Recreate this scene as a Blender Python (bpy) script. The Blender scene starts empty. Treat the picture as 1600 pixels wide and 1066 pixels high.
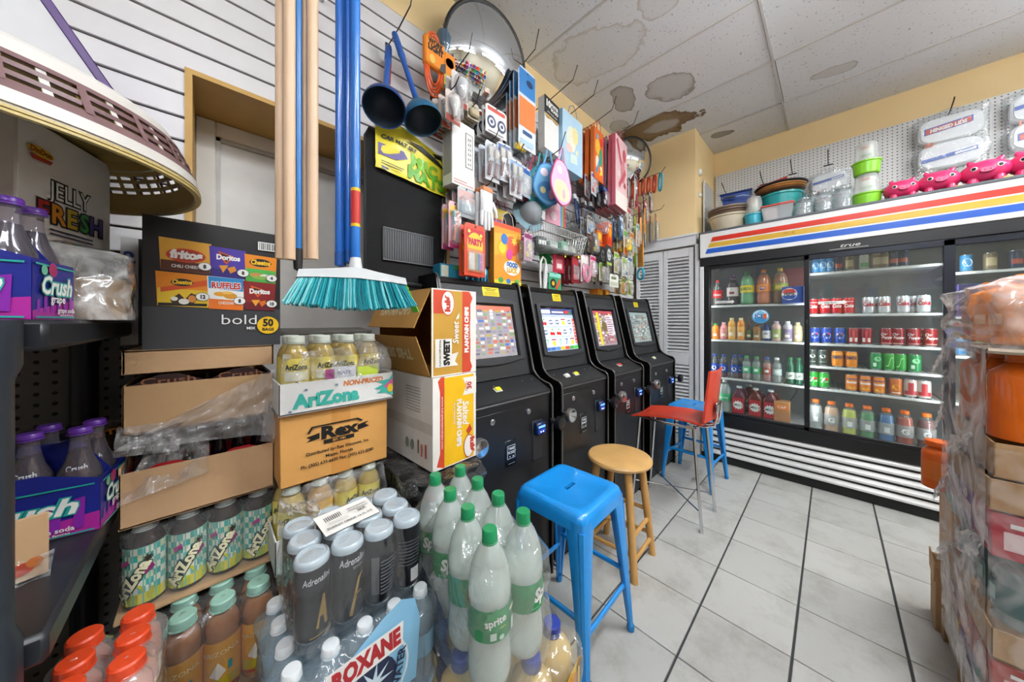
import bpy, math, random
from mathutils import Vector, Matrix, noise as mnoise
R = math.radians
random.seed(7)
SC = bpy.context.scene
COL = SC.collection
# ------------------------------------------------------------------ camera
cam_d = bpy.data.cameras.new('camera')
cam_d.lens = 486.0 / 1600.0 * 36.0
cam_d.sensor_width = 36.0
cam_d.shift_y = -30.0 / 1600.0
cam_d.clip_start = 0.02
cam = bpy.data.objects.new('camera', cam_d)
COL.objects.link(cam)
cam.location = (0, 0, 1.265)
cam.rotation_euler = (R(90), 0, -math.atan2(.6978, .7164))
SC.camera = cam
# ------------------------------------------------------------------ world, exposure
w = bpy.data.worlds.new('world')
SC.world = w
w.use_nodes = True
w.node_tree.nodes['Background'].inputs[0].default_value = (.9, .95, 1, 1)
w.node_tree.nodes['Background'].inputs[1].default_value = 0.05
SC.view_settings.view_transform = 'Standard'
SC.view_settings.look = 'None'
SC.view_settings.gamma = 1
SC.view_settings.use_curve_mapping = False
SC.view_settings.exposure = 0.55
SC.cycles.transparent_max_bounces = 14
SC.cycles.max_bounces = 7
SC.cycles.diffuse_bounces = 3
SC.cycles.glossy_bounces = 3
SC.cycles.caustics_reflective = False
SC.cycles.caustics_refractive = False
SC.cycles.use_adaptive_sampling = True
SC.cycles.adaptive_threshold = .07
# ------------------------------------------------------------------ suspended fluorescent strip lights of the shop
TROFFERS = [(-.25, -.8, 1.2, .16, 8.5), (-1.6, -.5, 1.2, .16, 6), (1.55, -.42, 1.2, .16, 16), (-0.4, -1.9, 1.2, .16, 9), (2.7, -1.5, 1.2, .16, 16)]  # the one over the aisle is added out of view to brighten the cooler end
for tx, ty, tw, th, te in TROFFERS:
 ld = bpy.data.lights.new('troffer_light', 'AREA')
 ld.shape = 'RECTANGLE'
 ld.size = tw
 ld.size_y = th
 ld.energy = te
 ld.color = (.97, .985, 1)
 lo = bpy.data.objects.new('troffer_light', ld)
 COL.objects.link(lo)
 lo.location = (tx, ty, 2.875)
# ------------------------------------------------------------------ materials
MATS = {}
def lin(h):
 h = h.lstrip('#')
 o = []
 for i in (0, 2, 4):
  c = int(h[i:i + 2], 16) / 255
  o.append(c / 12.92 if c <= .04045 else ((c + .055) / 1.055) ** 2.4)
 return (o[0], o[1], o[2], 1)
def C(hexc, rough=.5, metal=0.0, var=.06, scale=18, bump=0.0, bscale=60, coat=0.0, emit=0.0):
 """procedural paint: colour with a little noise variation, optional relief"""
 key = (hexc, rough, metal, var, scale, bump, bscale, coat, emit)
 if key in MATS:
  return MATS[key]
 m = bpy.data.materials.new('paint_' + hexc)
 m.use_nodes = True
 nt = m.node_tree
 b = nt.nodes['Principled BSDF']
 c = lin(hexc)
 tc = nt.nodes.new('ShaderNodeTexCoord')
 if var > 0:
  nz = nt.nodes.new('ShaderNodeTexNoise')
  nz.inputs['Scale'].default_value = scale
  nz.inputs['Detail'].default_value = 1
  nt.links.new(tc.outputs['Object'], nz.inputs['Vector'])
  mx = nt.nodes.new('ShaderNodeMix')
  mx.data_type = 'RGBA'
  mx.inputs[6].default_value = tuple(max(0, x * (1 - var * 2)) for x in c[:3]) + (1,)
  mx.inputs[7].default_value = tuple(min(1, x * (1 + var)) for x in c[:3]) + (1,)
  nt.links.new(nz.outputs['Fac'], mx.inputs[0])
  nt.links.new(mx.outputs[2], b.inputs['Base Color'])
  if emit:
   nt.links.new(mx.outputs[2], b.inputs['Emission Color'])
 else:
  b.inputs['Base Color'].default_value = c
  if emit:
   b.inputs['Emission Color'].default_value = c
 if emit:
  b.inputs['Emission Strength'].default_value = emit
  if emit < 5:
   m.cycles.emission_sampling = 'NONE'
 b.inputs['Roughness'].default_value = rough
 b.inputs['Metallic'].default_value = metal
 b.inputs['Coat Weight'].default_value = coat
 if bump > 0:
  n2 = nt.nodes.new('ShaderNodeTexNoise')
  n2.inputs['Scale'].default_value = bscale
  n2.inputs['Detail'].default_value = 4
  nt.links.new(tc.outputs['Object'], n2.inputs['Vector'])
  bp = nt.nodes.new('ShaderNodeBump')
  bp.inputs['Strength'].default_value = bump
  bp.inputs['Distance'].default_value = .01
  nt.links.new(n2.outputs['Fac'], bp.inputs['Height'])
  nt.links.new(bp.outputs['Normal'], b.inputs['Normal'])
 MATS[key] = m
 return m
def FILM(hexc='ffffff', opac=.12, rough=.12, bump=.5, bscale=14, gloss=1.0, streak=0):
 """clear plastic: mostly see-through, with a tinted skin and shiny reflections"""
 key = ('film', hexc, opac, rough, bump, bscale, gloss, streak)
 if key in MATS:
  return MATS[key]
 m = bpy.data.materials.new('clear_' + hexc)
 m.use_nodes = True
 nt = m.node_tree
 nt.nodes.clear()
 out = nt.nodes.new('ShaderNodeOutputMaterial')
 tr = nt.nodes.new('ShaderNodeBsdfTransparent')
 c = lin(hexc)
 tr.inputs[0].default_value = tuple(.6 + .4 * x for x in c[:3]) + (1,)
 df = nt.nodes.new('ShaderNodeBsdfDiffuse')
 df.inputs[0].default_value = c
 gl = nt.nodes.new('ShaderNodeBsdfGlossy')
 gl.inputs['Roughness'].default_value = rough
 tc = nt.nodes.new('ShaderNodeTexCoord')
 fr = nt.nodes.new('ShaderNodeLayerWeight')
 if bump > .12:
  nz = nt.nodes.new('ShaderNodeTexNoise')
  nz.inputs['Scale'].default_value = bscale
  nz.inputs['Detail'].default_value = 2.5
  nz.inputs['Distortion'].default_value = .8
  nt.links.new(tc.outputs['Object'], nz.inputs['Vector'])
  bp = nt.nodes.new('ShaderNodeBump')
  bp.inputs['Strength'].default_value = bump
  bp.inputs['Distance'].default_value = .02
  nt.links.new(nz.outputs['Fac'], bp.inputs['Height'])
  nt.links.new(bp.outputs['Normal'], gl.inputs['Normal'])
  nt.links.new(bp.outputs['Normal'], fr.inputs['Normal'])
 pw_ = nt.nodes.new('ShaderNodeMath')
 pw_.operation = 'POWER'
 pw_.inputs[1].default_value = 4
 nt.links.new(fr.outputs['Facing'], pw_.inputs[0])
 mg = nt.nodes.new('ShaderNodeMath')
 mg.operation = 'MULTIPLY_ADD'
 mg.inputs[1].default_value = .55 * gloss
 mg.inputs[2].default_value = .04 * gloss
 mg.use_clamp = True
 nt.links.new(pw_.outputs[0], mg.inputs[0])
 a = nt.nodes.new('ShaderNodeMixShader')
 a.inputs[0].default_value = opac
 if streak:
  n2 = nt.nodes.new('ShaderNodeTexNoise')
  n2.inputs['Scale'].default_value = streak
  n2.inputs['Detail'].default_value = 4
  n2.inputs['Distortion'].default_value = 2.5
  nt.links.new(tc.outputs['Object'], n2.inputs['Vector'])
  mr = nt.nodes.new('ShaderNodeMapRange')
  for q_, v_ in ((1, .38), (2, .68), (3, opac * .25), (4, min(.95, opac * 2.6))):
   mr.inputs[q_].default_value = v_
  nt.links.new(n2.outputs['Fac'], mr.inputs[0])
  nt.links.new(mr.outputs[0], a.inputs[0])
 nt.links.new(tr.outputs[0], a.inputs[1])
 nt.links.new(df.outputs[0], a.inputs[2])
 bmx = nt.nodes.new('ShaderNodeMixShader')
 nt.links.new(mg.outputs[0], bmx.inputs[0])
 nt.links.new(a.outputs[0], bmx.inputs[1])
 nt.links.new(gl.outputs[0], bmx.inputs[2])
 nt.links.new(bmx.outputs[0], out.inputs[0])
 MATS[key] = m
 return m
# ------------------------------------------------------------------ mesh builder
TXT = {}
def text_mesh(s, bold=.0, spacing=1.0):
 """default-font letters as flat polygons, height about .7 for capitals"""
 k = (s, bold, spacing)
 if k in TXT:
  return TXT[k]
 cu = bpy.data.curves.new('letters', 'FONT')
 cu.body = s
 cu.resolution_u = 2
 cu.offset = bold
 cu.space_character = spacing
 cu.align_x = 'CENTER'
 o = bpy.data.objects.new('letters', cu)
 COL.objects.link(o)
 dg = bpy.context.evaluated_depsgraph_get()
 me = bpy.data.meshes.new_from_object(o.evaluated_get(dg))
 vs = [tuple(v.co[:2]) for v in me.vertices]
 fs = [tuple(p.vertices) for p in me.polygons]
 bpy.data.objects.remove(o)
 bpy.data.curves.remove(cu)
 bpy.data.meshes.remove(me)
 TXT[k] = (vs, fs)
 return TXT[k]
class MB:
 def __init__(s):
  s.v, s.f, s.m, s.mats = [], [], [], []
 def mi(s, mat):
  if mat not in s.mats:
   s.mats.append(mat)
  return s.mats.index(mat)
 def add(s, vs, fs, mat, M=None):
  o = len(s.v)
  k = s.mi(mat)
  if M is not None:
   vs = [tuple(M @ Vector(p)) for p in vs]
  s.v += [tuple(p) for p in vs]
  for f in fs:
   s.f.append([i + o for i in f])
   s.m.append(k)
  return s
 def box(s, x0, x1, y0, y1, z0, z1, mat, b=0.0, M=None):
  if b <= 0:
   vs = [(x, y, z) for x in (x0, x1) for y in (y0, y1) for z in (z0, z1)]
   fs = [(0, 1, 3, 2), (4, 6, 7, 5), (0, 4, 5, 1), (2, 3, 7, 6), (0, 2, 6, 4), (1, 5, 7, 3)]
   return s.add(vs, fs, mat, M)
  b = min(b, (x1 - x0) * .49, (y1 - y0) * .49, (z1 - z0) * .49)
  vs, idx = [], {}
  X, Y, Z = (x0, x1), (y0, y1), (z0, z1)
  sg = (1, -1)
  for i in (0, 1):
   for j in (0, 1):
    for k in (0, 1):
     for ax in range(3):
      p = [X[i], Y[j], Z[k]]
      for q, n in ((0, i), (1, j), (2, k)):
       if q != ax:
        p[q] += b * sg[n]
      idx[(i, j, k, ax)] = len(vs)
      vs.append(tuple(p))
  g = lambda i, j, k, a: idx[(i, j, k, a)]
  fs = []
  for i in (0, 1):
   q = [g(i, 0, 0, 0), g(i, 1, 0, 0), g(i, 1, 1, 0), g(i, 0, 1, 0)]
   fs.append(q if i else q[::-1])
   q = [g(0, i, 0, 1), g(0, i, 1, 1), g(1, i, 1, 1), g(1, i, 0, 1)]
   fs.append(q if i else q[::-1])
   q = [g(0, 0, i, 2), g(1, 0, i, 2), g(1, 1, i, 2), g(0, 1, i, 2)]
   fs.append(q if i else q[::-1])
  for i in (0, 1):
   for j in (0, 1):
    fs.append([g(i, j, 0, 0), g(i, j, 0, 1), g(i, j, 1, 1), g(i, j, 1, 0)])
    fs.append([g(i, 0, j, 0), g(i, 0, j, 2), g(i, 1, j, 2), g(i, 1, j, 0)])
    fs.append([g(0, i, j, 1), g(0, i, j, 2), g(1, i, j, 2), g(1, i, j, 1)])
  for i in (0, 1):
   for j in (0, 1):
    for k in (0, 1):
     fs.append([g(i, j, k, 0), g(i, j, k, 1), g(i, j, k, 2)])
  # consistent outward winding
  cx, cy, cz = (x0 + x1) / 2, (y0 + y1) / 2, (z0 + z1) / 2
  out = []
  for f in fs:
   a, bb, c = (Vector(vs[f[t]]) for t in (0, 1, 2))
   n = (bb - a).cross(c - a)
   mid = sum((Vector(vs[t]) for t in f), Vector()) / len(f) - Vector((cx, cy, cz))
   out.append(f if n.dot(mid) > 0 else f[::-1])
  return s.add(vs, out, mat, M)
 def lathe(s, prof, mat, seg=20, M=None, cap=True, sy=1.0):
  """profile [(r, z[, mat])] turned about z; a third entry changes the material from there upward"""
  vs, rings = [], []
  for p in prof:
   r, z = p[0], p[1]
   if r <= 1e-6:
    rings.append([len(vs)])
    vs.append((0, 0, z))
   else:
    rings.append(list(range(len(vs), len(vs) + seg)))
    for i in range(seg):
     a = 2 * math.pi * i / seg
     vs.append((r * math.cos(a), r * math.sin(a) * sy, z))
  cur = mat
  groups = {}
  for k in range(len(rings) - 1):
   if len(prof[k]) > 2:
    cur = prof[k][2]
   a, b = rings[k], rings[k + 1]
   fl = groups.setdefault(id(cur), (cur, []))[1]
   for i in range(seg):
    j = (i + 1) % seg
    if len(a) == 1 and len(b) == 1:
     continue
    if len(a) == 1:
     fl.append((a[0], b[j], b[i]))
    elif len(b) == 1:
     fl.append((a[i], a[j], b[0]))
    else:
     fl.append((a[i], a[j], b[j], b[i]))
  if cap:
   if len(rings[0]) > 1:
    groups.setdefault(id(mat), (mat, []))[1].append(tuple(rings[0][::-1]))
   if len(rings[-1]) > 1:
    groups.setdefault(id(cur), (cur, []))[1].append(tuple(rings[-1]))
  if M is not None:
   vs = [tuple(M @ Vector(p)) for p in vs]
  o = len(s.v)
  s.v += vs
  for cur, fl in groups.values():
   k = s.mi(cur)
   for f in fl:
    s.f.append([i + o for i in f])
    s.m.append(k)
  return s
 def tube(s, pts, r, mat, seg=8, closed=False, M=None, r1=None, flat=1.0):
  pts = [Vector(p) for p in pts]
  n = len(pts)
  rings, vs = [], []
  prev = None
  for i, p in enumerate(pts):
   if closed:
    d = pts[(i + 1) % n] - pts[i - 1]
   else:
    d = pts[min(i + 1, n - 1)] - pts[max(i - 1, 0)]
   if d.length < 1e-9:
    d = Vector((0, 0, 1))
   d.normalize()
   if prev is None:
    a = Vector((0, 0, 1)) if abs(d.z) < .9 else Vector((1, 0, 0))
    u = d.cross(a).normalized()
   else:
    u = (prev - d * prev.dot(d)).normalized()
   prev = u
   v = d.cross(u)
   rr = r if r1 is None else r + (r1 - r) * i / max(1, n - 1)
   rings.append(list(range(len(vs), len(vs) + seg)))
   for k in range(seg):
    t = 2 * math.pi * k / seg
    vs.append(tuple(p + u * (rr * math.cos(t)) + v * (rr * flat * math.sin(t))))
  fs = []
  for i in range(n if closed else n - 1):
   a, b = rings[i], rings[(i + 1) % n]
   for k in range(seg):
    fs.append((a[k], a[(k + 1) % seg], b[(k + 1) % seg], b[k]))
  if not closed:
   fs.append(tuple(rings[0][::-1]))
   fs.append(tuple(rings[-1]))
  return s.add(vs, fs, mat, M)
 def prism(s, poly, d0, d1, mat, M=None, axis='y', cap_mat=None):
  """2D outline (a, b) pushed along an axis: y -> (a, d, b); x -> (d, a, b); z -> (a, b, d)"""
  f3 = {'y': lambda a, b, d: (a, d, b), 'x': lambda a, b, d: (d, a, b), 'z': lambda a, b, d: (a, b, d)}[axis]
  n = len(poly)
  vs = [f3(a, b, d0) for a, b in poly] + [f3(a, b, d1) for a, b in poly]
  area = sum(poly[i][0] * poly[(i + 1) % n][1] - poly[(i + 1) % n][0] * poly[i][1] for i in range(n))
  fl = (area > 0) == (axis != 'y')
  if d1 < d0:
   fl = not fl
  side = [(i, (i + 1) % n, (i + 1) % n + n, i + n) for i in range(n)]
  caps = [tuple(range(n))[::-1], tuple(range(n, 2 * n))]
  if not fl:
   side = [f[::-1] for f in side]
   caps = [f[::-1] for f in caps]
  o = len(s.v)
  s.add(vs, side, mat, M)
  k = s.mi(cap_mat or mat)
  for f in caps:
   s.f.append([i + o for i in f])
   s.m.append(k)
  return s
 def grid(s, fn, nu, nv, mat, M=None, wrap=False):
  vs = [fn(i / nu, j / nv) for j in range(nv + 1) for i in range(nu + (0 if wrap else 1))]
  W = nu if wrap else nu + 1
  fs = []
  for j in range(nv):
   for i in range(nu):
    i2 = (i + 1) % W if wrap else i + 1
    fs.append((j * W + i, j * W + i2, (j + 1) * W + i2, (j + 1) * W + i))
  return s.add(vs, fs, mat, M)
 def mesh(s, name, ang=38):
  me = bpy.data.meshes.new(name)
  me.from_pydata(s.v, [], s.f)
  for m in s.mats:
   me.materials.append(m)
  me.polygons.foreach_set('material_index', s.m)
  me.polygons.foreach_set('use_smooth', [True] * len(s.f))
  me.update()
  me.set_sharp_from_angle(angle=R(ang))
  return me
# ---- flat print: a list of shapes laid on a plane or round a cylinder, one mesh
def plane(o, u, v):
 o, u, v = Vector(o), Vector(u).normalized(), Vector(v).normalized()
 n = u.cross(v)
 return lambda x, y, k: tuple(o + u * x + v * y + n * k)
def cyl(r, z0=0.0, a0=0.0):
 return lambda x, y, k: ((r + k * 1.5) * math.sin(a0 + x / r), -(r + k * 1.5) * math.cos(a0 + x / r), z0 + y)
def ART(items, fr, curved=False, eps=.0005, name='printed_artwork'):
 b = MB()
 lay = 0
 eps = min(eps, .005 / max(1, len(items)))
 for it in items:
  lay += 1
  k = eps * lay
  t = it[0]
  if t == 'r':
   _, x0, y0, x1, y1, mat = it
   n = max(1, int(abs(x1 - x0) / .006)) if curved else 1
   vs, fs = [], []
   for i in range(n + 1):
    x = x0 + (x1 - x0) * i / n
    vs += [fr(x, y0, k), fr(x, y1, k)]
   fs = [(2 * i, 2 * i + 2, 2 * i + 3, 2 * i + 1) for i in range(n)]
   b.add(vs, fs, mat)
  elif t == 'p':
   _, pts, mat = it
   a = sum(pts[i][0] * pts[(i + 1) % len(pts)][1] - pts[(i + 1) % len(pts)][0] * pts[i][1] for i in range(len(pts)))
   if a < 0:
    pts = pts[::-1]
   b.add([fr(x, y, k) for x, y in pts], [tuple(range(len(pts)))], mat)
  elif t == 'd':
   _, cx, cy, rx, ry, mat = it
   n = 20
   b.add([fr(cx + rx * math.cos(2 * math.pi * i / n), cy + ry * math.sin(2 * math.pi * i / n), k) for i in range(n)], [tuple(range(n))], mat)
  elif t == 'star':
   _, cx, cy, r0, r1, n, mat = it
   pts = [(cx + (r0 if i % 2 else r1) * math.cos(math.pi * i / n), cy + (r0 if i % 2 else r1) * math.sin(math.pi * i / n)) for i in range(2 * n)]
   b.add([fr(cx, cy, k)] + [fr(x, y, k) for x, y in pts], [(0, 1 + i, 1 + (i + 1) % (2 * n)) for i in range(2 * n)], mat)
  elif t == 't':
   # text, x, y (centre of baseline), cap height, colour, options
   _, s_, x, y, h, mat = it[:6]
   op = it[6] if len(it) > 6 else {}
   vs, fs = text_mesh(s_, op.get('bold', .01), op.get('sp', 1.0))
   sc = h / .7
   ws = op.get('ws', 1.0)
   sl = op.get('sl', 0.0)
   if 'w' in op and vs:
    ext = max(p[0] for p in vs) - min(p[0] for p in vs)
    ws = op['w'] / (ext * sc)
   rt = op.get('rot', 0.0)
   c_, s2 = math.cos(rt), math.sin(rt)
   arc = op.get('arc', 0.0)
   P = []
   for px, py in vs:
    xx, yy = (px + sl * py) * sc * ws, py * sc
    yy += arc * xx * xx
    P.append(fr(x + xx * c_ - yy * s2, y + xx * s2 + yy * c_, k + (eps if curved else 0)))
   b.add(P, fs, mat)
 return b.mesh(name)
def box_art(w, d, h, face):
 """plane on a face of a box that stands on z=0, centred in x and y"""
 e = .0003
 return {'front': plane((0, -d / 2 - e, 0), (1, 0, 0), (0, 0, 1)), 'left': plane((-w / 2 - e, 0, 0), (0, -1, 0), (0, 0, 1)),
   'right': plane((w / 2 + e, 0, 0), (0, 1, 0), (0, 0, 1)), 'top': plane((0, 0, h + e), (1, 0, 0), (0, 1, 0)),
   'back': plane((0, d / 2 + e, 0), (-1, 0, 0), (0, 0, 1))}[face]
# ------------------------------------------------------------------ objects
def OBJ(name, me, parent=None, loc=None, rot=None, label=None, cat=None, group=None, kind=None):
 o = bpy.data.objects.new(name, me)
 COL.objects.link(o)
 if parent is not None:
  o.parent = parent
 if loc is not None:
  o.location = loc
 if rot is not None:
  o.rotation_euler = rot
 for k, v in (('label', label), ('category', cat), ('group', group), ('kind', kind)):
  if v:
   o[k] = v
 return o
class Proto:
 """a kind of thing: parts share their mesh data between all copies"""
 def __init__(s, name, cat):
  s.name, s.cat, s.parts = name, cat, []
 def part(s, name, mb, under=None, label=None, kind=None):
  me = mb.mesh(name) if isinstance(mb, MB) else mb
  s.parts.append((name, me, under, label, kind))
  return len(s.parts) - 1
 def put(s, loc, rot=0, label=None, group=None, scale=None, extra=None):
  rt = OBJ(s.name, None, None, loc, rot if isinstance(rot, (tuple, list)) else (0, 0, rot), label, s.cat, group)
  if scale:
   rt.scale = scale if isinstance(scale, (tuple, list)) else (scale,) * 3
  made = []
  for n, me, un, lb, kd in s.parts:
   made.append(OBJ(n, me, rt if un is None else made[un], label=lb, kind=kd))
  if extra:
   for n, me in extra:
    OBJ(n, me, rt)
  return rt
def one(name, cat, label, parts, loc, rot=0, group=None, scale=None):
 p = Proto(name, cat)
 for a in parts:
  p.part(*a)
 return p.put(loc, rot, label, group, scale)
def STRUCT(name, mb, parent=None):
 return OBJ(name, mb.mesh(name) if isinstance(mb, MB) else mb, parent, kind=None if parent else 'structure')
ORD = ['leftmost', 'second from left', 'third from left', 'fourth from left', 'fifth from left', 'sixth from left', 'seventh from left', 'eighth from left', 'ninth from left', 'tenth from left', 'eleventh from left', 'twelfth from left', 'thirteenth from left']
# ================================================================== THE ROOM
def nodes(m):
 nt = m.node_tree
 return nt, nt.nodes['Principled BSDF'], lambda t: nt.nodes.new(t), lambda a, b: nt.links.new(a, b)
def floor_tile_mat():
 m = bpy.data.materials.new('ceramic_floor_tile')
 m.use_nodes = True
 nt, b, N, L = nodes(m)
 geo = N('ShaderNodeNewGeometry')
 n1 = N('ShaderNodeTexNoise')
 n1.inputs['Scale'].default_value = 5
 n1.inputs['Detail'].default_value = 8
 n1.inputs['Roughness'].default_value = .7
 L(geo.outputs['Position'], n1.inputs['Vector'])
 cr = N('ShaderNodeValToRGB')
 cr.color_ramp.elements[0].position = .3
 cr.color_ramp.elements[0].color = lin('a6a49c')
 cr.color_ramp.elements[1].position = .52
 cr.color_ramp.elements[1].color = lin('bfbfba')
 L(n1.outputs['Fac'], cr.inputs['Fac'])
 oi = N('ShaderNodeObjectInfo')
 mp = N('ShaderNodeMapRange')
 mp.inputs[3].default_value = .93
 mp.inputs[4].default_value = 1.04
 L(oi.outputs['Random'], mp.inputs[0])
 hs = N('ShaderNodeHueSaturation')
 L(mp.outputs[0], hs.inputs['Value'])
 L(cr.outputs[0], hs.inputs['Color'])
 L(hs.outputs[0], b.inputs['Base Color'])
 b.inputs['Roughness'].default_value = .3
 bp = N('ShaderNodeBump')
 bp.inputs['Strength'].default_value = .06
 L(n1.outputs['Fac'], bp.inputs['Height'])
 L(bp.outputs[0], b.inputs['Normal'])
 return m
P_ = .3055
fl = MB().box(-2.6, 4.0, -3.1, 1.9, -.06, -.006, C('3f4042', .9))
floor = STRUCT('floor', fl)
tm = floor_tile_mat()
tile_me = MB().box(.0022, P_ - .0022, .004, P_ - .004, -.008, 0, tm, .0015).mesh('tile')
X0, Y0 = 1.573, .103
for i in range(-8, 7):
 for j in range(-7, 4):
  OBJ('tile', tile_me, floor, (X0 + i * P_, Y0 + j * P_, 0))
rest = MB()
for i in range(-14, 8):
 for j in range(-11, 5):
  if -8 <= i < 7 and -7 <= j < 4:
   continue
  x, y = X0 + i * P_, Y0 + j * P_
  if x < -2.7 or x > 3.95 or y > 1.6:
   continue
  rest.box(x + .0022, x + P_ - .0022, y + .004, y + P_ - .004, -.008, 0, tm)
o = STRUCT('tile_field', rest, floor)
o['kind'] = 'stuff'
# ---- ceiling: lay-in boards with water stains
def ceiling_mat():
 m = bpy.data.materials.new('mineral_ceiling_board')
 m.use_nodes = True
 nt, b, N, L = nodes(m)
 geo = N('ShaderNodeNewGeometry')
 sp = N('ShaderNodeTexNoise')
 sp.inputs['Scale'].default_value = 75
 sp.inputs['Detail'].default_value = 4
 L(geo.outputs['Position'], sp.inputs['Vector'])
 cr = N('ShaderNodeValToRGB')
 cr.color_ramp.elements[0].position = .27
 cr.color_ramp.elements[0].color = lin('8d8b88')
 cr.color_ramp.elements[1].position = .36
 cr.color_ramp.elements[1].color = lin('e6e9ec')
 L(sp.outputs['Fac'], cr.inputs['Fac'])
 col = cr.outputs[0]
 wn = N('ShaderNodeTexNoise')
 wn.inputs['Scale'].default_value = 7
 wn.inputs['Detail'].default_value = 4
 L(geo.outputs['Position'], wn.inputs['Vector'])
 # centre x, y, radius x, y, angle, edge colour, fill colour, fill strength
 for cx, cy, rx, ry, ang, ec, fc, fs in ((2.44, 1.19, .16, .085, .3, '98948b', 'aeaaa2', .75), (2.58, .87, .17, .13, -.6, '9d9990', 'bfbcb5', .6), (1.9, 1.13, .2, .3, .2, 'cbc8c0', 'd6d4cf', .25),
                                           (3.03, 1.17, .19, .34, .1, '7a6240', '9c8258', .95), (3.05, 1.1, .08, .16, .1, 'b5b0a8', 'c8c5c0', .9), (3.28, -.03, .06, .13, .3, 'aeaaa2', 'bbb7af', .5), (3.6, .74, .05, .09, .4, '7e7a72', '918d84', .8),
                                           (1.85, .7, .1, .09, 0, 'c2beb6', 'cfccc6', .3), (2.75, 1.38, .1, .07, 0, 'aaa69e', 'b8b4ac', .5)):
  sb = N('ShaderNodeVectorMath')
  sb.operation = 'SUBTRACT'
  sb.inputs[1].default_value = (cx, cy, 3.1)
  L(geo.outputs['Position'], sb.inputs[0])
  mp = N('ShaderNodeMapping')
  mp.vector_type = 'TEXTURE'
  mp.inputs['Rotation'].default_value = (0, 0, ang)
  mp.inputs['Scale'].default_value = (rx, ry, 1)
  L(sb.outputs[0], mp.inputs['Vector'])
  ln = N('ShaderNodeVectorMath')
  ln.operation = 'LENGTH'
  L(mp.outputs[0], ln.inputs[0])
  ad = N('ShaderNodeMath')
  ad.operation = 'MULTIPLY_ADD'
  ad.inputs[1].default_value = 1.3
  L(wn.outputs['Fac'], ad.inputs[0])
  L(ln.outputs['Value'], ad.inputs[2])
  rp = N('ShaderNodeValToRGB')
  rp.color_ramp.elements[0].position = .0
  rp.color_ramp.elements[0].color = (fs, fs, fs, 1)
  e = rp.color_ramp.elements.new(.78)
  e.color = (fs, fs, fs, 1)
  e = rp.color_ramp.elements.new(.83)
  e.color = (1, 1, 1, 1)
  rp.color_ramp.elements[-1].position = .86
  rp.color_ramp.elements[-1].color = (0, 0, 0, 1)
  dv = N('ShaderNodeMath')
  dv.operation = 'DIVIDE'
  dv.inputs[1].default_value = 2
  L(ad.outputs[0], dv.inputs[0])
  L(dv.outputs[0], rp.inputs['Fac'])
  c2 = N('ShaderNodeValToRGB')
  c2.color_ramp.elements[0].position = .7
  c2.color_ramp.elements[0].color = lin(fc)
  c2.color_ramp.elements[1].position = .82
  c2.color_ramp.elements[1].color = lin(ec)
  L(dv.outputs[0], c2.inputs['Fac'])
  mx = N('ShaderNodeMix')
  mx.data_type = 'RGBA'
  L(rp.outputs[0], mx.inputs[0])
  L(col, mx.inputs[6])
  L(c2.outputs[0], mx.inputs[7])
  col = mx.outputs[2]
 L(col, b.inputs['Base Color'])
 b.inputs['Roughness'].default_value = .95
 bp = N('ShaderNodeBump')
 bp.inputs['Strength'].default_value = .25
 bp.inputs['Distance'].default_value = .004
 L(sp.outputs['Fac'], bp.inputs['Height'])
 L(bp.outputs[0], b.inputs['Normal'])
 return m
ceil = STRUCT('ceiling', MB().box(-2.6, 4.0, -3.1, 1.9, 3.112, 3.16, C('4a4845', .9)))
cm = ceiling_mat()
board = MB().box(.002, .606, .002, 1.21, 3.1, 3.11, cm, .002).mesh('ceiling_board')
xs = [3.44 + .608 * k for k in range(-10, 2)]
ys = [.285 + 1.215 * k for k in range(-3, 2)]
for x in xs:
 for y in ys:
  OBJ('ceiling_board', board, ceil, (x, y, random.uniform(-.002, .002)), (random.uniform(-.002, .002), random.uniform(-.002, .002), 0))
barm = C('cfcdc9', .6)
bar = MB()
for x in xs:
 bar.box(x - .007, x + .007, -3.1, 1.8, 3.094, 3.0985, barm)
for y in ys:
 bar.box(-2.6, 4.0, y - .007, y + .007, 3.0935, 3.098, barm)
STRUCT('ceiling_grid_bars', bar, ceil)
# ---- suspended strip fixtures with bare tubes
for i, (tx, ty, tw, th, te) in enumerate(TROFFERS):
 hm = C('e8e8e6', .4)
 p = [('housing', MB().box(-tw / 2 - .03, tw / 2 + .03, -.035, .035, .03, .075, hm, .004))]
 for s_ in (-1, 1):
  p.append(('lamp_holder', MB().box(s_ * (tw / 2 + .01) - .012, s_ * (tw / 2 + .01) + .012, -.085, .085, -.012, .03, hm, .003)))
  p.append(('drop_rod', MB().tube([(s_ * tw * .35, 0, .075), (s_ * tw * .35, 0, .21)], .005, hm, 6)))
  p.append(('fluorescent_tube', MB().lathe([(.016, -tw / 2 + .005), (.016, tw / 2 - .005)], C('f6fbff', .4, var=0, emit=te * 2.8), 10, Matrix.Translation((0, s_ * .065, .01)) @ Matrix.Rotation(R(90), 4, 'Y'))))
 one('ceiling_light', 'light', ['suspended strip light nearest above and behind the camera', 'suspended strip light over the left shop shelves behind the camera', 'unseen strip light added over the aisle to brighten the cooler end', 'suspended strip light at the rear of the shop behind camera', 'suspended strip light at the far right beyond the drink pallet'][i], p, (tx, ty, 2.89))
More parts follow.
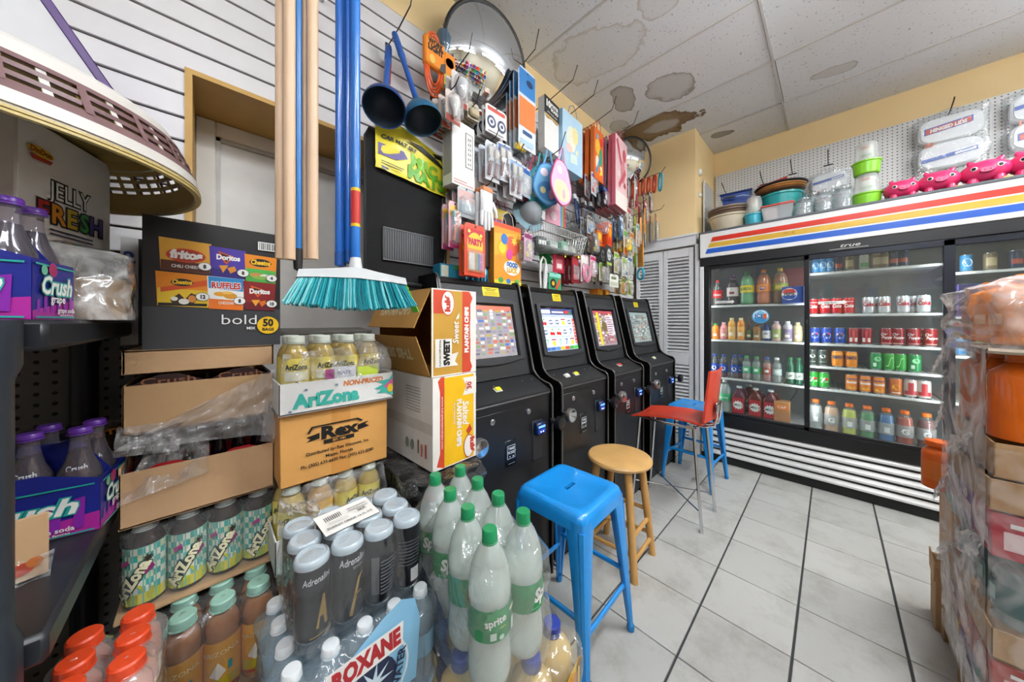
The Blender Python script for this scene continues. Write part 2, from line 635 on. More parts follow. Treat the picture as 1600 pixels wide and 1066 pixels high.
# ---- left wall
YEL = C('f6d9a2', .6, var=.03, scale=6, bump=.05, bscale=200)
OCH = C('c39a52', .55, var=.05)
wl = MB()
GRV = C('3a2a20', .8)
wl.box(-2.6, -.058, 1.515, 1.9, 0, 3.1, GRV)
wl.box(-.058, .968, 1.515, 1.9, 2.112, 3.1, GRV)
wl.box(.968, 3.3, 1.515, 1.9, 0, 3.1, GRV)
wall_left = STRUCT('wall_left', wl)
STRUCT('painted_band', MB().box(-2.6, 4.0, 1.5, 1.515, 2.795, 3.1, YEL), wall_left)
SLAT = C('dcdadb', .38, var=.02)
PIT = .0778
z = 2.095
lo_ = []
rows = []
zz = 2.795
while zz > .1:
 rows.append(zz)
 zz -= PIT
g = .0075
full = MB().box(-2.6, 3.3, 1.5, 1.514, -PIT + g, 0, SLAT, .002).mesh('slat')
lft = MB().box(-2.6, -.04, 1.5, 1.514, -PIT + g, 0, SLAT, .002).mesh('slat')
rgt = MB().box(.95, 3.3, 1.5, 1.514, -PIT + g, 0, SLAT, .002).mesh('slat')
for k, t in enumerate(rows):
 if t - PIT > 2.09:
  OBJ('slat', full, wall_left, (0, 0, t))
 else:
  if t > 2.095:
   OBJ('slat', MB().box(-.04, .95, 1.5, 1.514, 2.095, t, SLAT).mesh('slat'), wall_left)
  if t > 1.0:
   OBJ('slat', lft, wall_left, (0, 0, t))
  if t > 1.45:
   OBJ('slat', rgt, wall_left, (0, 0, t))
# painted linings of the deep door recess
jm = MB()
jm.box(-.058, -.04, 1.495, 1.88, 0, 2.112, OCH)
jm.box(.95, .968, 1.495, 1.88, 0, 2.112, OCH)
jm.box(-.04, .95, 1.495, 1.88, 2.095, 2.112, OCH)
trim1 = STRUCT('trim_1', jm)
DW = C('dedcd8', .45, var=.03)
d1 = MB().box(-.04, .95, 1.80, 1.84, 0, 2.095, C('e2e1df', .4, var=.04))
door1 = STRUCT('door_1', d1)
fr = MB()
fr.box(-.04, .02, 1.775, 1.81, 0, 2.095, DW, .004)
fr.box(.89, .95, 1.775, 1.81, 0, 2.095, DW, .004)
fr.box(.02, .89, 1.775, 1.81, 2.035, 2.095, DW, .004)
STRUCT('door_frame', fr, door1)
st = MB()
st.box(.02, .035, 1.785, 1.81, 0, 2.035, C('c9c7c3', .5))
st.box(.02, .89, 1.785, 1.81, 2.02, 2.035, C('b5b3af', .5))
STRUCT('door_stop', st, door1)
# ---- perforated metal back and base deck behind the machines
def peg_mat(name, base, hole, pitch, r, axis):
 m = bpy.data.materials.new(name)
 m.use_nodes = True
 nt, b, N, L = nodes(m)
 geo = N('ShaderNodeNewGeometry')
 sx = N('ShaderNodeSeparateXYZ')
 L(geo.outputs['Position'], sx.inputs[0])
 outs = []
 for ax in axis:
  d = N('ShaderNodeMath')
  d.operation = 'DIVIDE'
  d.inputs[1].default_value = pitch
  L(sx.outputs[ax], d.inputs[0])
  f = N('ShaderNodeMath')
  f.operation = 'FRACT'
  L(d.outputs[0], f.inputs[0])
  s2 = N('ShaderNodeMath')
  s2.operation = 'SUBTRACT'
  s2.inputs[1].default_value = .5
  L(f.outputs[0], s2.inputs[0])
  outs.append(s2)
 cb = N('ShaderNodeCombineXYZ')
 L(outs[0].outputs[0], cb.inputs[0])
 L(outs[1].outputs[0], cb.inputs[1])
 ln = N('ShaderNodeVectorMath')
 ln.operation = 'LENGTH'
 L(cb.outputs[0], ln.inputs[0])
 lt = N('ShaderNodeMath')
 lt.operation = 'LESS_THAN'
 lt.inputs[1].default_value = r / pitch
 L(ln.outputs['Value'], lt.inputs[0])
 mx = N('ShaderNodeMix')
 mx.data_type = 'RGBA'
 mx.inputs[6].default_value = lin(base)
 mx.inputs[7].default_value = lin(hole)
 L(lt.outputs[0], mx.inputs[0])
 L(mx.outputs[2], b.inputs['Base Color'])
 b.inputs['Roughness'].default_value = .45
 return m
PEGD = peg_mat('grey_perforated_board', 'b9b9b9', '2a2a2a', .0254, .0035, 'XZ')
STRUCT('perforated_panel', MB().box(.97, 3.29, 1.46, 1.514, .1, 1.455, PEGD), wall_left)
STRUCT('perforated_rail', MB().box(.97, 3.29, 1.30, 1.46, 1.415, 1.44, C('c6c6c6', .35, metal=.3)), wall_left)
# ---- closet at the corner: painted bulkhead, trim board, folding louvre doors
wc = MB()
wc.box(3.3, 3.97, .9, 1.5, 2.1, 3.1, YEL)
wc.box(3.36, 3.97, .9, 1.5, 0, 2.1, C('d8d4cc', .6))
wall_closet = STRUCT('wall_closet', wc)
WH = C('dfe1e4', .45, var=.03)
tb = MB()
tb.box(3.285, 3.3, .89, 1.5, 1.995, 2.1, WH, .003)
tb.box(3.27, 3.3, .875, 1.5, 2.085, 2.105, WH, .003)
STRUCT('trim_2', tb)
STRUCT('trim_3', MB().box(3.29, 3.36, .862, .90, 0, 2.0, WH, .003))
for k, (ya, yb) in enumerate(((.92, 1.195), (1.2, 1.475))):
 d = MB()
 for (a, b_) in ((ya, ya + .04), (yb - .04, yb)):
  d.box(3.315, 3.345, a, b_, .02, 1.985, WH, .003)
 for (za, zb) in ((.02, .14), (.845, .965), (1.9, 1.985)):
  d.box(3.315, 3.345, ya + .04, yb - .04, za, zb, WH, .003)
 dd = STRUCT('door_%d' % (k + 2), d)
 lv = MB()
 for (za, zb) in ((.14, .845), (.965, 1.9)):
  n = int((zb - za) / .033)
  for q in range(n):
   zc = za + (q + .5) * (zb - za) / n
   M = Matrix.Translation((3.33, 0, zc)) @ Matrix.Rotation(R(-38), 4, 'Y')
   lv.box(-.021, .021, ya + .04, yb - .04, -.0035, .0035, WH, 0, M)
 l = STRUCT('louvers', lv, dd)
 l['kind'] = 'stuff'
# ---- far wall behind the cooler
PEGW = peg_mat('white_peg_board', 'dcdcda', '4a4a4a', .0254, .0042, 'YZ')
wall_back = STRUCT('wall_back', MB().box(3.97, 4.05, -3.1, 1.9, 0, 3.1, YEL))
STRUCT('peg_board', MB().box(3.945, 3.965, -2.2, .88, 1.3, 2.845, PEGW), wall_back)
# ---- the rest of the shop, out of the photograph, closing the room
WT = C('d9cfb8', .7)
STRUCT('wall_right', MB().box(-2.6, 4.05, -3.2, -3.1, 0, 3.1, WT))
STRUCT('wall_rear', MB().box(-2.7, -2.6, -3.1, 1.9, 0, 3.1, WT))
PEGK = peg_mat('shaded_peg_board', '8f8f8d', '161616', .0254 * 1.1, .005, 'XZ')  # a white board; the shade on it is put into this grey
STRUCT('peg_panel', MB().box(-1.6, -.09, 1.44, 1.5, .05, 1.28, PEGK), wall_left)
# stocked gondolas behind the camera: what the round mirror looks at
pal = ['c8322b', 'e9b32a', '2f62b5', '3f9a4a', 'f0ede6', 'd9772c', '7a3f96', '2aa7b5', 'e6d6b0', '9a2430']
for gi, (gx, gy, ln_, rz) in enumerate(((-.2, -2.2, 3.6, 0), (-2.3, -.6, 2.4, R(-90)), (-.9, -1.15, 1.7, 0))):
 p = [('back_panel', MB().box(-ln_ / 2, ln_ / 2, -.02, .02, .1, 1.9, C('e3e1dc', .5)))]
 for zz in (.15, .55, .95, 1.35, 1.7):
  p.append(('shelf', MB().box(-ln_ / 2, ln_ / 2, -.02, .38, zz - .02, zz, C('d8d6d2', .4), .003)))
 st = MB()
 rr = random.Random(gi)
 for zz in (.15, .55, .95, 1.35, 1.7):
  x = -ln_ / 2 + .02
  while x < ln_ / 2 - .12:
   w_ = rr.uniform(.07, .13)
   st.box(x, x + w_, .05, .34, zz, zz + rr.uniform(.16, .3), C(rr.choice(pal), .5), .004)
   x += w_ + .01
 p.append(('packed_goods', st, None, None, 'stuff'))
 one('gondola_shelf', 'shelf', ['long stocked shop shelf across the aisle behind the camera', 'stocked shop shelf against the rear wall behind the camera', 'short stocked shop shelf just behind the camera'][gi], p, (gx, gy, 0), rz)
# ================================================================== SODA MACHINES OF CHANCE: four upright cabinets
BLK = C('17181b', .42, var=.1, bump=.08, bscale=300)
BLK2 = C('232528', .5, var=.08, bump=.1, bscale=400)
BLK3 = C('0b0b0d', .25)
EDGE = C('5d5a56', .35)
CHR = C('d8dadd', .12, metal=1.0, var=.0)
SIL = C('a9abad', .3, metal=.9, var=.02)
YST = C('f2d71c', .5)
INK = C('2a2618', .6)
def side_profile():
 pts = [(0, 0), (0, .915), (.004, .935), (.018, .95)]
 pts += [(.05, .957), (.085, .97), (.11, .988), (.128, 1.012), (.138, 1.05)]
 pts += [(.235, 1.455), (.243, 1.474), (.258, 1.484), (.5, 1.484), (.5, 0)]
 return pts
def arcade(w, screen_items, sticker, button, lock_kind, logo_y):
 p = Proto('arcade_machine', 'arcade machine')
 pr = side_profile()
 h = w / 2
 for s in (-1, 1):
  a = s * h
  k = p.part('side_panel', MB().prism(pr, a - s * .018, a, BLK3, axis='x'))
  p.part('edge_trim', MB().tube([(a - s * .009, y - .001 if y < .3 else y, z) for y, z in pr[:-2]], .0045, EDGE, 6), k)
 i = h - .018
 lo = MB().box(-i, i, .012, .03, .03, .905, BLK, .002)
 lo.box(-i, i, .03, .48, .0, .06, BLK3)
 lo.box(-i, i, .47, .49, .06, 1.45, BLK3)
 k = p.part('front_panel', lo)
 p.part('access_door', MB().box(-i + .012, i * .18, .007, .013, .06, .88, BLK, .002), k)
 p.part('ledge_trim', MB().tube([(-i, .012, .912), (i, .012, .912)], .006, C('4c4b4a', .35), 6), k)
 for kx in (-.55 * i, .35 * i):
  q = p.part('lock_cylinder', MB().lathe([(.013, 0), (.013, .008), (.009, .011), (.004, .0112), (0, .0112)], SIL, 14, Matrix.Translation((kx, .012, .845)) @ Matrix.Rotation(R(90), 4, 'X')))
 cp = MB()
 cp.prism([(.008, .905), (.008, .925), (.13, .985), (.15, .985), (.15, .9)], -i, i, BLK2, axis='x')
 k = p.part('control_panel', cp)
 sl = math.atan2(.06, .122)
 Mc = Matrix.Translation((0, .008, .925)) @ Matrix.Rotation(sl, 4, 'X')
 for bx, col in button:
  p.part('button', MB().box(bx - .02, bx + .02, .055, .085, 0, .006, C('d8d8d0', .4), .002, Mc).box(bx - .015, bx + .015, .058, .082, .006, .013, C(col, .3, emit=.25), .004, Mc), k)
 bm = MB()
 for bx in (-.8 * i, -.2 * i, .55 * i, .85 * i):
  bm.lathe([(.004, 0), (.004, .0015), (0, .003)], SIL, 8, Mc @ Matrix.Translation((bx, .1, 0)))
 p.part('bolts', bm, k, None, 'stuff')
 # sloped monitor face with a sunk screen
 ang = math.atan2(.097, .44)
 Mf = Matrix.Translation((0, .142, .99)) @ Matrix.Rotation(-ang, 4, 'X')
 L_ = .475
 sw, z0, z1 = i * .74, .1, .375
 bz = MB()
 for (xa, xb, za, zb) in ((-i, i, 0, z0), (-i, i, z1, L_), (-i, -sw, z0, z1), (sw, i, z0, z1)):
  bz.box(xa, xb, 0, .012, za, zb, BLK2, 0, Mf)
 # swollen surround
 n = 9
 for side in (0, 1):
  arcpts = []
  for q in range(n):
   t = -1 + 2 * q / (n - 1)
   arcpts.append((t * (sw + .03), (z1 + .012 + .022 * (1 - t * t)) if side else (z0 - .012 - .022 * (1 - t * t))))
  inner = [(sw, z1 if side else z0), (-sw, z1 if side else z0)]
  bz.prism(arcpts + inner, -.014, .0, C('2e3135', .45), Mf, 'y')
 for s in (-1, 1):
  bz.prism([(s * sw, z0), (s * sw, z1), (s * (sw + .03), z1 + .012), (s * (sw + .03), z0 - .012)], -.014, 0, C('2e3135', .45), Mf, 'y')
 k = p.part('monitor_bezel', bz)
 p.part('top_cap', MB().prism([(.235, 1.445), (.25, 1.47), (.5, 1.47), (.5, 1.445)], -i, i, BLK3, axis='x'))
 sc = MB().box(-sw, sw, .004, .02, z0, z1, C('090a0c', .1), 0, Mf)
 k2 = p.part('screen', sc, k)
 fr_ = lambda x, y, kk: tuple(Mf @ Vector((x, .0035 - kk, z0 + y)))
 p.part('screen_picture', ART(screen_items(sw * 1.94, z1 - z0 - .01), fr_, name='screen_picture', eps=.00003), k)
 gl = MB().box(-sw, sw, -.0065, -.0055, z0, z1, FILM('ffffff', .0, .03, 0, 1, .7), 0, Mf)
 p.part('screen_glass', gl, k)
 if sticker:
  sx, sy, ww, hh = sticker
  f2 = lambda x, y, kk: tuple(Mf @ Vector((sx + x, -.0005 - kk, sy + y)))
  p.part('notice_sticker', ART([('r', -ww / 2, 0, ww / 2, hh, YST), ('r', -ww * .36, hh * .76, ww * .36, hh * .82, INK), ('r', -ww * .26, hh * .58, ww * .26, hh * .64, INK), ('r', -ww * .4, hh * .38, ww * .4, hh * .41, INK), ('r', -ww * .43, hh * .26, ww * .43, hh * .28, INK), ('r', -ww * .43, hh * .14, ww * .43, hh * .16, INK)], f2, name='notice_sticker'), k)
 # ticket slot plate
 tx = -.12 * i
 tp = MB().box(tx - .035, tx + .035, .004, .013, .63, .745, BLK3, .003)
 k = p.part('ticket_plate', tp)
 f3 = plane((tx, .0035, .63), (1, 0, 0), (0, 0, 1))
 W_ = C('d7dde2', .4)
 p.part('ticket_sign', ART([('r', -.024, .034, .024, .092, W_), ('r', -.022, .036, .022, .09, BLK3), ('t', 'TAKE', 0, .073, .011, W_, {'bold': .03}), ('t', 'TICKET', 0, .056, .011, W_, {'bold': .03}), ('p', [(-.014, .046), (-.006, .046), (-.01, .04)], W_), ('star', .01, .043, .003, .005, 5, W_), ('r', -.02, .012, .02, .016, C('6d7073', .4))], f3, name='ticket_sign'), k)
 # bill acceptor with its blue light
 bx = .62 * i
 ba = MB().box(bx - .036, bx + .036, .008, .014, .6, .79, BLK2, .003)
 ba.box(bx - .03, bx + .03, -.018, .012, .725, .785, C('15264f', .3), .006)
 k = p.part('bill_acceptor', ba)
 f4 = plane((bx, -.0185, .725), (1, 0, 0), (0, 0, 1))
 p.part('indicator_lights', ART([('r', -.024, .036, .024, .046, C('4d7dff', .3, emit=2.0)), ('r', -.024, .012, .024, .03, C('123a9e', .3, emit=.5)), ('d', -.008, .018, .003, .003, C('e8f0ff', .3, emit=3)), ('d', .008, .018, .003, .003, C('e8f0ff', .3, emit=3))], f4, name='indicator_lights'), k)
 # hasps and round padlocks that stick out beside the front
 def puck(x, z, y, mat, face, r):
  M = Matrix.Translation((x, y, z)) @ Matrix.Rotation(R(90), 4, 'X')
  m = MB().lathe([(r * .8, 0), (r, .006), (r, .026), (r * .93, .031), (0, .031, face)], mat, 20, M)
  m.lathe([(r * .93, .0305, face), (r * .5, .0325), (0, .033)], face, 20, M, False)
  return m
 def hasp(x, z):
  return MB().box(x - .016, x + .016, -.01, .012, z - .012, z + .012, C('1a1a1c', .3, metal=.6), .003).box(x - .008, x + .008, -.03, 0, z - .008, z + .008, SIL, .002)
 if 'r' in lock_kind:
  k = p.part('hasp', hasp(h - .012, .77))
  p.part('padlock', puck(h - .005, .765, -.028, C('1b1b1d', .3, metal=.5), C('38393c', .25, metal=.6), .033), k)
 if 'l' in lock_kind:
  k = p.part('hasp', hasp(-h + .014, .79))
  p.part('padlock', puck(-h + .02, .785, -.03, SIL, CHR, .036), k)
 return p
def scr_slots(w, h):
 I = lambda c: C(c, .3, emit=.55)
 it = [('r', -w / 2, .004, w / 2, h, I('aab6c8')), ('r', -w / 2, h * .86, w / 2, h, I('30477e')), ('r', -w * .46, h * .88, -w * .2, h * .97, I('d9dfe8')), ('r', -w * .15, h * .9, w * .2, h * .94, I('f0e6e6')), ('d', w * .3, h * .93, w * .09, h * .045, I('b02a2a')), ('d', w * .41, h * .9, w * .05, h * .035, I('3a7a34'))]
 sym = [['c', 'b', 'b', 'a', 'b'], ['b', 'c', 'c', 'b', '7'], ['7', 'a', '7', '7', 'a']]
 for r in range(3):
  for c in range(5):
   x = -w * .42 + c * w * .19
   y = h * .68 - r * h * .235
   it.append(('r', x - w * .085, y - h * .095, x + w * .085, y + h * .105, I('e8edf2')))
   s = sym[r][c]
   if s == 'c':
    it += [('d', x - w * .035, y - h * .03, w * .038, h * .042, I('c41818')), ('d', x + w * .03, y - h * .035, w * .038, h * .042, I('d02020')), ('p', [(x - w * .03, y + h * .01), (x - w * .01, y + h * .08), (x + w * .05, y + h * .075), (x + w * .01, y + h * .055)], I('2f8f32'))]
   elif s == '7':
    it.append(('t', '7', x, y - h * .065, h * .14, I('2b5f9a') if (r + c) % 2 else I('5fae9a'), {'bold': .03}))
   elif s == 'a':
    it += [('r', x - w * .07, y + h * .05, x + w * .07, y + h * .08, I('9a2b30')), ('r', x - w * .045, y - h * .07, x + w * .045, y + h * .03, I('e0c02c'))]
   else:
    it += [('d', x, y, w * .07, h * .06, I('6d7794')), ('r', x - w * .06, y - h * .015, x + w * .06, y + h * .02, I('c9cede'))]
 it.append(('r', w * .44, h * .16, w * .5, h * .76, I('c03028')))
 for k in range(7):
  it.append(('r', w * .452, h * (.19 + .08 * k), w * .49, h * (.225 + .08 * k), I('f2b8a8')))
 cols = ['3566a8', '3566a8', '5584c0', 'e0b023', 'c2452f', '3c9a3c', '44bb44']
 for k, c in enumerate(cols):
  it.append(('r', -w / 2 + k * w / 7 + .002, .008, -w / 2 + (k + 1) * w / 7 - .002, h * .1, I(c)))
 return it
def scr_mosaic(seed, base, cols, glare):
 def f(w, h):
  I = lambda c: C(c, .3, emit=.5)
  rr = random.Random(seed)
  it = [('r', -w / 2, .004, w / 2, h, I(base))]
  it.append(('r', -w / 2, h * .9, w / 2, h, I(cols[0])))
  for r in range(13):
   for c in range(9):
    x0 = -w / 2 + c * w / 9
    y0 = .02 + r * h * .066
    it.append(('r', x0 + .003, y0 + .002, x0 + w / 9 * rr.uniform(.5, .98), y0 + h * .066 * rr.uniform(.5, .95), I(rr.choice(cols))))
  if seed == 3:
   it.append(('r', -w * .3, .01, -w * .2, h * .95, I('d9c518')))
   it.append(('d', 0, h * .55, w * .13, h * .14, I('6b5a38')))
   it.append(('r', w * .12, h * .3, w * .46, h * .88, I('d8c8d0')))
   for q in range(8):
    it.append(('r', w * .14, h * (.34 + .065 * q), w * rr.uniform(.3, .45), h * (.365 + .065 * q), I('6a4a58')))
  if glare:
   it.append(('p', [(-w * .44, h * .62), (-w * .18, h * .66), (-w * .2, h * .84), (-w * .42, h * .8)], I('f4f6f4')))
  return it
 return f
P1 = ['c2614a', 'd8c8b8', '8a7f9a', '5a5a72', 'b8b0a8', 'a8923a', '6c8a5a', '3d5ea8', '9a5a4a', 'e4e0d6', '7a7488']
P3 = ['b04a5a', 'd9cdd6', '8a6a7a', 'c8b83a', '5a6a4a', 'e8e0e6', '8a3a3a', 'd8d060']
P4 = ['8a9a9a', 'aab4ae', '5a6a70', 'c4ccc8', '6a5a4a', '98a4a0', 'b86a4a', '44524f']
for w_, xc, scr, stk, but, lk, lab in (
  (.53, .983, scr_mosaic(1, '8d8a90', P1, True), (.05, .415, .11, .048), [(-.05, 'd8d020')], 'rl', 'black slot cabinet nearest the plantain chip boxes, lighted picture screen'),
  (.495, 1.558, scr_slots, (.02, .415, .085, .048), [(-.1, 'd8d8d8'), (-.01, 'e0d81c')], 'rl', 'black slot cabinet with cherries and sevens on its screen'),
  (.455, 2.105, scr_mosaic(3, '9a8a90', P3, False), None, [(-.02, 'c02020')], 'rl', 'black slot cabinet without a yellow notice, behind the round wooden stool'),
  (.565, 2.722, scr_mosaic(4, '8a9694', P4, False), (.0, .415, .085, .045), [(-.02, 'c8c8a0')], 'rl', 'black slot cabinet at the row end beside the louvre doors')):
 arcade(w_, scr, stk, but, lk, .6).put((xc, .98, 0), 0, lab, 'row of slot cabinets')
one('mains_cable', 'cable', 'thin dark cable lying on floor beside first slot cabinet', [('cord', MB().tube([(1.258, .93, .004), (1.27, .965, .004), (1.285, .99, .004), (1.285, 1.1, .004), (1.28, 1.3, .004)], .004, C('2b2622', .6), 6))], (0, 0, 0))
# ================================================================== STOOLS AND CHAIR
BLU = C('1a92e4', .28, var=.04, coat=.4)
def metal_stool():
 p = Proto('metal_stool', 'stool')
 H, a, bt = .6, .148, .185
 # pressed seat: rounded square with rolled skirt and hand hole
 def rsq(h, r, n=5):
  pts = []
  for cx, cy, a0 in ((h - r, h - r, 0), (-h + r, h - r, 90), (-h + r, -h + r, 180), (h - r, -h + r, 270)):
   for k in range(n + 1):
    t = R(a0 + 90 * k / n)
    pts.append((cx + r * math.cos(t), cy + r * math.sin(t)))
  return pts
 rings = [(a + .012, .03, -.062), (a + .01, .032, -.03), (a + .004, .034, -.01), (a - .004, .036, -.002), (a - .016, .036, 0), (a - .03, .034, -.002), (a - .036, .03, -.004)]
 m = MB()
 vs, fs = [], []
 for hh, r, dz in rings:
  vs += [(x, y, H + dz) for x, y in rsq(hh, r)]
 n = 24
 for q in range(len(rings) - 1):
  for k in range(n):
   fs.append((q * n + k, q * n + (k + 1) % n, (q + 1) * n + (k + 1) % n, (q + 1) * n + k))
 # centre sheet with a slot: ring to slot outline
 slot = []
 for k in range(n):
  t = math.atan2(vs[(len(rings) - 1) * n + k][1], vs[(len(rings) - 1) * n + k][0])
  sx = .014 * math.cos(t) + (.021 if math.cos(t) > .25 else -.021 if math.cos(t) < -.25 else .084 * math.cos(t))
  slot.append((sx, .0125 * math.sin(t), H - .004))
 o = len(vs)
 vs += slot
 vs += [(x * .98, y * .98, H - .018) for x, y, _ in slot]
 q = (len(rings) - 1) * n
 for k in range(n):
  k2 = (k + 1) % n
  fs.append((q + k, q + k2, o + k2, o + k))
  fs.append((o + k, o + k2, o + n + k2, o + n + k))
 fs.append(tuple(range(o + n, o + 2 * n)))
 m.add(vs, fs, BLU)
 m.f[-1:] = []
 m.m[-1:] = []
 # dark sheet standing in for the shade seen through the slot
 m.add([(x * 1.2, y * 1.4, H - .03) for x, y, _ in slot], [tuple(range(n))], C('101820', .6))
 p.part('seat', m)
 for sx, sy in ((1, 1), (-1, 1), (-1, -1), (1, -1)):
  lg = MB()
  # folded channel leg: L section tapering to the foot
  tp, ft = (sx * (a + .006), sy * (a + .006), H - .03), (sx * bt, sy * bt, .012)
  def ring(c, wd, lip):
   x, y, z = c
   return [(x - sx * wd, y, z), (x - sx * wd * .5, y + sy * lip * .5, z), (x - sx * .006, y + sy * .001, z), (x + sx * .001, y - sy * .006, z), (x + sx * lip * .5, y - sy * wd * .5, z), (x, y - sy * wd, z),
     (x - sx * .009, y - sy * wd, z), (x - sx * .009, y - sy * .009, z), (x - sx * wd, y - sy * .009, z)]
  R_ = []
  for q in range(9):
   t = q / 8
   c = tuple(tp[i] + (ft[i] - tp[i]) * t for i in range(3))
   R_.append(ring(c, .075 + (.02 - .075) * min(1, t ** .8), .012))
  vs = [v for r in R_ for v in r]
  nn = 9
  fs = []
  for q in range(8):
   for k in range(nn):
    f = (q * nn + k, q * nn + (k + 1) % nn, (q + 1) * nn + (k + 1) % nn, (q + 1) * nn + k)
    fs.append(f if sx * sy > 0 else f[::-1])
  lg.add(vs, fs, BLU)
  k = p.part('leg', lg)
  # raised pressing down the outer corner
  p.part('leg_rib', MB().tube([(sx * (a + .004 + (bt - a) * t) - sx * .012, sy * (a + .004 + (bt - a) * t) - sy * .012 + 0, (H - .05) * (1 - t) + .02) for t in (.05, .3, .6, .95)], .02, BLU, 8, r1=.012), k)
  p.part('foot', MB().lathe([(.011, 0), (.015, .004), (.015, .022), (.011, .03)], C('1577ba', .5), 12, Matrix.Translation((sx * (bt - .008), sy * (bt - .008), 0))), k)
 zb = .2
 f = lambda z: bt + (a - bt) * (z / H) - .004
 for k in range(4):
  c = [(1, 1), (-1, 1), (-1, -1), (1, -1)]
  zz = zb + (.05 if k % 2 else 0)
  A, B = c[k], c[(k + 1) % 4]
  e = f(zz) - .006
  p.part('crossbar', MB().tube([(A[0] * e, A[1] * e, zz), (B[0] * e, B[1] * e, zz)], .008, BLU, 8, flat=1.3))
 return p
ms = metal_stool()
ms.put((1.055, .745, 0), R(2), 'bright blue metal stool nearest the camera beside the lime soda pack', 'blue metal stools')
ms.put((2.82, .775, 0), R(-3), 'bright blue metal stool behind the red chair near the cooler', 'blue metal stools')
WOOD = C('d9ab69', .38, var=.14, scale=9, coat=.2)
WOOD2 = C('cf9d5a', .42, var=.14, scale=12)
p = Proto('wooden_stool', 'stool')
p.part('seat', MB().lathe([(0, .512), (.145, .512), (.163, .522), (.166, .533), (.16, .543), (.146, .548), (.09, .546), (0, .544)], WOOD, 40))
ft = [(-.135, .125), (-.115, -.135), (.14, -.12), (.115, .14)]
tp = [(-.085, .085), (-.08, -.085), (.085, -.08), (.08, .085)]
at = lambda k, z: tuple(ft[k][i] + (tp[k][i] - ft[k][i]) * z / .515 for i in (0, 1)) + (z,)
for k in range(4):
 p.part('leg', MB().tube([at(k, z) for z in (0, .1, .3, .515)], .0175, WOOD2, 10, r1=.02))
for k, zs in ((0, (.12, .25)), (1, (.09, .2)), (2, (.12, .25)), (3, (.09, .2))):
 for z in zs:
  p.part('rung', MB().tube([at(k, z), at((k + 1) % 4, z)], .0105, WOOD2, 8))
p.put((1.59, .8, 0), 0, 'round natural wood stool between the blue stool and red chair')
RED = C('d8452c', .35, var=.05, coat=.2)
p = Proto('bar_chair', 'chair')
def seat_pt(u, v, off=0):
 x = (u - .5) * .33 * (1 - .12 * (1 - v) * abs(2 * u - 1))
 y = (v - .5) * .42
 z = .635 + .012 * math.cos(math.pi * (v - .3) * 1.3) - .022 * max(0, v - .75) * 4 * (v - .75) * 4 * .5 + .012 * (2 * u - 1) ** 2 + off
 return (x, y, z)
def slab(fn, nu, nv, mat, t):
 m = MB()
 m.grid(lambda u, v: fn(u, v, 0), nu, nv, mat)
 m.grid(lambda u, v: fn(1 - u, v, -t), nu, nv, mat)
 W = nu + 1
 o = W * (nv + 1)
 fs = []
 for i in range(nu):
  fs.append((i, o + nu - i, o + nu - i - 1, i + 1))
  a, b = nv * W + i, nv * W + i + 1
  fs.append((b, o + nv * W + nu - i - 1, o + nv * W + nu - i, a))
 for j in range(nv):
  fs.append((j * W, (j + 1) * W, o + (j + 1) * W + nu, o + j * W + nu))
  fs.append(((j + 1) * W + nu, j * W + nu, o + j * W, o + (j + 1) * W))
 k = m.mi(mat)
 for f in fs:
  m.f.append(list(f))
  m.m.append(k)
 return m
p.part('seat', slab(lambda u, v, o: seat_pt(u, v, o), 8, 10, RED, .012))
bk = lambda u, v, o: ((u - .5) * (.30 - .03 * v), -.215 - .03 * v - .035 * (1 - (2 * u - 1) ** 2) * .6 + (o if o else 0), .66 + v * .31)
p.part('backrest', slab(bk, 8, 6, RED, .012))
br = MB()
for s in (-1, 1):
 br.tube([(s * .04, -.12, .612), (s * .04, -.2, .606), (s * .04, -.255, .628), (s * .04, -.268, .68), (s * .04, -.27, .76)], .008, CHR, 8)
br.box(-.06, .06, -.272, -.262, .71, .77, CHR, .003)
p.part('back_bracket', br)
fm = MB()
fm.tube([(-.14, .17, .615), (.14, .17, .615), (.15, .0, .612), (.14, -.17, .612), (-.14, -.17, .612), (-.15, 0, .612)], .008, CHR, 8, closed=True)
p.part('seat_frame', fm)
for (sx, sy) in ((-1, 1), (1, 1), (1, -1), (-1, -1)):
 p.part('leg', MB().tube([(sx * .135, sy * .165, .615), (sx * .152, sy * (.215 if sy < 0 else .215), .0)], .0095, CHR, 10))
p.part('brace', MB().tube([(-.145, .2, .17), (.145, -.2, .12)], .004, CHR, 6))
p.part('brace', MB().tube([(.145, .2, .17), (-.145, -.2, .12)], .004, CHR, 6))
p.put((2.262, .755, 0), R(0), 'red plastic bar chair with chrome legs facing the slot cabinets')
# ================================================================== COOLER
DK = C('15171b', .35, var=.06)
DKM = C('2b2f38', .3, metal=.5)
WHT = C('e6e8e8', .35, var=.02)
GRL = C('cfd1d2', .35, metal=.25, var=.02)
YL, YR = .853, -1.14
XF = 3.3
ck = OBJ('display_cooler', None, None, (0, 0, 0), None, 'three door glass display cooler with red, gold and blue striped header', 'cooler')
def cpart(name, mb, parent=None, kind=None):
 o = OBJ(name, mb.mesh(name) if isinstance(mb, MB) else mb, parent or ck)
 if kind:
  o['kind'] = kind
 return o
body = MB()
body.box(XF + .02, 3.92, YL - .02, YL, .05, 2.06, WHT, .003)
body.box(XF + .02, 3.92, YR, YR + .02, .05, 2.06, WHT)
body.box(XF + .02, 3.92, YR, YL, 2.04, 2.07, C('4a4e55', .5))
body.box(3.88, 3.92, YR, YL, .3, 2.05, C('8f9496', .5))
body.box(XF + .02, 3.9, YR, YL, .36, .40, C('d5d7d8', .4))
body.box(XF + .02, 3.9, YR, YL, 1.83, 1.86, C('d5d7d8', .4))
cpart('cabinet_body', body)
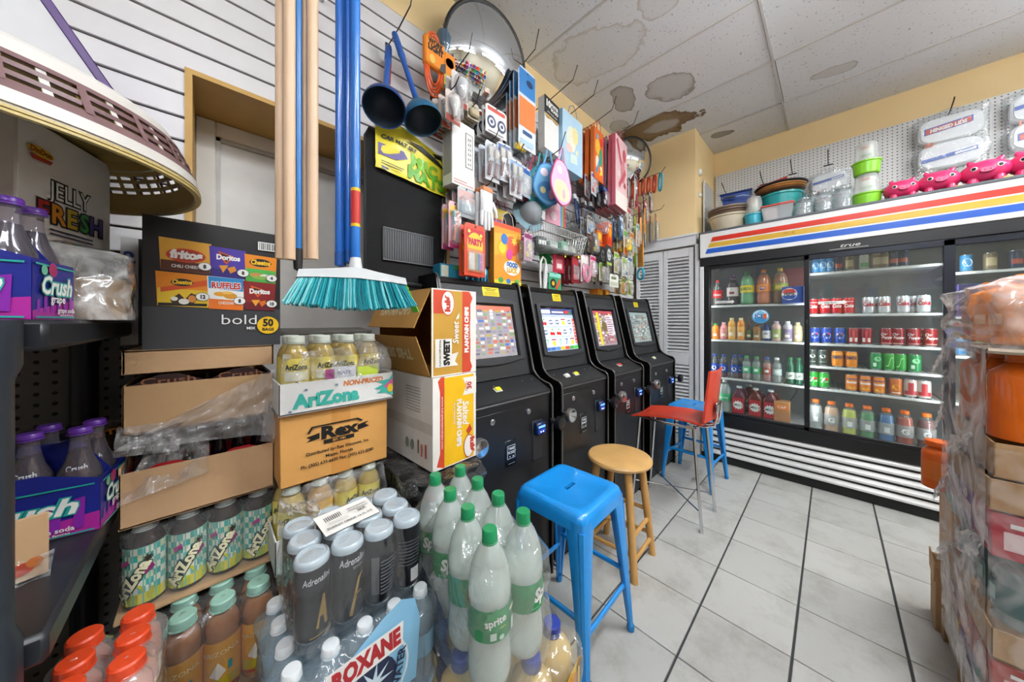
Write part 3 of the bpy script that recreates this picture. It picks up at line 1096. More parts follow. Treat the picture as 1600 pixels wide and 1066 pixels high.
hd = cpart('header_sign', MB().box(XF - .035, XF + .05, YR, YL, 1.853, 2.078, C('e9ebea', .3, var=.01), .004))
cpart('header_cap', MB().box(XF - .04, XF + .3, YR - .005, YL + .005, 2.074, 2.092, C('5a5f66', .45), .003))
cpart('header_end', MB().box(XF - .04, XF + .05, YL - .002, YL + .008, 1.845, 2.09, C('24262a', .4), .002))
fr_ = plane((XF - .0355, YL, 1.853), (0, -1, 0), (0, 0, 1))
Wd = YL - YR
def stripe(a, b, c, d):  # y of lower, upper edge; slanted left end
 return [(a, c), (b, d), (Wd, d), (Wd, c)]
cpart('header_stripes', ART([('p', stripe(.045, .062, .035, .078), C('1f5bbf', .35)), ('p', stripe(.066, .083, .088, .128), C('d9ae3c', .35)), ('p', stripe(.088, .103, .138, .178), C('d3321e', .35)),
                             ('t', 'TRUE', .62, .1, .02, C('b98f2e', .4), {'bold': .02})], fr_, name='header_stripes'), hd)
frm = MB()
frm.box(XF - .03, XF + .03, YR, YL, 1.775, 1.853, DK, .004)
frm.box(XF - .03, XF + .03, YR, YL, .335, .435, DK, .004)
frm.box(XF - .02, XF + .03, YL - .075, YL - .02, .4, 1.8, DK, .003)
frm.box(XF - .02, XF + .03, YR, YR + .05, .4, 1.8, DK, .003)
cpart('front_frame', frm)
cpart('left_post', MB().box(XF - .025, XF + .05, YL - .03, YL + .003, .3, 1.853, WHT, .003))
cpart('maker_mark', ART([('t', 'true', 0, 0, .026, C('c9c9c4', .3), {'sl': .3, 'w': .1}), ('r', -.1, -.012, .09, -.009, C('c9c9c4', .3))], plane((XF - .0305, -.09, 1.803), (0, -1, 0), (0, 0, 1)), name='maker_mark'))
GLASS = FILM('f4fbf8', .015, .015, .0, 1, .75)
doors = [(.79, .115, XF - .005), (.145, -.53, XF - .022), (-.50, -1.1, XF - .005)]
for k, (a, b_, x) in enumerate(doors):
 d = MB()
 t = .022 if k != 1 else .03
 mt = DK if k == 0 else C('31353f', .25, metal=.5)
 d.box(x - .012, x + .012, a - t, a, .435, 1.775, DK, .003)
 d.box(x - .012, x + .012, b_, b_ + (t if k == 0 else .045), .435, 1.775, mt, .003)
 d.box(x - .012, x + .012, b_, a, 1.735 if k else 1.745, 1.775, mt, .003)
 d.box(x - .012, x + .012, b_, a, .435, .462, DK, .003)
 dr = cpart('glass_door', d)
 OBJ('glass_pane', MB().box(x - .002, x + .002, b_ + .02, a - .02, .46, 1.75, GLASS).mesh('glass_pane'), dr)
 hy = b_ + .012 if k == 0 else a - .011
 OBJ('door_handle', MB().box(x - .02, x - .012, hy - .006, hy + .006, .95, 1.28, C('0d0e10', .3), .002).mesh('door_handle'), dr)
# round sticker on the first pane
stk = ART([('d', 0, 0, .058, .058, C('5aa7d8', .4)), ('d', 0, .004, .05, .048, C('dff0f6', .4)), ('p', [(-.045, -.01), (.045, -.01), (.03, -.045), (-.03, -.045)], C('3f90c8', .4)), ('t', 'ICE', -.008, -.01, .03, C('2f6fb0', .4), {'bold': .05}), ('r', .018, -.02, .04, .025, C('d86a3a', .4)), ('p', [(-.04, .02), (.04, .02), (0, .05)], C('7cc1e4', .4))], plane((XF - .0075, .412, 1.31), (0, -1, 0), (0, 0, 1)), name='round_sticker')
cpart('round_sticker', stk)
arr = [('p', [(0, 0), (.13, 0), (.13, -.008), (.15, .012), (.13, .03), (.13, .022), (0, .022)], C('e9ece9', .4)), ('t', 'slide door', .065, .006, .011, C('3a4a4a', .5))]
cpart('slide_arrow_sticker', ART(arr, plane((XF - .0075, .74, 1.43), (0, -1, 0), (0, 0, 1)), name='slide_arrow_sticker'))
cpart('slide_arrow_sticker', ART(arr, plane((XF - .0245, .07, 1.395), (0, -1, 0), (0, 0, 1)), name='slide_arrow_sticker'))
# kick grille: white louvres
for k in range(5):
 zt = .338 - k * .056
 cpart('grille_slat', MB().prism([(XF - .012, zt), (XF + .005, zt - .008), (XF + .005, zt - .046), (XF - .03, zt - .036), (XF - .03, zt - .022)], YR, YL - .04, C('e4e5e3', .3, var=.02), axis='y'))
cpart('grille_back', MB().box(XF + .005, XF + .03, YR, YL - .03, .06, .34, C('55585a', .5)))
cpart('toe_kick', MB().box(XF + .0, XF + .05, YR, YL - .02, .0, .062, C('17181a', .5), .003))
# shelves with front price rail
SH = {0: [1.417, 1.10, .75, .43], 1: [1.647, 1.324, 1.097, .92, .748, .415], 2: [1.58, 1.3, 1.05, .75, .415]}
spans = [(.815, .145), (.125, -.505), (-.525, -1.11)]
for k in range(3):
 a, b_ = spans[k]
 for z in SH[k]:
  m = MB().box(3.4, 3.415, b_, a, z - .017, z, C('c4c6c4', .35, var=.02), .003)
  m.box(3.415, 3.86, b_, a, z - .012, z - .006, C('c4c8c8', .4))
  s = cpart('shelf', m)
  if z > .5:
   n = int((a - b_) / .026)
   w2 = MB()
   for q in range(n):
    y = b_ + .013 + q * .026
    w2.box(3.412, 3.86, y - .002, y + .002, z - .006, z - .001, C('f0f2f0', .3))
   o = OBJ('shelf_wires', w2.mesh('shelf_wires'), s)
   o['kind'] = 'stuff'
# lamp strips behind the door posts
LEDM = C('f2f8ff', .4, var=0, emit=2)
for yy in (.835, .135, -.515, -1.09):
 o = cpart('lamp_strip', MB().box(3.345, 3.36, yy - .012, yy + .012, .5, 1.75, LEDM))
for yy, en in ((.8, .8), (.16, .8), (.10, .8), (-.48, .8), (-.55, .8)):
 ld = bpy.data.lights.new('cooler_lamp', 'AREA')
 ld.shape = 'RECTANGLE'
 ld.size, ld.size_y = 1.2, .03
 ld.energy = en
 ld.color = (.93, .98, 1)
 lo = bpy.data.objects.new('cooler_lamp', ld)
 COL.objects.link(lo)
 lo.location = (3.37, yy, 1.12)
 sgn = -1 if yy in (.8, .10, -.55) else 1
 lo.rotation_euler = Vector((.55, sgn * .8, 0)).to_track_quat('-Z', 'X').to_euler()
# ================================================================== DRINK KINDS
CAPW = C('e9e9e6', .35)
def can(w, top='c4c8ca', items=None, r=.031, h=.122, band=None):
 p = Proto('soda_can', 'can')
 S = C(top, .22, metal=.9, var=0)
 m = MB().lathe([(r * .78, 0, S), (r * .93, .008, w), (r, .014), (r, h - .014), (r * .9, h - .004), (r * .88, h - .002)], w, 18, cap=False)
 p.part('body', m)
 p.part('lid', MB().lathe([(r * .87, h - .004), (r * .9, h), (r * .86, h), (r * .8, h - .004), (0, h - .004)], S, 18, cap=False).box(-.006, .006, -.016, .006, h - .004, h - .0025, S))
 if items:
  p.part('printed_artwork', ART(items, cyl(r), True))
 return p
def bottle(body, cap, lab, items=None, r=.033, h=.22, lz=(.28, .62), neck=.013, shape='soda', rl=None, name='soda_bottle', liquid=None, fill=.8):
 """plastic bottle with ribs, shoulder, neck ring, screw cap and wrapped label"""
 p = Proto(name, 'bottle')
 if shape == 'soda':
  pr = [(r * .55, 0), (r * .86, h * .01), (r * .97, h * .06), (r, h * .12), (r * .985, h * .26), (r * .97, h * .28), (r * .97, h * .62), (r, h * .64), (r * .97, h * .68), (r * .82, h * .76), (r * .55, h * .85), (neck * 1.15, h * .905), (neck, h * .93), (neck, h * .985)]
 elif shape == 'tea':
  pr = [(r * .7, 0), (r * .95, h * .015), (r, h * .05), (r, h * .12), (r * .97, h * .14), (r * .97, h * .66), (r, h * .68), (r * .985, h * .73), (r * .85, h * .8), (r * .62, h * .86), (neck * 1.2, h * .895), (neck, h * .91), (neck, h * .97)]
 elif shape == 'sport':
  pr = [(r * .7, 0), (r * .96, h * .02), (r, h * .07), (r * .93, h * .12), (r * .98, h * .16), (r, h * .3), (r * .9, h * .4), (r * .88, h * .46), (r, h * .55), (r, h * .6), (r * .93, h * .64), (r * .96, h * .7), (r * .82, h * .8), (neck * 1.25, h * .87), (neck, h * .89), (neck, h * .97)]
 elif shape == 'glass':
  pr = [(r * .85, 0), (r, h * .015), (r, h * .5), (r * .9, h * .58), (r * .62, h * .68), (neck * 1.15, h * .78), (neck, h * .85), (neck, h * .97), (neck * 1.15, h * .975)]
 elif shape == 'two':
  pr = [(r * .45, 0), (r * .7, h * .004), (r * .92, h * .035), (r * 1.0, h * .1), (r * .985, h * .2), (r * .93, h * .3), (r * .95, h * .33), (r * .985, h * .36), (r * .985, h * .57), (r, h * .6), (r * .98, h * .66), (r * .86, h * .76), (r * .62, h * .85), (neck * 1.3, h * .91), (neck, h * .935), (neck, h * .975)]
 else:
  pr = [(r * .85, 0), (r, h * .02), (r, h * .72), (r * .93, h * .78), (r * .6, h * .86), (neck * 1.1, h * .9), (neck, h * .91), (neck, h * .97)]
 if liquid is not None:
  lp = [(q[0] * .96, max(q[1], .002)) for q in pr if q[1] <= h * fill]
  lp.append((0, lp[-1][1] + .001))
  p.part('liquid', MB().lathe(lp, liquid, 20))
 p.part('body', MB().lathe(pr, body, 22 if r > .04 else 18))
 ct = neck * (1.22 if shape != 'glass' else 1.3)
 cz = pr[-1][1] - h * (.055 if shape != 'glass' else .02)
 cm = MB()
 n = 18
 cm.lathe([(ct, cz), (ct, h - .003), (ct * .88, h), (0, h)], cap, n)
 cm.lathe([(ct * 1.06, cz - .004), (ct * 1.06, cz - .001)], cap, n)
 p.part('cap', cm)
 if lab is not None:
  rr = rl or r
  lm = MB().lathe([(rr + .0006, h * lz[0]), (rr + .0006, h * lz[1])], lab, 24, cap=False)
  k = p.part('label', lm)
  if items:
   p.part('printed_artwork', ART(items, cyl(rr + .0008, h * lz[0]), True), k)
 return p
def jug(body, cap, lab, items, w=.15, d=.13, h=.27, neck=.019, hz=(.12, .55), name='drink_jug'):
 """gallon style jug: rounded square body, sloping shoulder, side handle"""
 p = Proto(name, 'jug')
 def rsq(hx, hy, r, n=4):
  pts = []
  for cx, cy, a0 in ((hx - r, hy - r, 0), (-hx + r, hy - r, 90), (-hx + r, -hy + r, 180), (hx - r, -hy + r, 270)):
   for k in range(n + 1):
    t = R(a0 + 90 * k / n)
    pts.append((cx + r * math.cos(t), cy + r * math.sin(t)))
  return pts
 rings = [(.46, 0), (.5, .01), (.5, .3), (.485, .33), (.485, .36), (.5, .39), (.5, .6), (.46, .68), (.36, .78), (.22, .87), (.15, .905), (.135, .94)]
 vs, fs = [], []
 for s, t in rings:
  f = s / .5
  vs += [(x, y, t * h) for x, y in rsq(w * s, d * s, min(w, d) * .5 * (.35 + .6 * max(0, t - .6) / .4) * f * .98)]
 n = 20
 for q in range(len(rings) - 1):
  for k in range(n):
   fs.append((q * n + k, q * n + (k + 1) % n, (q + 1) * n + (k + 1) % n, (q + 1) * n + k))
 fs.append(tuple(range(n))[::-1])
 p.part('body', MB().add(vs, fs, body))
 p.part('handle', MB().tube([(w * .2, 0, h * .86), (w * .42, 0, h * .86), (w * .52, 0, h * .76), (w * .5, 0, h * .6)], .011, body, 8))
 p.part('cap', MB().lathe([(neck * 1.2, h * .93), (neck * 1.2, h - .003), (neck * 1.05, h), (0, h)], cap, 18))
 if lab is not None:
  f = plane((0, -d / 2 - .0006, h * hz[0]), (1, 0, 0), (0, 0, 1))
  hh = h * (hz[1] - hz[0])
  p.part('label', ART([('r', -w * .42, 0, w * .42, hh, lab)] + (items or []), f, name='label'))
 return p
def carton(w, d, h, mat, arts=(), name='carton', cat='box', b=.002):
 p = Proto(name, cat)
 k = p.part('box', MB().box(-w / 2, w / 2, -d / 2, d / 2, 0, h, mat, b))
 for face, items in arts:
  p.part('printed_artwork', ART(items, box_art(w, d, h, face)), k)
 return p
W1 = C('f0f0ec', .45)
FX = -math.pi / 2  # faces the aisle from the cooler
XS = 3.455
def on(z, y, pr, label, group=None, x=XS, rot=FX):
 return pr.put((x, y, z), rot, label, group)
# colours of what is inside
COLA = C('1c0f0c', .15)
CLR = FILM('dfeee6', .22, .08, .05, 20)
PEP = C('0f3f9e', .3)
pepsi_art = [('d', 0, .062, .023, .023, W1), ('p', [(-.022, .066), (-.012, .083), (.012, .083), (.022, .068), (.01, .072), (-.01, .066)], C('d02a2a', .4)), ('p', [(-.022, .06), (-.01, .058), (.01, .062), (.022, .058), (.01, .042), (-.012, .042)], C('1b4fb0', .4)), ('t', 'PEPSI', 0, .058, .0095, C('0c1830', .4), {'bold': .04, 'w': .036})]
K = {}
K['pepsi'] = can(PEP, items=pepsi_art)
K['coke'] = can(C('c3161c', .3), items=[('t', 'Coke', 0, .05, .026, W1, {'sl': .3, 'w': .05, 'bold': .03}), ('r', -.026, .09, .026, .094, W1)])
K['diet'] = can(C('d5d9dc', .25, metal=.35), items=[('t', 'Coke', 0, .055, .028, C('b81420', .4), {'w': .056, 'bold': .04}), ('t', 'DIET', -.014, .09, .008, C('b81420', .4))])
K['redcan'] = can(C('8c1a22', .3), items=[('r', -.02, .02, .02, .05, C('d9d4cc', .4)), ('r', -.006, .02, .006, .1, C('c04048', .4))])
K['maroon'] = can(C('8a1420', .3), items=[('t', 'Dr', -.014, .072, .018, W1, {'sl': .2}), ('t', 'Pepper', .004, .05, .018, W1, {'w': .05, 'sl': .2}), ('r', -.024, .015, .024, .02, C('d0a8a0', .4))])
K['dkgreen'] = can(C('39443e', .3), items=[('d', 0, .075, .017, .014, C('d8dcd4', .4)), ('r', -.018, .03, .018, .034, C('a8b0a8', .4))])
K['fanta'] = can(C('e88a1c', .3), items=[('t', 'FANTA', 0, .065, .022, C('16305a', .4), {'bold': .06, 'w': .056}), ('r', -.03, .1, .03, .104, C('f4d060', .4))])
K['green'] = can(C('2f9a3e', .3), items=[('p', [(-.02, .03), (.005, .095), (.018, .095), (-.006, .03)], C('9adf8a', .4))])
K['green2'] = can(C('218a4a', .3), items=[('r', -.016, .025, .0, .05, C('d8ead8', .4)), ('d', .006, .078, .017, .017, C('8ad09a', .4))])
K['seven'] = can(C('2a9a34', .3), items=[('t', '7', -.008, .045, .036, W1, {'bold': .04}), ('d', .013, .072, .01, .01, C('d02a2a', .4)), ('t', 'UP', .013, .045, .012, W1)])
K['sunk'] = can(C('e2812a', .3), items=[('t', 'Sunkist', 0, .06, .016, W1, {'bold': .04, 'w': .056, 'sl': .2}), ('d', 0, .028, .02, .01, C('f0b848', .4)), ('r', -.028, .088, .028, .094, C('2a4a9a', .4))])
K['dkorange'] = can(C('c8681c', .3), items=[('d', 0, .06, .02, .02, C('f0b030', .4)), ('r', -.02, .02, .02, .026, W1)])
K['whitered'] = can(C('c9b9b4', .3), items=[('r', -.03, .02, .03, .045, C('b02a34', .4)), ('r', -.012, .045, .012, .1, C('b02a34', .4))])
K['bluecan'] = can(C('3a8ac0', .3), items=[('d', 0, .06, .02, .025, C('d8e8f0', .4))], r=.026, h=.11)
K['darkcan'] = can(C('2a3a55', .3), items=[('r', -.02, .03, .02, .06, C('b04a3a', .4))], r=.026, h=.11)
K['browncan'] = can(C('8a7a60', .3), items=[('r', -.02, .03, .02, .08, C('c9b890', .4))], r=.026, h=.11)
K['whitegreen'] = can(C('c4cfc0', .3), items=[('r', -.02, .02, .02, .05, C('4a9a5a', .4))], r=.026, h=.11)
def row(z, ys, kinds, what, where, group):
 n = {}
 tot = {}
 for k in kinds:
  tot[what[k]] = tot.get(what[k], 0) + 1
 for y, k in zip(ys, kinds):
  w_ = what[k]
  i = n.get(w_, 0)
  n[w_] = i + 1
  lab = '%s, %s' % (w_, where) if tot[w_] == 1 else '%s, %s, %s' % (w_, ORD[i], where)
  on(z, y, K[k], lab, group)
def ypix(u, X=XS):
 a = (u - 800) / 486
 return (.7164 - .6978 * a) / (.6978 + .7164 * a) * X
WHAT = dict(pepsi='blue cola can with round logo', coke='red cola can with white script', diet='silver diet cola can with red letters', redcan='dark red soda can with pale panel', maroon='maroon pepper soda can', dkgreen='dark grey-green soda can', fanta='orange soda can with navy letters', green='bright green lime soda can', green2='deep green soda can',
   seven='green can with white seven', sunk='pale orange soda can with white script', dkorange='dark orange can with yellow disc', whitered='white and red soda can', bluecan='small light blue can', darkcan='small navy can', browncan='small brown and cream can', whitegreen='small white and green can')
d2 = lambda x: ypix(1240 + .3285 * x)
d1_ = lambda x: ypix(1090 + .2815 * x)
row(1.647, [d2(x) for x in (105, 140, 175, 215, 265, 335, 395, 430, 475, 520)], ['bluecan', 'bluecan', 'bluecan', 'darkcan', 'browncan', 'whitegreen', 'browncan', 'browncan', 'darkcan', 'darkcan'], WHAT, 'middle door top shelf', 'cans on the top shelf of the middle door')
row(1.324, [d2(x) for x in (92, 150, 205, 262, 355, 430, 520, 618)], ['coke', 'coke', 'coke', 'coke', 'diet', 'diet', 'diet', 'diet'], WHAT, 'middle door second shelf', 'cans on the second shelf of the middle door')
row(1.097, [d2(x) for x in (102, 158, 220, 284, 345, 440, 495, 568, 652)], ['pepsi', 'pepsi', 'pepsi', 'redcan', 'redcan', 'maroon', 'maroon', 'maroon', 'maroon'], WHAT, 'middle door third shelf', 'cans on the third shelf of the middle door')
row(.92, [d2(x) for x in (90, 138, 208, 275, 392, 455, 505, 573)], ['dkgreen', 'dkgreen', 'fanta', 'fanta', 'green2', 'green', 'green', 'green2'], WHAT, 'middle door fourth shelf', 'cans on the fourth shelf of the middle door')
row(.748, [d2(x) for x in (94, 146, 275, 340, 405, 485, 555, 620)], ['seven', 'seven', 'sunk', 'sunk', 'sunk', 'dkorange', 'whitered', 'whitered'], WHAT, 'middle door fifth shelf', 'cans on the fifth shelf of the middle door')
# second rows of cans behind, shown between the front ones
row_b = [(1.324, ['coke', 'coke', 'diet', 'diet'], (120, 235, 395, 570)), (1.097, ['pepsi', 'redcan', 'maroon', 'maroon'], (130, 315, 467, 610)), (.92, ['fanta', 'green', 'green2'], (242, 425, 540)), (.748, ['sunk', 'sunk'], (308, 372))]
nm = {1.324: 'second', 1.097: 'third', .92: 'fourth', .748: 'fifth'}
for z, ks, xs_ in row_b:
 cnt = {}
 for k, x in zip(ks, xs_):
  i = cnt.get(k, 0)
  cnt[k] = i + 1
  K[k].put((XS + .075, d2(x) * 1.022, z), FX, '%s, back row, %s shelf, middle door%s' % (WHAT[k], nm[z], ', right one' if i else ''), 'cans in back rows of the middle door')
# sports drinks on the bottom
ORC = C('e8701c', .35)
for i, (x, c, nme) in enumerate(((105, 'c4cac8', 'clear white'), (180, 'dcae90', 'peach'), (265, 'c9cf4a', 'yellow-green'), (350, '2f8a4a', 'green'), (440, '2f74b0', 'blue'), (528, 'b3432a', 'red-orange'), (632, '6a2026', 'dark red'))):
 b_ = bottle(FILM('e6ecea', .1, .08, .05, 20), ORC, FILM('c9cccc', .55, .2, .1, 20), [('t', 'G', 0, .022, .035, C('dfe3e3', .4), {'bold': .05})] if i in (1, 5, 6) else [('r', -.012, .012, .014, .05, C('dfe3e3', .4))], .04, .235, (.24, .58), .018, 'sport', .041, 'sports_drink_bottle', C(c, .2, var=.03), .84)
 on(.415, d2(x), b_, '%s sports drink with orange cap, bottom of the middle cooler door' % nme, 'sports drinks in the cooler')
# left door
two = lambda liq, cap, lab, items=None, body=None: bottle(body or FILM('e6ecea', .08, .06, .05, 20), cap, lab, items, .052, .3, (.36, .57), .014, 'two', .0518, 'large_soda_bottle', liq, .86)
REDC = C('c3161c', .35)
on(1.417, d1_(112), bottle(FILM('e6ecea', .08, .06, .05, 20), REDC, REDC, [('t', 'Coke', 0, .02, .02, W1, {'sl': .3})], .04, .24, (.3, .6), .014, 'soda', None, 'soda_bottle', COLA, .85), 'dark cola bottle with red label, far left on the top cooler shelf')
on(1.417, d1_(195), bottle(FILM('d8d0d8', .08, .06, .05, 20), C('5a2a6a', .35), C('c9c2bc', .45), [('r', -.02, .02, .02, .04, C('7a2a3a', .5))], .045, .27, (.3, .6), .015, 'soda', None, 'soda_bottle', COLA, .85), 'dark soda bottle with pale label and purple cap, top cooler shelf')
on(1.417, d1_(274), two(C('5cab74', .2), C('2f8a4a', .35), C('d9c02a', .45), [('t', 'JUSOL', 0, .022, .022, C('2a7a34', .5), {'bold': .04})]), 'large green soda bottle with yellow label, top cooler shelf')
on(1.417, d1_(365), two(C('d06a20', .2), C('e07a20', .35), C('e0832a', .45), [('d', 0, .03, .022, .016, C('2a4a9a', .4)), ('t', 'Fanta', 0, .026, .012, W1)]), 'large orange soda bottle with navy logo, top cooler shelf')
on(1.417, d1_(458), two(C('8a4a18', .2), C('c0a030', .35), C('7a8a3a', .45), [('r', -.03, .015, .03, .045, C('c9b04a', .4))]), 'large amber juice bottle with green label, top cooler shelf')
on(1.417, d1_(535), carton(.13, .26, .13, C('1c4aa8', .4), [('front', [('d', -.02, .07, .048, .048, W1), ('p', [(-.066, .08), (-.045, .11), (.005, .11), (.024, .08)], C('d02a2a', .4)), ('p', [(-.066, .058), (-.045, .03), (.005, .03), (.024, .058)], C('1b4fb0', .4)), ('t', 'PEPSI', -.02, .06, .02, C('0c1830', .4), {'bold': .04})])], 'soda_carton'), 'blue cola carton with round logo, top cooler shelf')
one('promo_card', 'card', 'plain dark red card standing behind the top cooler shelf', [('card', MB().box(-.08, .08, -.003, .003, 0, .3, C('7a2a34', .5), .001))], (3.56, d1_(520), 1.42), FX)
S2 = [(100, .03, .15, 'e0862a', 'orange drink bottle with green cap', '3a9a3a', 'd97a20', 'juice'), (146, .03, .16, 'd98a8a', 'pink drink bottle', 'd8a0a0', 'd89a94', 'soda'), (190, .03, .2, 'd9a04a', 'cream and orange coffee bottle', 'e0c890', 'ddb878', 'tea'), (241, .03, .2, 'd98a3a', 'golden orange coffee bottle', 'e8d0a0', 'e0a850', 'tea'),
      (286, .024, .15, '4a2a20', 'small dark brown coffee bottle', '6a4a3a', '4a6a3a', 'glass'), (330, .03, .14, 'a8743a', 'brown coffee cup bottle with dark lid', '5a3a20', '9a7a4a', 'juice'), (381, .03, .15, '2a3a6a', 'navy bottle with white band', '1c2a50', 'd0d4dc', 'juice'), (437, .032, .17, 'c9a8a0', 'pale bottle with green and pink label', 'c0a8b8', '9aa860', 'tea'), (500, .032, .17, 'b8b0b8', 'pale bottle with purple label', 'd8d8d8', '8a7a9a', 'tea'), (556, .03, .16, 'c9b890', 'beige milk drink bottle', 'd8c8a0', 'cdbf98', 'tea')]
for x, r_, h_, c, nme, cp, lb, sh in S2:
 on(1.1, d1_(x), bottle(C(c, .25), C(cp, .4), C(lb, .45), [('r', -r_ * .5, .01, r_ * .5, h_ * .2, C('e8e0d0', .5)), ('r', -r_ * .4, h_ * .24, r_ * .4, h_ * .29, C(c, .4))], r_, h_, (.15, .6), r_ * .42, sh), nme + ', second shelf of the left cooler door', 'mixed bottles on the second cooler shelf')
kb = bottle(FILM('c8d0e0', .1, .06, .05, 20), C('1b3f94', .35), C('163f9a', .4), [('d', 0, .03, .018, .018, W1), ('t', 'PEPSI', 0, .026, .008, C('0c1830', .4), {'bold': .03})], .032, .21, (.25, .58), .0125, 'soda', None, 'soda_bottle', COLA, .85)
for i, x in enumerate((95, 145, 205, 232)):
 on(.75, d1_(x), kb, 'cola bottle with blue label, %s on the third shelf of left cooler door' % ORD[i], 'blue label cola bottles', XS + (.06 if i == 3 else 0))
for x, liq, lab, cp, nme in ((272, 'd8e2dc', '4aa870', '3a9a5a', 'clear lime soda with mint label'), (327, 'b8d0c0', '3a9a50', '2f8a4a', 'clear lime soda with green label'), (386, 'b8746a', 'a84a3a', '3a5ab0', 'reddish soda with blue cap'), (440, 'c8d0ce', 'b8c8c4', 'e0e0e0', 'clear water bottle with pale label')):
 on(.75, d1_(x), bottle(FILM('e6ecea', .12, .06, .05, 20), C(cp, .35), C(lab, .45), [('r', -.014, .016, .014, .04, C('dfe8e0', .4))], .032, .21, (.3, .55), .0125, 'soda', None, 'soda_bottle', FILM('%s' % liq, .3, .1, 0, 10) if x != 386 else C(liq, .2), .82), nme + ', third shelf of the left cooler door', 'small sodas on the third cooler shelf')
for x, nme in ((515, 'left'), (562, 'right')):
 on(.75, d1_(x), bottle(C('2a5a44', .15), C('2f7a4a', .35), C('c9d0c8', .45), [('t', 'UP', 0, .015, .02, C('2a5a44', .5))], .028, .22, (.2, .45), .0125, 'soda'), 'green soda bottle with pale label, %s of the pair on third cooler shelf' % nme, 'green glassy sodas')
on(.43, d1_(150), two(FILM('dbe8e2', .3, .1, 0, 10), C('dfe4e0', .35), C('3aa870', .45), [('t', 'Sprite', 0, .02, .02, W1, {'sl': .2})]), 'large clear lime soda with green label, bottom of left cooler door')
mj = jug(C('5a1c18', .15), C('e8e8e6', .35), C('b4202a', .4), [('star', 0, .07, .03, .042, 12, W1), ('t', "Milo's", 0, .06, .022, C('1a1a1a', .5), {'sl': .2, 'w': .06})], .1, .1, .25, .017, (.06, .6), 'tea_jug')
for i, x in enumerate((230, 322, 405)):
 on(.43, d1_(x), mj, 'red label tea jug with white splash, %s, left cooler door bottom' % ORD[i], 'tea jugs in the cooler', XS + .01)
mj.put((XS + .16, d1_(285) * 1.045, .43), FX, 'red label tea jug half hidden behind the two front ones', 'tea jugs in the cooler')
on(.43, d1_(470), carton(.1, .1, .17, C('b07a4a', .6), [('front', [('r', -.04, .1, .04, .15, C('d9772c', .5)), ('t', 'CAP', 0, .115, .02, W1)])], 'drink_carton'), 'small tan drink carton with orange band, bottom cooler shelf')
one('inner_cable', 'cable', 'thin dark cable hanging inside the left cooler door', [('cord', MB().tube([(3.6, .2, .74), (3.6, .21, .66), (3.6, .26, .56), (3.6, .29, .48), (3.6, .31, .44)], .004, C('2a2a2a', .5), 6))], (0, 0, 0))
# what shows through the right door above the pallet
rr = random.Random(5)
for i in range(6):
 on(1.58, -.60 - i * .085, K[['bluecan', 'browncan', 'darkcan', 'whitegreen', 'browncan', 'bluecan'][i]], '%s, %s on the top shelf behind the right cooler door' % (['light blue can', 'brown cream can', 'navy can', 'white green can', 'tan cream can', 'pale blue can'][i], ORD[i]), 'cans behind the right cooler door')
on(1.3, -.64, carton(.17, .2, .2, C('3a2f6a', .4), [('front', [('r', -.07, .02, .07, .06, C('6a4aa0', .4)), ('r', -.07, .09, .07, .13, C('2a2050', .4)), ('star', .02, .15, .012, .03, 9, C('b8a0d0', .4))])], 'purple_carton'), 'dark purple drink carton behind the right cooler door')
on(1.3, -.85, carton(.17, .2, .2, C('4a4a8a', .4), [('front', [('r', -.07, .02, .07, .1, C('8a90c0', .4))])], 'blue_carton'), 'slate blue drink carton behind the right cooler door')
for i in range(5):
 on(1.05, -.58 - i * .085, K[['bluecan', 'seven', 'pepsi', 'coke', 'sunk'][i]], '%s behind the right cooler door, lower shelf' % ['light blue can', 'green can with seven', 'round logo blue can', 'red script can', 'orange script can'][i], 'cans behind the right cooler door')
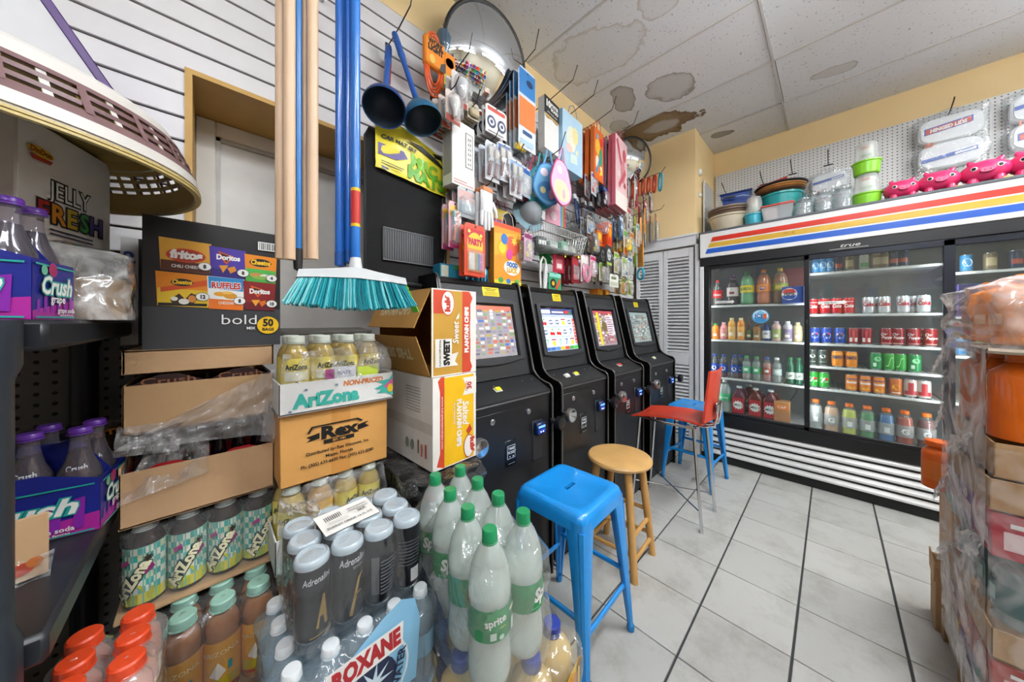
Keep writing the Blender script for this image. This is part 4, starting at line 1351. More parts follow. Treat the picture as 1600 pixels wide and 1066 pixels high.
# ================================================================== STACKED GOODS BEFORE THE DOOR
KRAFT = C('b8946a', .75, var=.06, scale=10, bump=.05, bscale=80)
KRAFT2 = C('c7a27a', .75, var=.06, scale=10, bump=.05, bscale=80)
KEDGE = C('9a7850', .8)
CLEAR = FILM('f4f6f6', .13, .1, .7, 16, 1.3, 9)
CLEAR2 = FILM('f0f2f4', .07, .1, .6, 18, 1.2)
def nz(x, y, z, s=1.0):
 return mnoise.noise(Vector((x * s, y * s, z * s)))
def shrink(x0, x1, y0, y1, z0, tops, slope, mat, seed=0, floor_h=None, n=72, edge=.02, wav=.004, side_n=12, top_n=12, dent=None):
 """film drawn tight round a pack: walls round the outline, a tented top held up by the points (x, y, z)"""
 m = MB()
 cx, cy = (x0 + x1) / 2, (y0 + y1) / 2
 hx, hy = (x1 - x0) / 2, (y1 - y0) / 2
 per = []
 for k in range(n):
  t = 2 * math.pi * k / n
  c, s = math.cos(t), math.sin(t)
  e = .28
  per.append((hx * math.copysign(abs(c) ** e, c), hy * math.copysign(abs(s) ** e, s)))
 fl = floor_h if floor_h is not None else z0 + .05
 def H(x, y):
  h = fl
  for (a, b, zt) in tops:
   h = max(h, zt - slope * math.hypot(x - a, y - b))
  return h + wav * nz(x, y, seed, 22)
 vs, W = [], n
 for j in range(side_n + 1):
  t = j / side_n
  for (a, b) in per:
   x, y = cx + a, cy + b
   zt = H(x, y)
   z = z0 + (zt - z0) * t
   q = 1 + (.8 * wav * nz(a, b, z + seed, 18)) / max(hx, hy) * 4 - (dent or 0) * math.sin(math.pi * t)
   vs.append((cx + a * q, cy + b * q, z))
 for j in range(1, top_n):
  s = 1 - j / top_n
  for (a, b) in per:
   x, y = cx + a * s, cy + b * s
   vs.append((x, y, H(x, y)))
 fs = []
 for j in range(side_n + top_n - 1):
  for k in range(n):
   fs.append((j * W + k, j * W + (k + 1) % W, (j + 1) * W + (k + 1) % W, (j + 1) * W + k))
 o = len(vs)
 vs.append((cx, cy, H(cx, cy)))
 last = (side_n + top_n - 1) * W
 for k in range(n):
  fs.append((last + k, last + (k + 1) % W, o))
 m.add(vs, fs, mat)
 return m
def sheet(pts, mat, nu=24, nv=14, amp=.006, seed=0, torn=0.0, thick=False):
 """loose wrinkled film over a bilinear patch of four corners (a, b, c, d)"""
 a, b, c, d = [Vector(p) for p in pts]
 nrm = (b - a).cross(d - a).normalized()
 m = MB()
 def f(u, v):
  vv = v * (1 - torn * (.5 + .5 * nz(u * 5, seed, 0, 1.3)))
  p = a * (1 - u) * (1 - vv) + b * u * (1 - vv) + c * u * vv + d * (1 - u) * vv
  w_ = nz(u * 4 + seed, vv * 3, seed, 1.5) + .6 * nz(u * 11, vv * 7 + seed, 1, 1.3)
  return tuple(p + nrm * amp * w_ * 1.6)
 m.grid(f, nu, nv, mat)
 return m
def tray(w, d, h, mat=KRAFT, t=.004, name='cardboard_tray', arts=(), front=None, cat='tray'):
 p = Proto(name, cat)
 p.part('tray_bottom', MB().box(-w / 2, w / 2, -d / 2, d / 2, 0, t, mat))
 hf = front or h
 p.part('tray_front', MB().box(-w / 2, w / 2, -d / 2, -d / 2 + t, 0, hf, mat, .001))
 p.part('tray_back', MB().box(-w / 2, w / 2, d / 2 - t, d / 2, 0, h, mat, .001))
 for s in (-1, 1):
  p.part('tray_side', MB().box(s * w / 2 - (t if s > 0 else 0), s * w / 2 + (0 if s > 0 else t), -d / 2, d / 2, 0, h, mat, .001))
 for face, items in arts:
  p.part('printed_artwork', ART(items, box_art(w, d, h, face)))
 return p
YW, BKT, WHI = C('f3c21a', .45), C('141414', .5), C('f2f2ee', .5)
# ---- column A, bottom to top
one('cardboard_case', 'box', 'plain cardboard case on floor below the orange tea bottles', [('box', MB().box(-.135, .125, -.2, .17, 0, .37, KRAFT, .003))], (0, 1.24, 0))
tea_o = bottle(FILM('e8c8a0', .15, .1, .05, 20), C('a9d8c6', .4), C('f0a822', .4), [('r', -.033, .0, .033, .035, C('c9b01c', .4)), ('d', -.004, .06, .02, .022, C('e6a83a', .4)), ('p', [(-.02, .045), (-.004, .075), (.01, .05), (-.004, .035)], C('efe6d8', .4)), ('r', .012, .05, .02, .07, C('4aa0a8', .4)), ('t', 'ARIZONA', 0, .092, .01, C('e8d8a0', .4)), ('r', -.03, .006, .03, .014, C('b04a3a', .4))], .033, .222, (.08, .62), .019, 'tea', .0332, 'tea_bottle', C('c9854a', .2, var=.03), .86)
for i, x in enumerate((-.112, -.043, .024, .092)):
 tea_o.put((x, 1.035, .374), R(-8), 'orange tea bottle with pale mint cap, %s in the low front row' % ORD[i], 'orange tea bottles with mint caps')
for i, x in enumerate((-.112, -.043, .024, .092)):
 tea_o.put((x, 1.105, .374), R(-8), 'orange tea bottle with mint cap in the low back row, %s' % ORD[i], 'orange tea bottles with mint caps')
tops = [(x, y, .602) for x in (-.112, -.043, .024, .092) for y in (1.035, 1.105)]
one('shrink_wrap', 'film', 'clear shrink wrap over the orange tea bottles with mint caps', [('film', shrink(-.148, .128, 1.0, 1.14, .375, tops, .9, CLEAR2, 1, .56))], (0, 0, 0))
one('cardboard_tray', 'tray', 'flat cardboard pad under the checkered tea bottles', [('pad', MB().box(-.15, .14, 1.09, 1.44, .598, .606, KRAFT2, .001))], (0, 0, 0))
def checker_art(r):
 it = []
 cs = [C('3fb0a4', .45), C('e9ead6', .45), C('7fc9bb', .45), C('d8d9b8', .45)]
 cw = 2 * math.pi * r / 18
 for i in range(-6, 6):
  for j in range(7):
   it.append(('r', i * cw, .02 + j * .016, (i + 1) * cw, .02 + (j + 1) * .016, cs[(i + j) % 2 + (2 if (i * 3 + j) % 5 == 0 else 0)]))
 it = [('r', -6 * cw, 0, 6 * cw, .02, C('c9cf3a', .45))] + it
 # flat layers: keep all checks on the same level
 out = [it[0]]
 return it
def checker_bottle(n):
 r, h = .0345, .19
 p = bottle(C('2a1f1c', .12), C('cfd6d4', .4), C('7fc2b4', .45), None, r, h, (.06, .74), .017, 'tea', .0348, 'tea_bottle')
 b = MB()
 cw = 2 * math.pi * .0352 / 18
 f = cyl(.0357, h * .06)
 cs = [C('3fb0a4', .45), C('e9ead6', .45), C('6fbfb2', .45), C('cfd3a8', .45)]
 for i in range(-6, 6):
  for j in range(7):
   mt = cs[(i + j) % 2 + (2 if (i * 3 + j) % 5 == 0 else 0)]
   x0, x1, y0, y1 = i * cw, (i + 1) * cw, .024 + j * .0148, .024 + (j + 1) * .0148
   b.add([f(x0, y0, 0), f(x1, y0, 0), f(x1, y1, 0), f(x0, y1, 0)], [(0, 1, 2, 3)], mt)
  b.add([f(i * cw, 0, 0), f((i + 1) * cw, 0, 0), f((i + 1) * cw, .024, 0), f(i * cw, .024, 0)], [(0, 1, 2, 3)], C('c9cc30', .45) if i % 3 else C('e8d85a', .45))
 p.part('checkered_print', b)
 it = [('p', [(-.02, .0), (.02, .0), (.026, .03), (.0, .045), (-.026, .028)], C('d8d23a', .45)), ('t', 'AriZona', -.002, .05, .021, C('3a3440', .45), {'rot': R(62), 'bold': .12, 'w': .104}), ('t', 'AriZona', -.002, .05, .021, C('f4efc8', .45), {'rot': R(62), 'bold': .05, 'w': .1}), ('p', [(.012, .066), (.026, .078), (.022, .09), (.01, .076)], C('8a2a6a', .45)), ('p', [(-.026, .09), (-.012, .098), (-.014, .108), (-.028, .1)], C('b04a8a', .45)), ('star', .016, .105, .004, .009, 7, C('3a3020', .45))]
 p.part('brand_print', ART(it, cyl(.0361, h * .06), True))
 return p
cb = checker_bottle(0)
for j, y in enumerate((1.138, 1.208)):
 for i, x in enumerate((-.108, -.038, .032, .1)):
  cb.put((x, y, .607), R((-14, 8, -6, 20)[i]), 'dark tea bottle with mint checkered label, %s in the %s row' % (ORD[i], ('front', 'rear')[j]), 'checkered tea bottles')
tops = [(x, y, .8) for x in (-.108, -.038, .032, .1) for y in (1.138, 1.208)]
one('shrink_wrap', 'film', 'clear shrink wrap around the checkered dark tea bottles', [('film', shrink(-.146, .138, 1.1, 1.25, .607, tops, .5, CLEAR2, 2, .75))], (0, 0, 0))
# red cherry soda in an open tray
tray(.276, .36, .14, KRAFT2, front=.125).put((-.006, 1.28, .8), 0, 'cardboard tray holding the red cherry soda carriers', 'cardboard soda trays')
RDC, GRN = C('a81420', .4), C('2f8a5a', .4)
def carrier(w, d, h, base, arts_f, arts_s, handle=True, art_l=None):
 p = Proto('bottle_carrier', 'carrier')
 t = .002
 k = p.part('carrier_wall', MB().prism([(-w / 2, 0), (w / 2, 0), (w / 2, h * .82), (w * .12, h), (-w * .12, h), (-w / 2, h * .82)], -d / 2, -d / 2 + t, base, axis='y'))
 if arts_f:
  p.part('printed_artwork', ART(arts_f, plane((0, -d / 2 - .0003, 0), (1, 0, 0), (0, 0, 1))), k)
 p.part('carrier_wall', MB().box(-w / 2, w / 2, d / 2 - t, d / 2, 0, h * .82, base))
 for s in (-1, 1):
  k = p.part('carrier_wall', MB().box(s * w / 2 - (t if s > 0 else 0), s * w / 2 + (0 if s > 0 else t), -d / 2, d / 2, 0, h * .82, base))
  if arts_s and s > 0:
   p.part('printed_artwork', ART(arts_s, plane((w / 2 + .0003, 0, 0), (0, 1, 0), (0, 0, 1))), k)
 p.part('carrier_bottom', MB().box(-w / 2, w / 2, -d / 2, d / 2, 0, t, base))
 if handle:
  m = MB().prism([(-w * .5 + .003, 0), (w * .5 - .003, 0), (w * .5 - .003, h * .8), (w * .26, h * 1.35), (-w * .26, h * 1.35), (-w * .5 + .003, h * .8)], -.0015, .0015, base, axis='y')
  p.part('carrier_handle', m)
 return p
crush_f = lambda w, h, fl, bg: [('r', -w * .46, h * .06, w * .46, h * .74, bg), ('d', w * .05, h * .72, w * .1, h * .1, C('c4204a', .4)), ('d', -w * .3, h * .68, w * .07, h * .07, C('6ac0a0', .4)), ('t', 'Crush', .0, h * .36, h * .26, WHI, {'bold': .05, 'w': w * .78, 'sl': .25}), ('t', fl, w * .1, h * .18, h * .1, WHI, {'bold': .02})]
rc = carrier(.132, .16, .125, RDC, crush_f(.132, .125, 'cherry', C('c01824', .4)), None, False)
rc.put((-.072, 1.185, .806), 0, 'red cherry soda carrier, left one in the cardboard tray', 'red cherry soda carriers')
rc.put((.062, 1.185, .806), 0, 'red cherry soda carrier, right one in the cardboard tray', 'red cherry soda carriers')
gb = bottle(C('130c12', .06), C('3a1418', .3), None, None, .03, .2, (.2, .5), .013, 'glass', None, 'soda_bottle')
for i, x in enumerate((-.108, -.072, -.036, .026, .062, .098)):
 for j, y in enumerate((1.15, 1.215)):
  gb.put((x if i not in (0, 2, 3, 5) else x + (-.006 if i in (0, 3) else .006), y, .809), 0, 'dark cherry soda bottle in the red carriers, %s of the %s row' % (ORD[i], ('front', 'rear')[j]), 'cherry soda bottles in red carriers', (.55, .55, .93))
tray(.27, .36, .112).put((-.004, 1.28, 1.008), 0, 'cardboard tray under the torn plastic film', 'cardboard soda trays')
dkc = carrier(.128, .16, .128, C('2a0d10', .5), [('r', -.05, .06, .05, .1, C('4a1c18', .5)), ('t', 'Crush', 0, .105, .016, C('8a5a3a', .5), {'w': .09})], None, False)
dkc.put((-.068, 1.185, 1.013), 0, 'dark soda carrier, left one between the two cardboard trays', 'dark soda carriers')
dkc.put((.062, 1.185, 1.013), 0, 'dark soda carrier, right one between the two cardboard trays', 'dark soda carriers')
one('cardboard_tray', 'tray', 'shallow cardboard tray lid under the black chip box', [('lid_top', MB().box(-.135, .135, -.18, .18, .05, .054, KRAFT2)), ('lid_front', MB().box(-.135, .135, -.18, -.176, 0, .054, KRAFT2, .001)), ('lid_side', MB().box(.131, .135, -.18, .18, 0, .054, KRAFT2)), ('lid_side', MB().box(-.135, -.131, -.18, .18, 0, .054, KRAFT2)), ('lid_back', MB().box(-.135, .135, .176, .18, 0, .054, KRAFT2))], (-.004, 1.28, 1.146))
one('torn_film', 'film', 'torn clear plastic film hanging over the middle cardboard tray', [('film', sheet([(.137, 1.09, 1.135), (-.02, 1.09, 1.06), (-.15, 1.082, .985), (.14, 1.075, .955)], FILM('f4f4f6', .2, .1, .8, 18, 1.6), 30, 22, .012, 3)),
     ('hanging_strip', sheet([(.112, 1.088, 1.04), (.14, 1.085, 1.05), (.142, 1.08, .93), (.1, 1.08, .94)], FILM('f4f4f6', .2, .1, .8, 18, 1.6), 8, 16, .008, 5)), ('side_flap', sheet([(-.146, 1.098, 1.03), (-.05, 1.092, 1.03), (-.05, 1.08, .96), (-.15, 1.085, .97)], FILM('f4f4f6', .2, .1, .8, 18, 1.6), 14, 10, .008, 8))], (0, 0, 0))
one('torn_film', 'film', 'clear plastic film over the left red cherry carrier and tray front', [('film', sheet([(-.145, 1.088, .86), (.0, 1.088, .89), (.0, 1.11, .975), (-.1, 1.13, .975)], CLEAR, 20, 14, .008, 11))], (0, 0, 0))
# chip box
CB = C('26272a', .5, var=.1, scale=4)
w_, h_ = .256, .312
def bag(x, y, w, h, top, bot, bfr=.4):
 j = .003
 return [('p', [(x, y), (x + w, y - j), (x + w + j, y + h), (x - j, y + h + j)], top), ('p', [(x, y), (x + w, y - j), (x + w, y + h * bfr), (x, y + h * (bfr + .04))], bot)]
O_ = C('e98a1a', .45)
CHP = C('e6a02a', .5)
fi = [('r', -.128, .1, .128, .312, C('18181a', .5)), ('r', -.128, 0, .128, .1, C('3a3c40', .5))]
fi += bag(-.1, .187, .083, .075, C('e0a63a', .45), C('5a2f20', .45), .3)
fi += [('d', -.058, .226, .034, .017, C('c8402a', .45)), ('d', -.058, .226, .03, .013, C('a83a24', .45)), ('t', 'fritos', -.058, .219, .019, WHI, {'bold': .06, 'w': .056, 'sl': .1}), ('t', 'CHILI CHEESE', -.058, .196, .007, WHI, {'bold': .02, 'w': .05})]
fi += bag(-.015, .18, .065, .075, C('4a35a0', .45), C('33247a', .45), .25)
fi += [('p', [(-.002, .247), (.03, .236), (.014, .214), (.006, .225)], C('d05a20', .45)), ('p', [(.003, .242), (.024, .235), (.014, .22)], BKT), ('t', 'Doritos', .018, .226, .0125, WHI, {'bold': .05, 'w': .046}), ('p', [(.0, .21), (.018, .212), (.008, .192)], CHP), ('p', [(.016, .205), (.03, .211), (.034, .2), (.022, .191)], C('d98a1a', .45))]
fi += bag(.053, .17, .064, .075, O_, C('4cb04a', .45), .5)
fi += [('d', .084, .227, .024, .011, BKT), ('t', 'Cheetos', .084, .222, .0125, YW, {'bold': .05, 'w': .043, 'sl': .1}), ('d', .075, .193, .014, .006, C('c98a4a', .45)), ('d', .094, .19, .012, .007, C('e8ead8', .45)), ('d', .084, .186, .018, .005, C('8ab04a', .45))]
fi += bag(-.105, .103, .085, .078, O_, C('e8c02a', .45), .5)
fi += [('p', [(-.1, .135), (-.022, .155), (-.022, .17), (-.1, .146)], C('d8551c', .45)), ('r', -.104, .103, -.022, .11, BKT), ('d', -.065, .16, .019, .009, BKT), ('t', 'Cheetos', -.065, .156, .01, YW, {'bold': .05, 'w': .034, 'sl': .1}), ('p', [(-.085, .118), (-.07, .133), (-.06, .12), (-.05, .135), (-.035, .128), (-.045, .11), (-.08, .106)], C('3a2a1a', .5)), ('d', -.062, .114, .009, .007, C('e8e4dc', .5)), ('d', -.048, .121, .007, .009, C('d98a3a', .5)), ('d', -.078, .12, .006, .005, C('efe8da', .5))]
fi += bag(-.019, .098, .066, .08, WHI, C('e8761c', .45), .28)
fi += [('p', [(-.019, .15), (.047, .145), (.048, .178), (-.02, .18)], C('2a8ac8', .45)), ('t', 'RUFFLES', .014, .151, .015, WHI, {'bold': .12, 'w': .058}), ('t', 'RUFFLES', .014, .151, .015, C('c42a2a', .45), {'bold': .04, 'w': .056}), ('d', .004, .136, .014, .006, CHP), ('d', .022, .132, .013, .008, C('d9952a', .45)), ('d', .016, .14, .011, .004, C('efc05a', .45)), ('t', 'CHEDDAR', .014, .11, .007, WHI, {'w': .03})]
fi += bag(.05, .098, .064, .074, C('8a1c1c', .45), C('6a1420', .45), .22)
fi += [('p', [(.062, .164), (.094, .152), (.078, .132), (.07, .142)], C('d05a20', .45)), ('p', [(.067, .158), (.088, .151), (.078, .138)], BKT), ('t', 'Doritos', .082, .142, .0125, WHI, {'bold': .05, 'w': .044}), ('p', [(.064, .124), (.083, .125), (.073, .107)], CHP), ('p', [(.08, .12), (.094, .124), (.096, .116), (.086, .106)], C('d9701a', .45))]
for x, y, t in ((-.026, .203, '8'), (.047, .195, '8'), (.108, .187, '4'), (-.03, .127, '12'), (.04, .12, '8'), (.108, .115, '10')):
 fi += [('d', x, y, .0125, .0105, BKT), ('d', x, y, .0115, .0095, WHI), ('t', t, x, y - .0045, .009, BKT, {'bold': .06, 'ws': .8})]
fi += [('t', 'bold', .04, .058, .026, WHI, {'w': .07, 'bold': -.005}), ('t', 'MIX', .063, .044, .007, WHI, {'bold': .02, 'w': .018}), ('d', .1, .055, .024, .024, YW), ('t', '50', .1, .053, .019, BKT, {'bold': .05, 'ws': .85}), ('t', 'BAGS', .1, .04, .0075, BKT, {'bold': .05}), ('r', .078, .262, .118, .285, WHI)]
for k in range(9):
 fi.append(('r', .081 + k * .004, .264, .0825 + k * .004 + (.0008 if k % 3 else 0), .283, C('3a3a3a', .5)))
p = Proto('chip_box', 'box')
k = p.part('box', MB().box(-w_ / 2, w_ / 2, -.13, .13, 0, h_, CB, .003))
p.part('printed_artwork', ART(fi, plane((0, -.1304, 0), (1, 0, 0), (0, 0, 1)), eps=.00012), k)
p.part('yellow_print', ART([('d', .0, .04, .04, .04, YW)], box_art(w_, .26, h_, 'left')), k)
p.put((.016, 1.232, 1.2005), R(1), 'black chip variety box printed with six snack bags and yellow 50')
# dark case behind with blue digit
one('dark_case', 'box', 'dark box with white end panel and blue digit behind the chip box', [('box', MB().box(-.1, .1, -.055, .055, 0, .3, C('2a2a2c', .5), .003)), ('white_panel', ART([('r', -.1, 0, -.068, .3, C('d8d6d2', .5)), ('t', '2', -.084, .23, .03, C('2a4a9a', .5), {'bold': .04})], plane((0, -.0555, 0), (1, 0, 0), (0, 0, 1)), name='white_panel'))], (-.075, 1.422, 1.2005))
# ---- column B
one('cardboard_case', 'box', 'plain cardboard case on floor below the lemonade bottles', [('box', MB().box(-.13, .14, -.22, .2, 0, .61, KRAFT, .003))], (.27, 1.24, 0))
ari_art = lambda w, h: [('t', 'NON-PRICED', w * .2, h * .72, h * .17, C('d9772c', .5), {'bold': .04, 'w': w * .38, 'sl': .15}), ('t', 'AriZona', -w * .12, h * .2, h * .42, C('3fb3a4', .5), {'bold': .06, 'w': w * .56}),
      ('p', [(w * .3, h * .45), (w * .4, h * .6), (w * .33, h * .72), (w * .46, h * .76), (w * .5, h * .95), (w * .5, h * .12), (w * .42, h * .26), (w * .33, h * .28), (w * .38, h * .4)], C('3fb3a4', .5)), ('p', [(w * .4, h * .5), (w * .5, h * .8), (w * .5, h * .3)], C('d05a9a', .5)), ('d', w * .47, h * .42, w * .03, h * .16, C('e8c02a', .5)), ('d', -w * .3, h * .75, .004, .003, C('7a8aa0', .5)), ('d', -w * .05, h * .8, .004, .003, C('7a8aa0', .5)), ('d', -w * .42, h * .12, .004, .003, C('7a8aa0', .5))]
lem = bottle(FILM('eee6c0', .2, .08, .05, 20), C('dfe6da', .4), C('ecd96a', .45), [('r', -.04, 0, .04, .03, C('e8cf3a', .45)), ('r', -.028, .06, .028, .085, C('f0eccf', .45)), ('t', 'AriZona', 0, .09, .014, C('2a3a3a', .5), {'w': .05, 'bold': .03}), ('d', 0, .035, .018, .014, C('c9d04a', .45)), ('p', [(-.012, .045), (0, .06), (.012, .045), (0, .03)], C('3a3a2a', .5))], .0325, .2, (.1, .7), .017, 'tea', .0328, 'lemonade_bottle', C('cfae3a', .2, var=.03), .86)
yt = tray(.29, .3, .09, C('d8dad8', .6), front=.088, arts=[('front', ari_art(.29, .088))])
yt.put((.265, 1.14, .613), 0, 'white printed tray of lemonade bottles behind the dark energy cans', 'white printed drink trays')
n = 0
lem2 = bottle(FILM('eee6c0', .2, .08, .05, 20), C('dfe6da', .4), C('e8b23a', .45), [('r', -.03, 0, .03, .05, C('e8a81c', .45)), ('r', -.028, .07, .028, .1, C('efd88a', .45))], .0325, .2, (.1, .7), .017, 'tea', .0328, 'lemonade_bottle', C('c9902a', .2, var=.03), .86)
for j, y in enumerate((1.035, 1.105)):
 for i, x in enumerate((.162, .23, .298, .366)):
  (lem2 if i == 1 else lem).put((x, y, .62), R((-20, 6, 30, -8)[i]), 'lemonade bottle below the tan distributor box, %s of the %s row' % (ORD[i], ('front', 'rear')[j]), 'lemonade bottles below the tan box')
one('shrink_wrap', 'film', 'crumpled clear film over the lemonade bottles under the tan box', [('film', sheet([(.125, .99, .71), (.41, .99, .72), (.4, 1.0, .82), (.13, 1.0, .82)], CLEAR, 26, 12, .006, 21)), ('bunched_film', sheet([(.13, .985, .8), (.21, .982, .78), (.23, .98, .72), (.15, .985, .76)], FILM('f6f6f6', .28, .12, .9, 22, 1.6), 14, 10, .014, 23))], (0, 0, 0))
TAN = C('dba158', .6, var=.04, scale=8)
bxp = [('r', -.02, .0, .03, .192, C('d0924a', .45)), ('p', [(-.075, .125), (-.06, .142), (.06, .142), (.085, .125), (.06, .108), (-.06, .108)], C('dba158', .6)),
       ('p', [(-.082, .108), (-.05, .112), (-.05, .128), (-.082, .122), (-.072, .115)], BKT), ('p', [(.082, .134), (.05, .128), (.05, .112), (.084, .118), (.072, .126)], BKT), ('t', 'Rex', 0, .11, .032, BKT, {'bold': .05, 'w': .1}), ('r', -.04, .094, .04, .105, BKT), ('t', 'EST. 1981', 0, .0965, .006, TAN, {'bold': .03}),
       ('t', 'Distributed by: Rex Discount, Inc.', .0, .072, .0085, BKT, {'w': .165, 'bold': .02}), ('t', 'Miami, Florida', 0, .056, .0085, BKT, {'w': .072, 'bold': .02}), ('t', 'Ph: (305) 633-6650 Fax: (305) 633-8080', 0, .04, .0085, BKT, {'w': .19, 'bold': .02})]
fr_o = [('p', [(-.07, .15), (.05, .15), (.065, .14), (.058, .138), (.046, .146), (-.066, .146), (-.076, .13), (-.08, .134)], BKT)]
p = carton(.28, .38, .192, TAN, [('front', bxp + fr_o)], 'distributor_box')
p.put((.272, 1.192, .826), 0, 'tan distributor box with black ribbon lettering beneath the white tray')
at_ = tray(.296, .26, .085, C('e2e2e0', .55), front=.083, arts=[('front', ari_art(.296, .083))])
at_.put((.275, 1.115, 1.02), 0, 'white printed tray of yellow tea bottles on the tan box', 'white printed drink trays')
for j, y in enumerate((1.035, 1.105)):
 for i, x in enumerate((.172, .236, .3, .364)):
  lem.put((x, y, 1.026), R((-6, 12, -18, 4)[i]), 'yellow tea bottle in the upper white tray, %s of the %s row' % (ORD[i], ('front', 'rear')[j]), 'yellow tea bottles in the upper tray')
one('loose_film', 'film', 'loose clear film bunched over the upper white tray', [('film', sheet([(.13, .99, 1.1), (.33, .985, 1.1), (.3, 1.01, 1.19), (.14, 1.01, 1.18)], CLEAR, 24, 12, .008, 31)), ('puffed_bag', shrink(.32, .42, 1.0, 1.1, 1.1, [(.365, 1.05, 1.225)], .7, FILM('f6f6f6', .2, .1, .9, 22, 1.7), 33, 1.15, 40, .02, .008))], (0, 0, 0))
one('cardboard_sheet', 'card', 'dark grey flat cardboard sheet lying behind the yellow tea caps', [('sheet', MB().box(-.135, .135, -.06, .06, 0, .012, C('5a5752', .6), .003))], (.28, 1.2, 1.228), (R(4), 0, 0))
one('price_flag', 'card', 'small pink and white price card among the yellow tea bottles', [('card', ART([('r', -.02, 0, .045, .035, C('d8d8e0', .5)), ('r', -.035, -.01, -.012, .03, C('b04a8a', .5)), ('t', 'NATE', .014, .012, .01, C('5a6a9a', .5)), ('r', .05, -.01, .11, .03, C('c9de4a', .5))], plane((0, 0, 0), (1, 0, 0), (0, 0, 1)), name='card'))], (.27, .996, 1.1))
# ---- energy cans in front
EN = C('25282d', .28, metal=.55, var=.04)
def ecan(v):
 GO = C('b8975a', .35, metal=.6)
 it = {0: [('t', 'Adrenaline', -.006, .118, .013, C('c9ccd0', .35), {'w': .05, 'sl': .15}), ('p', [(-.01, .03), (.002, .09), (.006, .09), (.012, .03), (.006, .03), (.003, .05), (-.003, .05), (-.005, .03)], GO), ('r', -.02, .016, .02, .018, GO)],
          1: [('t', 'Adrenaline', 0, .122, .015, C('c9ccd0', .35), {'w': .055, 'sl': .15}), ('t', 'SHOC', .008, .112, .006, C('8a8c90', .35)), ('p', [(-.01, .02), (.006, .09), (.02, .098), (.01, .085), (-.004, .018)], GO), ('p', [(-.002, .055), (.014, .06), (.01, .064), (.0, .06)], GO)],
          2: [('r', -.024 + .0, .03, -.008, .11, C('5a5d63', .4))] + [('r', -.006, .028 + .008 * q, .024, .032 + .008 * q, C('5a5d63', .4)) for q in range(10)],
          3: [('r', .004, .02, .024, .05, C('b8babc', .4))] + [('r', -.02, .06 + .008 * q, .022, .0625 + .008 * q, C('50535a', .4)) for q in range(8)]}[v]
 p = can(EN, 'cfd4d8', it, .031, .158)
 p.name = 'energy_can'
 return p
EC = [ecan(i) for i in range(4)]
LID = C('c9dfee', .3, metal=.2)
xs_, ys_ = (.147, .211, .275, .339), (.722, .786, .85)
rowsn = ('front', 'middle', 'rear')
for j, y in enumerate(ys_):
 for i, x in enumerate(xs_):
  rt = EC[i].put((x, y - .004 * i, .644), R((18, 8, -4, -16)[i]), 'dark energy drink can with blue-white rim, %s in the %s row' % (ORD[i], rowsn[j]), 'energy drink cans in shrink wrap')
  OBJ('plastic_rim', MB().lathe([(.0312, .145), (.0318, .152), (.029, .1585), (.0268, .16), (.0262, .1575), (0, .1572)], FILM('dcecf6', .6, .12, .3, 20, 1.5), 18, cap=False).mesh('plastic_rim') if (i, j) == (0, 0) else bpy.data.meshes['plastic_rim'], rt)
tops = [(x, y, .808) for x in xs_ for y in ys_]
one('shrink_wrap', 'film', 'clear shrink wrap around the dark energy drink cans', [('film', shrink(.112, .374, .684, .884, .642, tops, .35, FILM('f6fafc', .05, .08, .5, 20, 1.3), 5, .78))], (0, 0, 0))
one('price_label', 'label', 'white paper price label with barcode lying on the energy cans', [('paper', MB().box(-.06, .06, -.035, .035, 0, .001, C('ece9e4', .6))), ('printed_artwork', ART([('r', -.045 + k * .004, .004, -.0435 + k * .004, .02, BKT) for k in range(9)] + [('t', 'ENERGY DRINK 16 FL OZ', -.002, -.024, .006, BKT, {'w': .1}), ('r', .004, .006, .05, .008, C('8a8a8a', .5)), ('r', .004, .014, .05, .016, C('8a8a8a', .5)), ('r', -.045, -.006, -.002, -.005, C('8a8a8a', .5)), ('r', -.045, -.012, -.002, -.011, C('8a8a8a', .5)), ('t', 'SER', .03, -.008, .009, BKT)], plane((0, 0, .0012), (1, 0, 0), (0, 1, 0))))], (.232, .79, .812), (R(9), R(2), R(8)))
# ---- bottled water case under the cans
wb = bottle(FILM('eaf4f8', .2, .05, .1, 30), C('e4e9ec', .35), FILM('9fd0e8', .5, .15, .1, 20), None, .0315, .2, (.3, .55), .013, 'soda', None, 'water_bottle')
q = 0
for j, y in enumerate((.683, .747, .811, .875)):
 for i, x in enumerate((.107, .17, .234, .297, .36)):
  rn = ('front', 'second', 'third', 'rear')[j]
  wb.put((x, y, .436), 0, 'clear water bottle with white cap, %s in the %s row' % (ORD[i], rn), 'water bottles under the energy cans')
tops = [(x, y, .637) for x in (.107, .17, .234, .297, .36) for y in (.683, .747, .811, .875)]
wf = FILM('d8ecf8', .12, .08, .6, 18, 1.3)
LB = C('8cc6e8', .4)
NV = C('16264a', .4)
wa = ART([('p', [(-.13, -.1), (.1, -.1), (.112, .02), (.1, .07), (.07, .085), (.03, .07), (-.03, .035), (-.09, -.02)], LB), ('d', .01, -.04, .074, .074, C('eaf4fa', .4)), ('d', .01, -.04, .069, .069, LB), ('d', .01, -.045, .046, .046, NV), ('star', .01, -.045, .012, .04, 9, C('cfe4f0', .4)), ('p', [(-.075, -.012), (.07, -.006), (.072, .042), (-.075, .036)], WHI), ('t', 'ROXANE', 0, 0, .032, C('b0202a', .4), {'w': .13, 'bold': .06, 'rot': R(2)}), ('t', 'WATER', .068, -.05, .016, NV, {'rot': R(78), 'bold': .03})],
         plane((.2257, .6405, .585), (1, 0, 0), (0, 0.03, 1)), name='brand_print', eps=.0006)
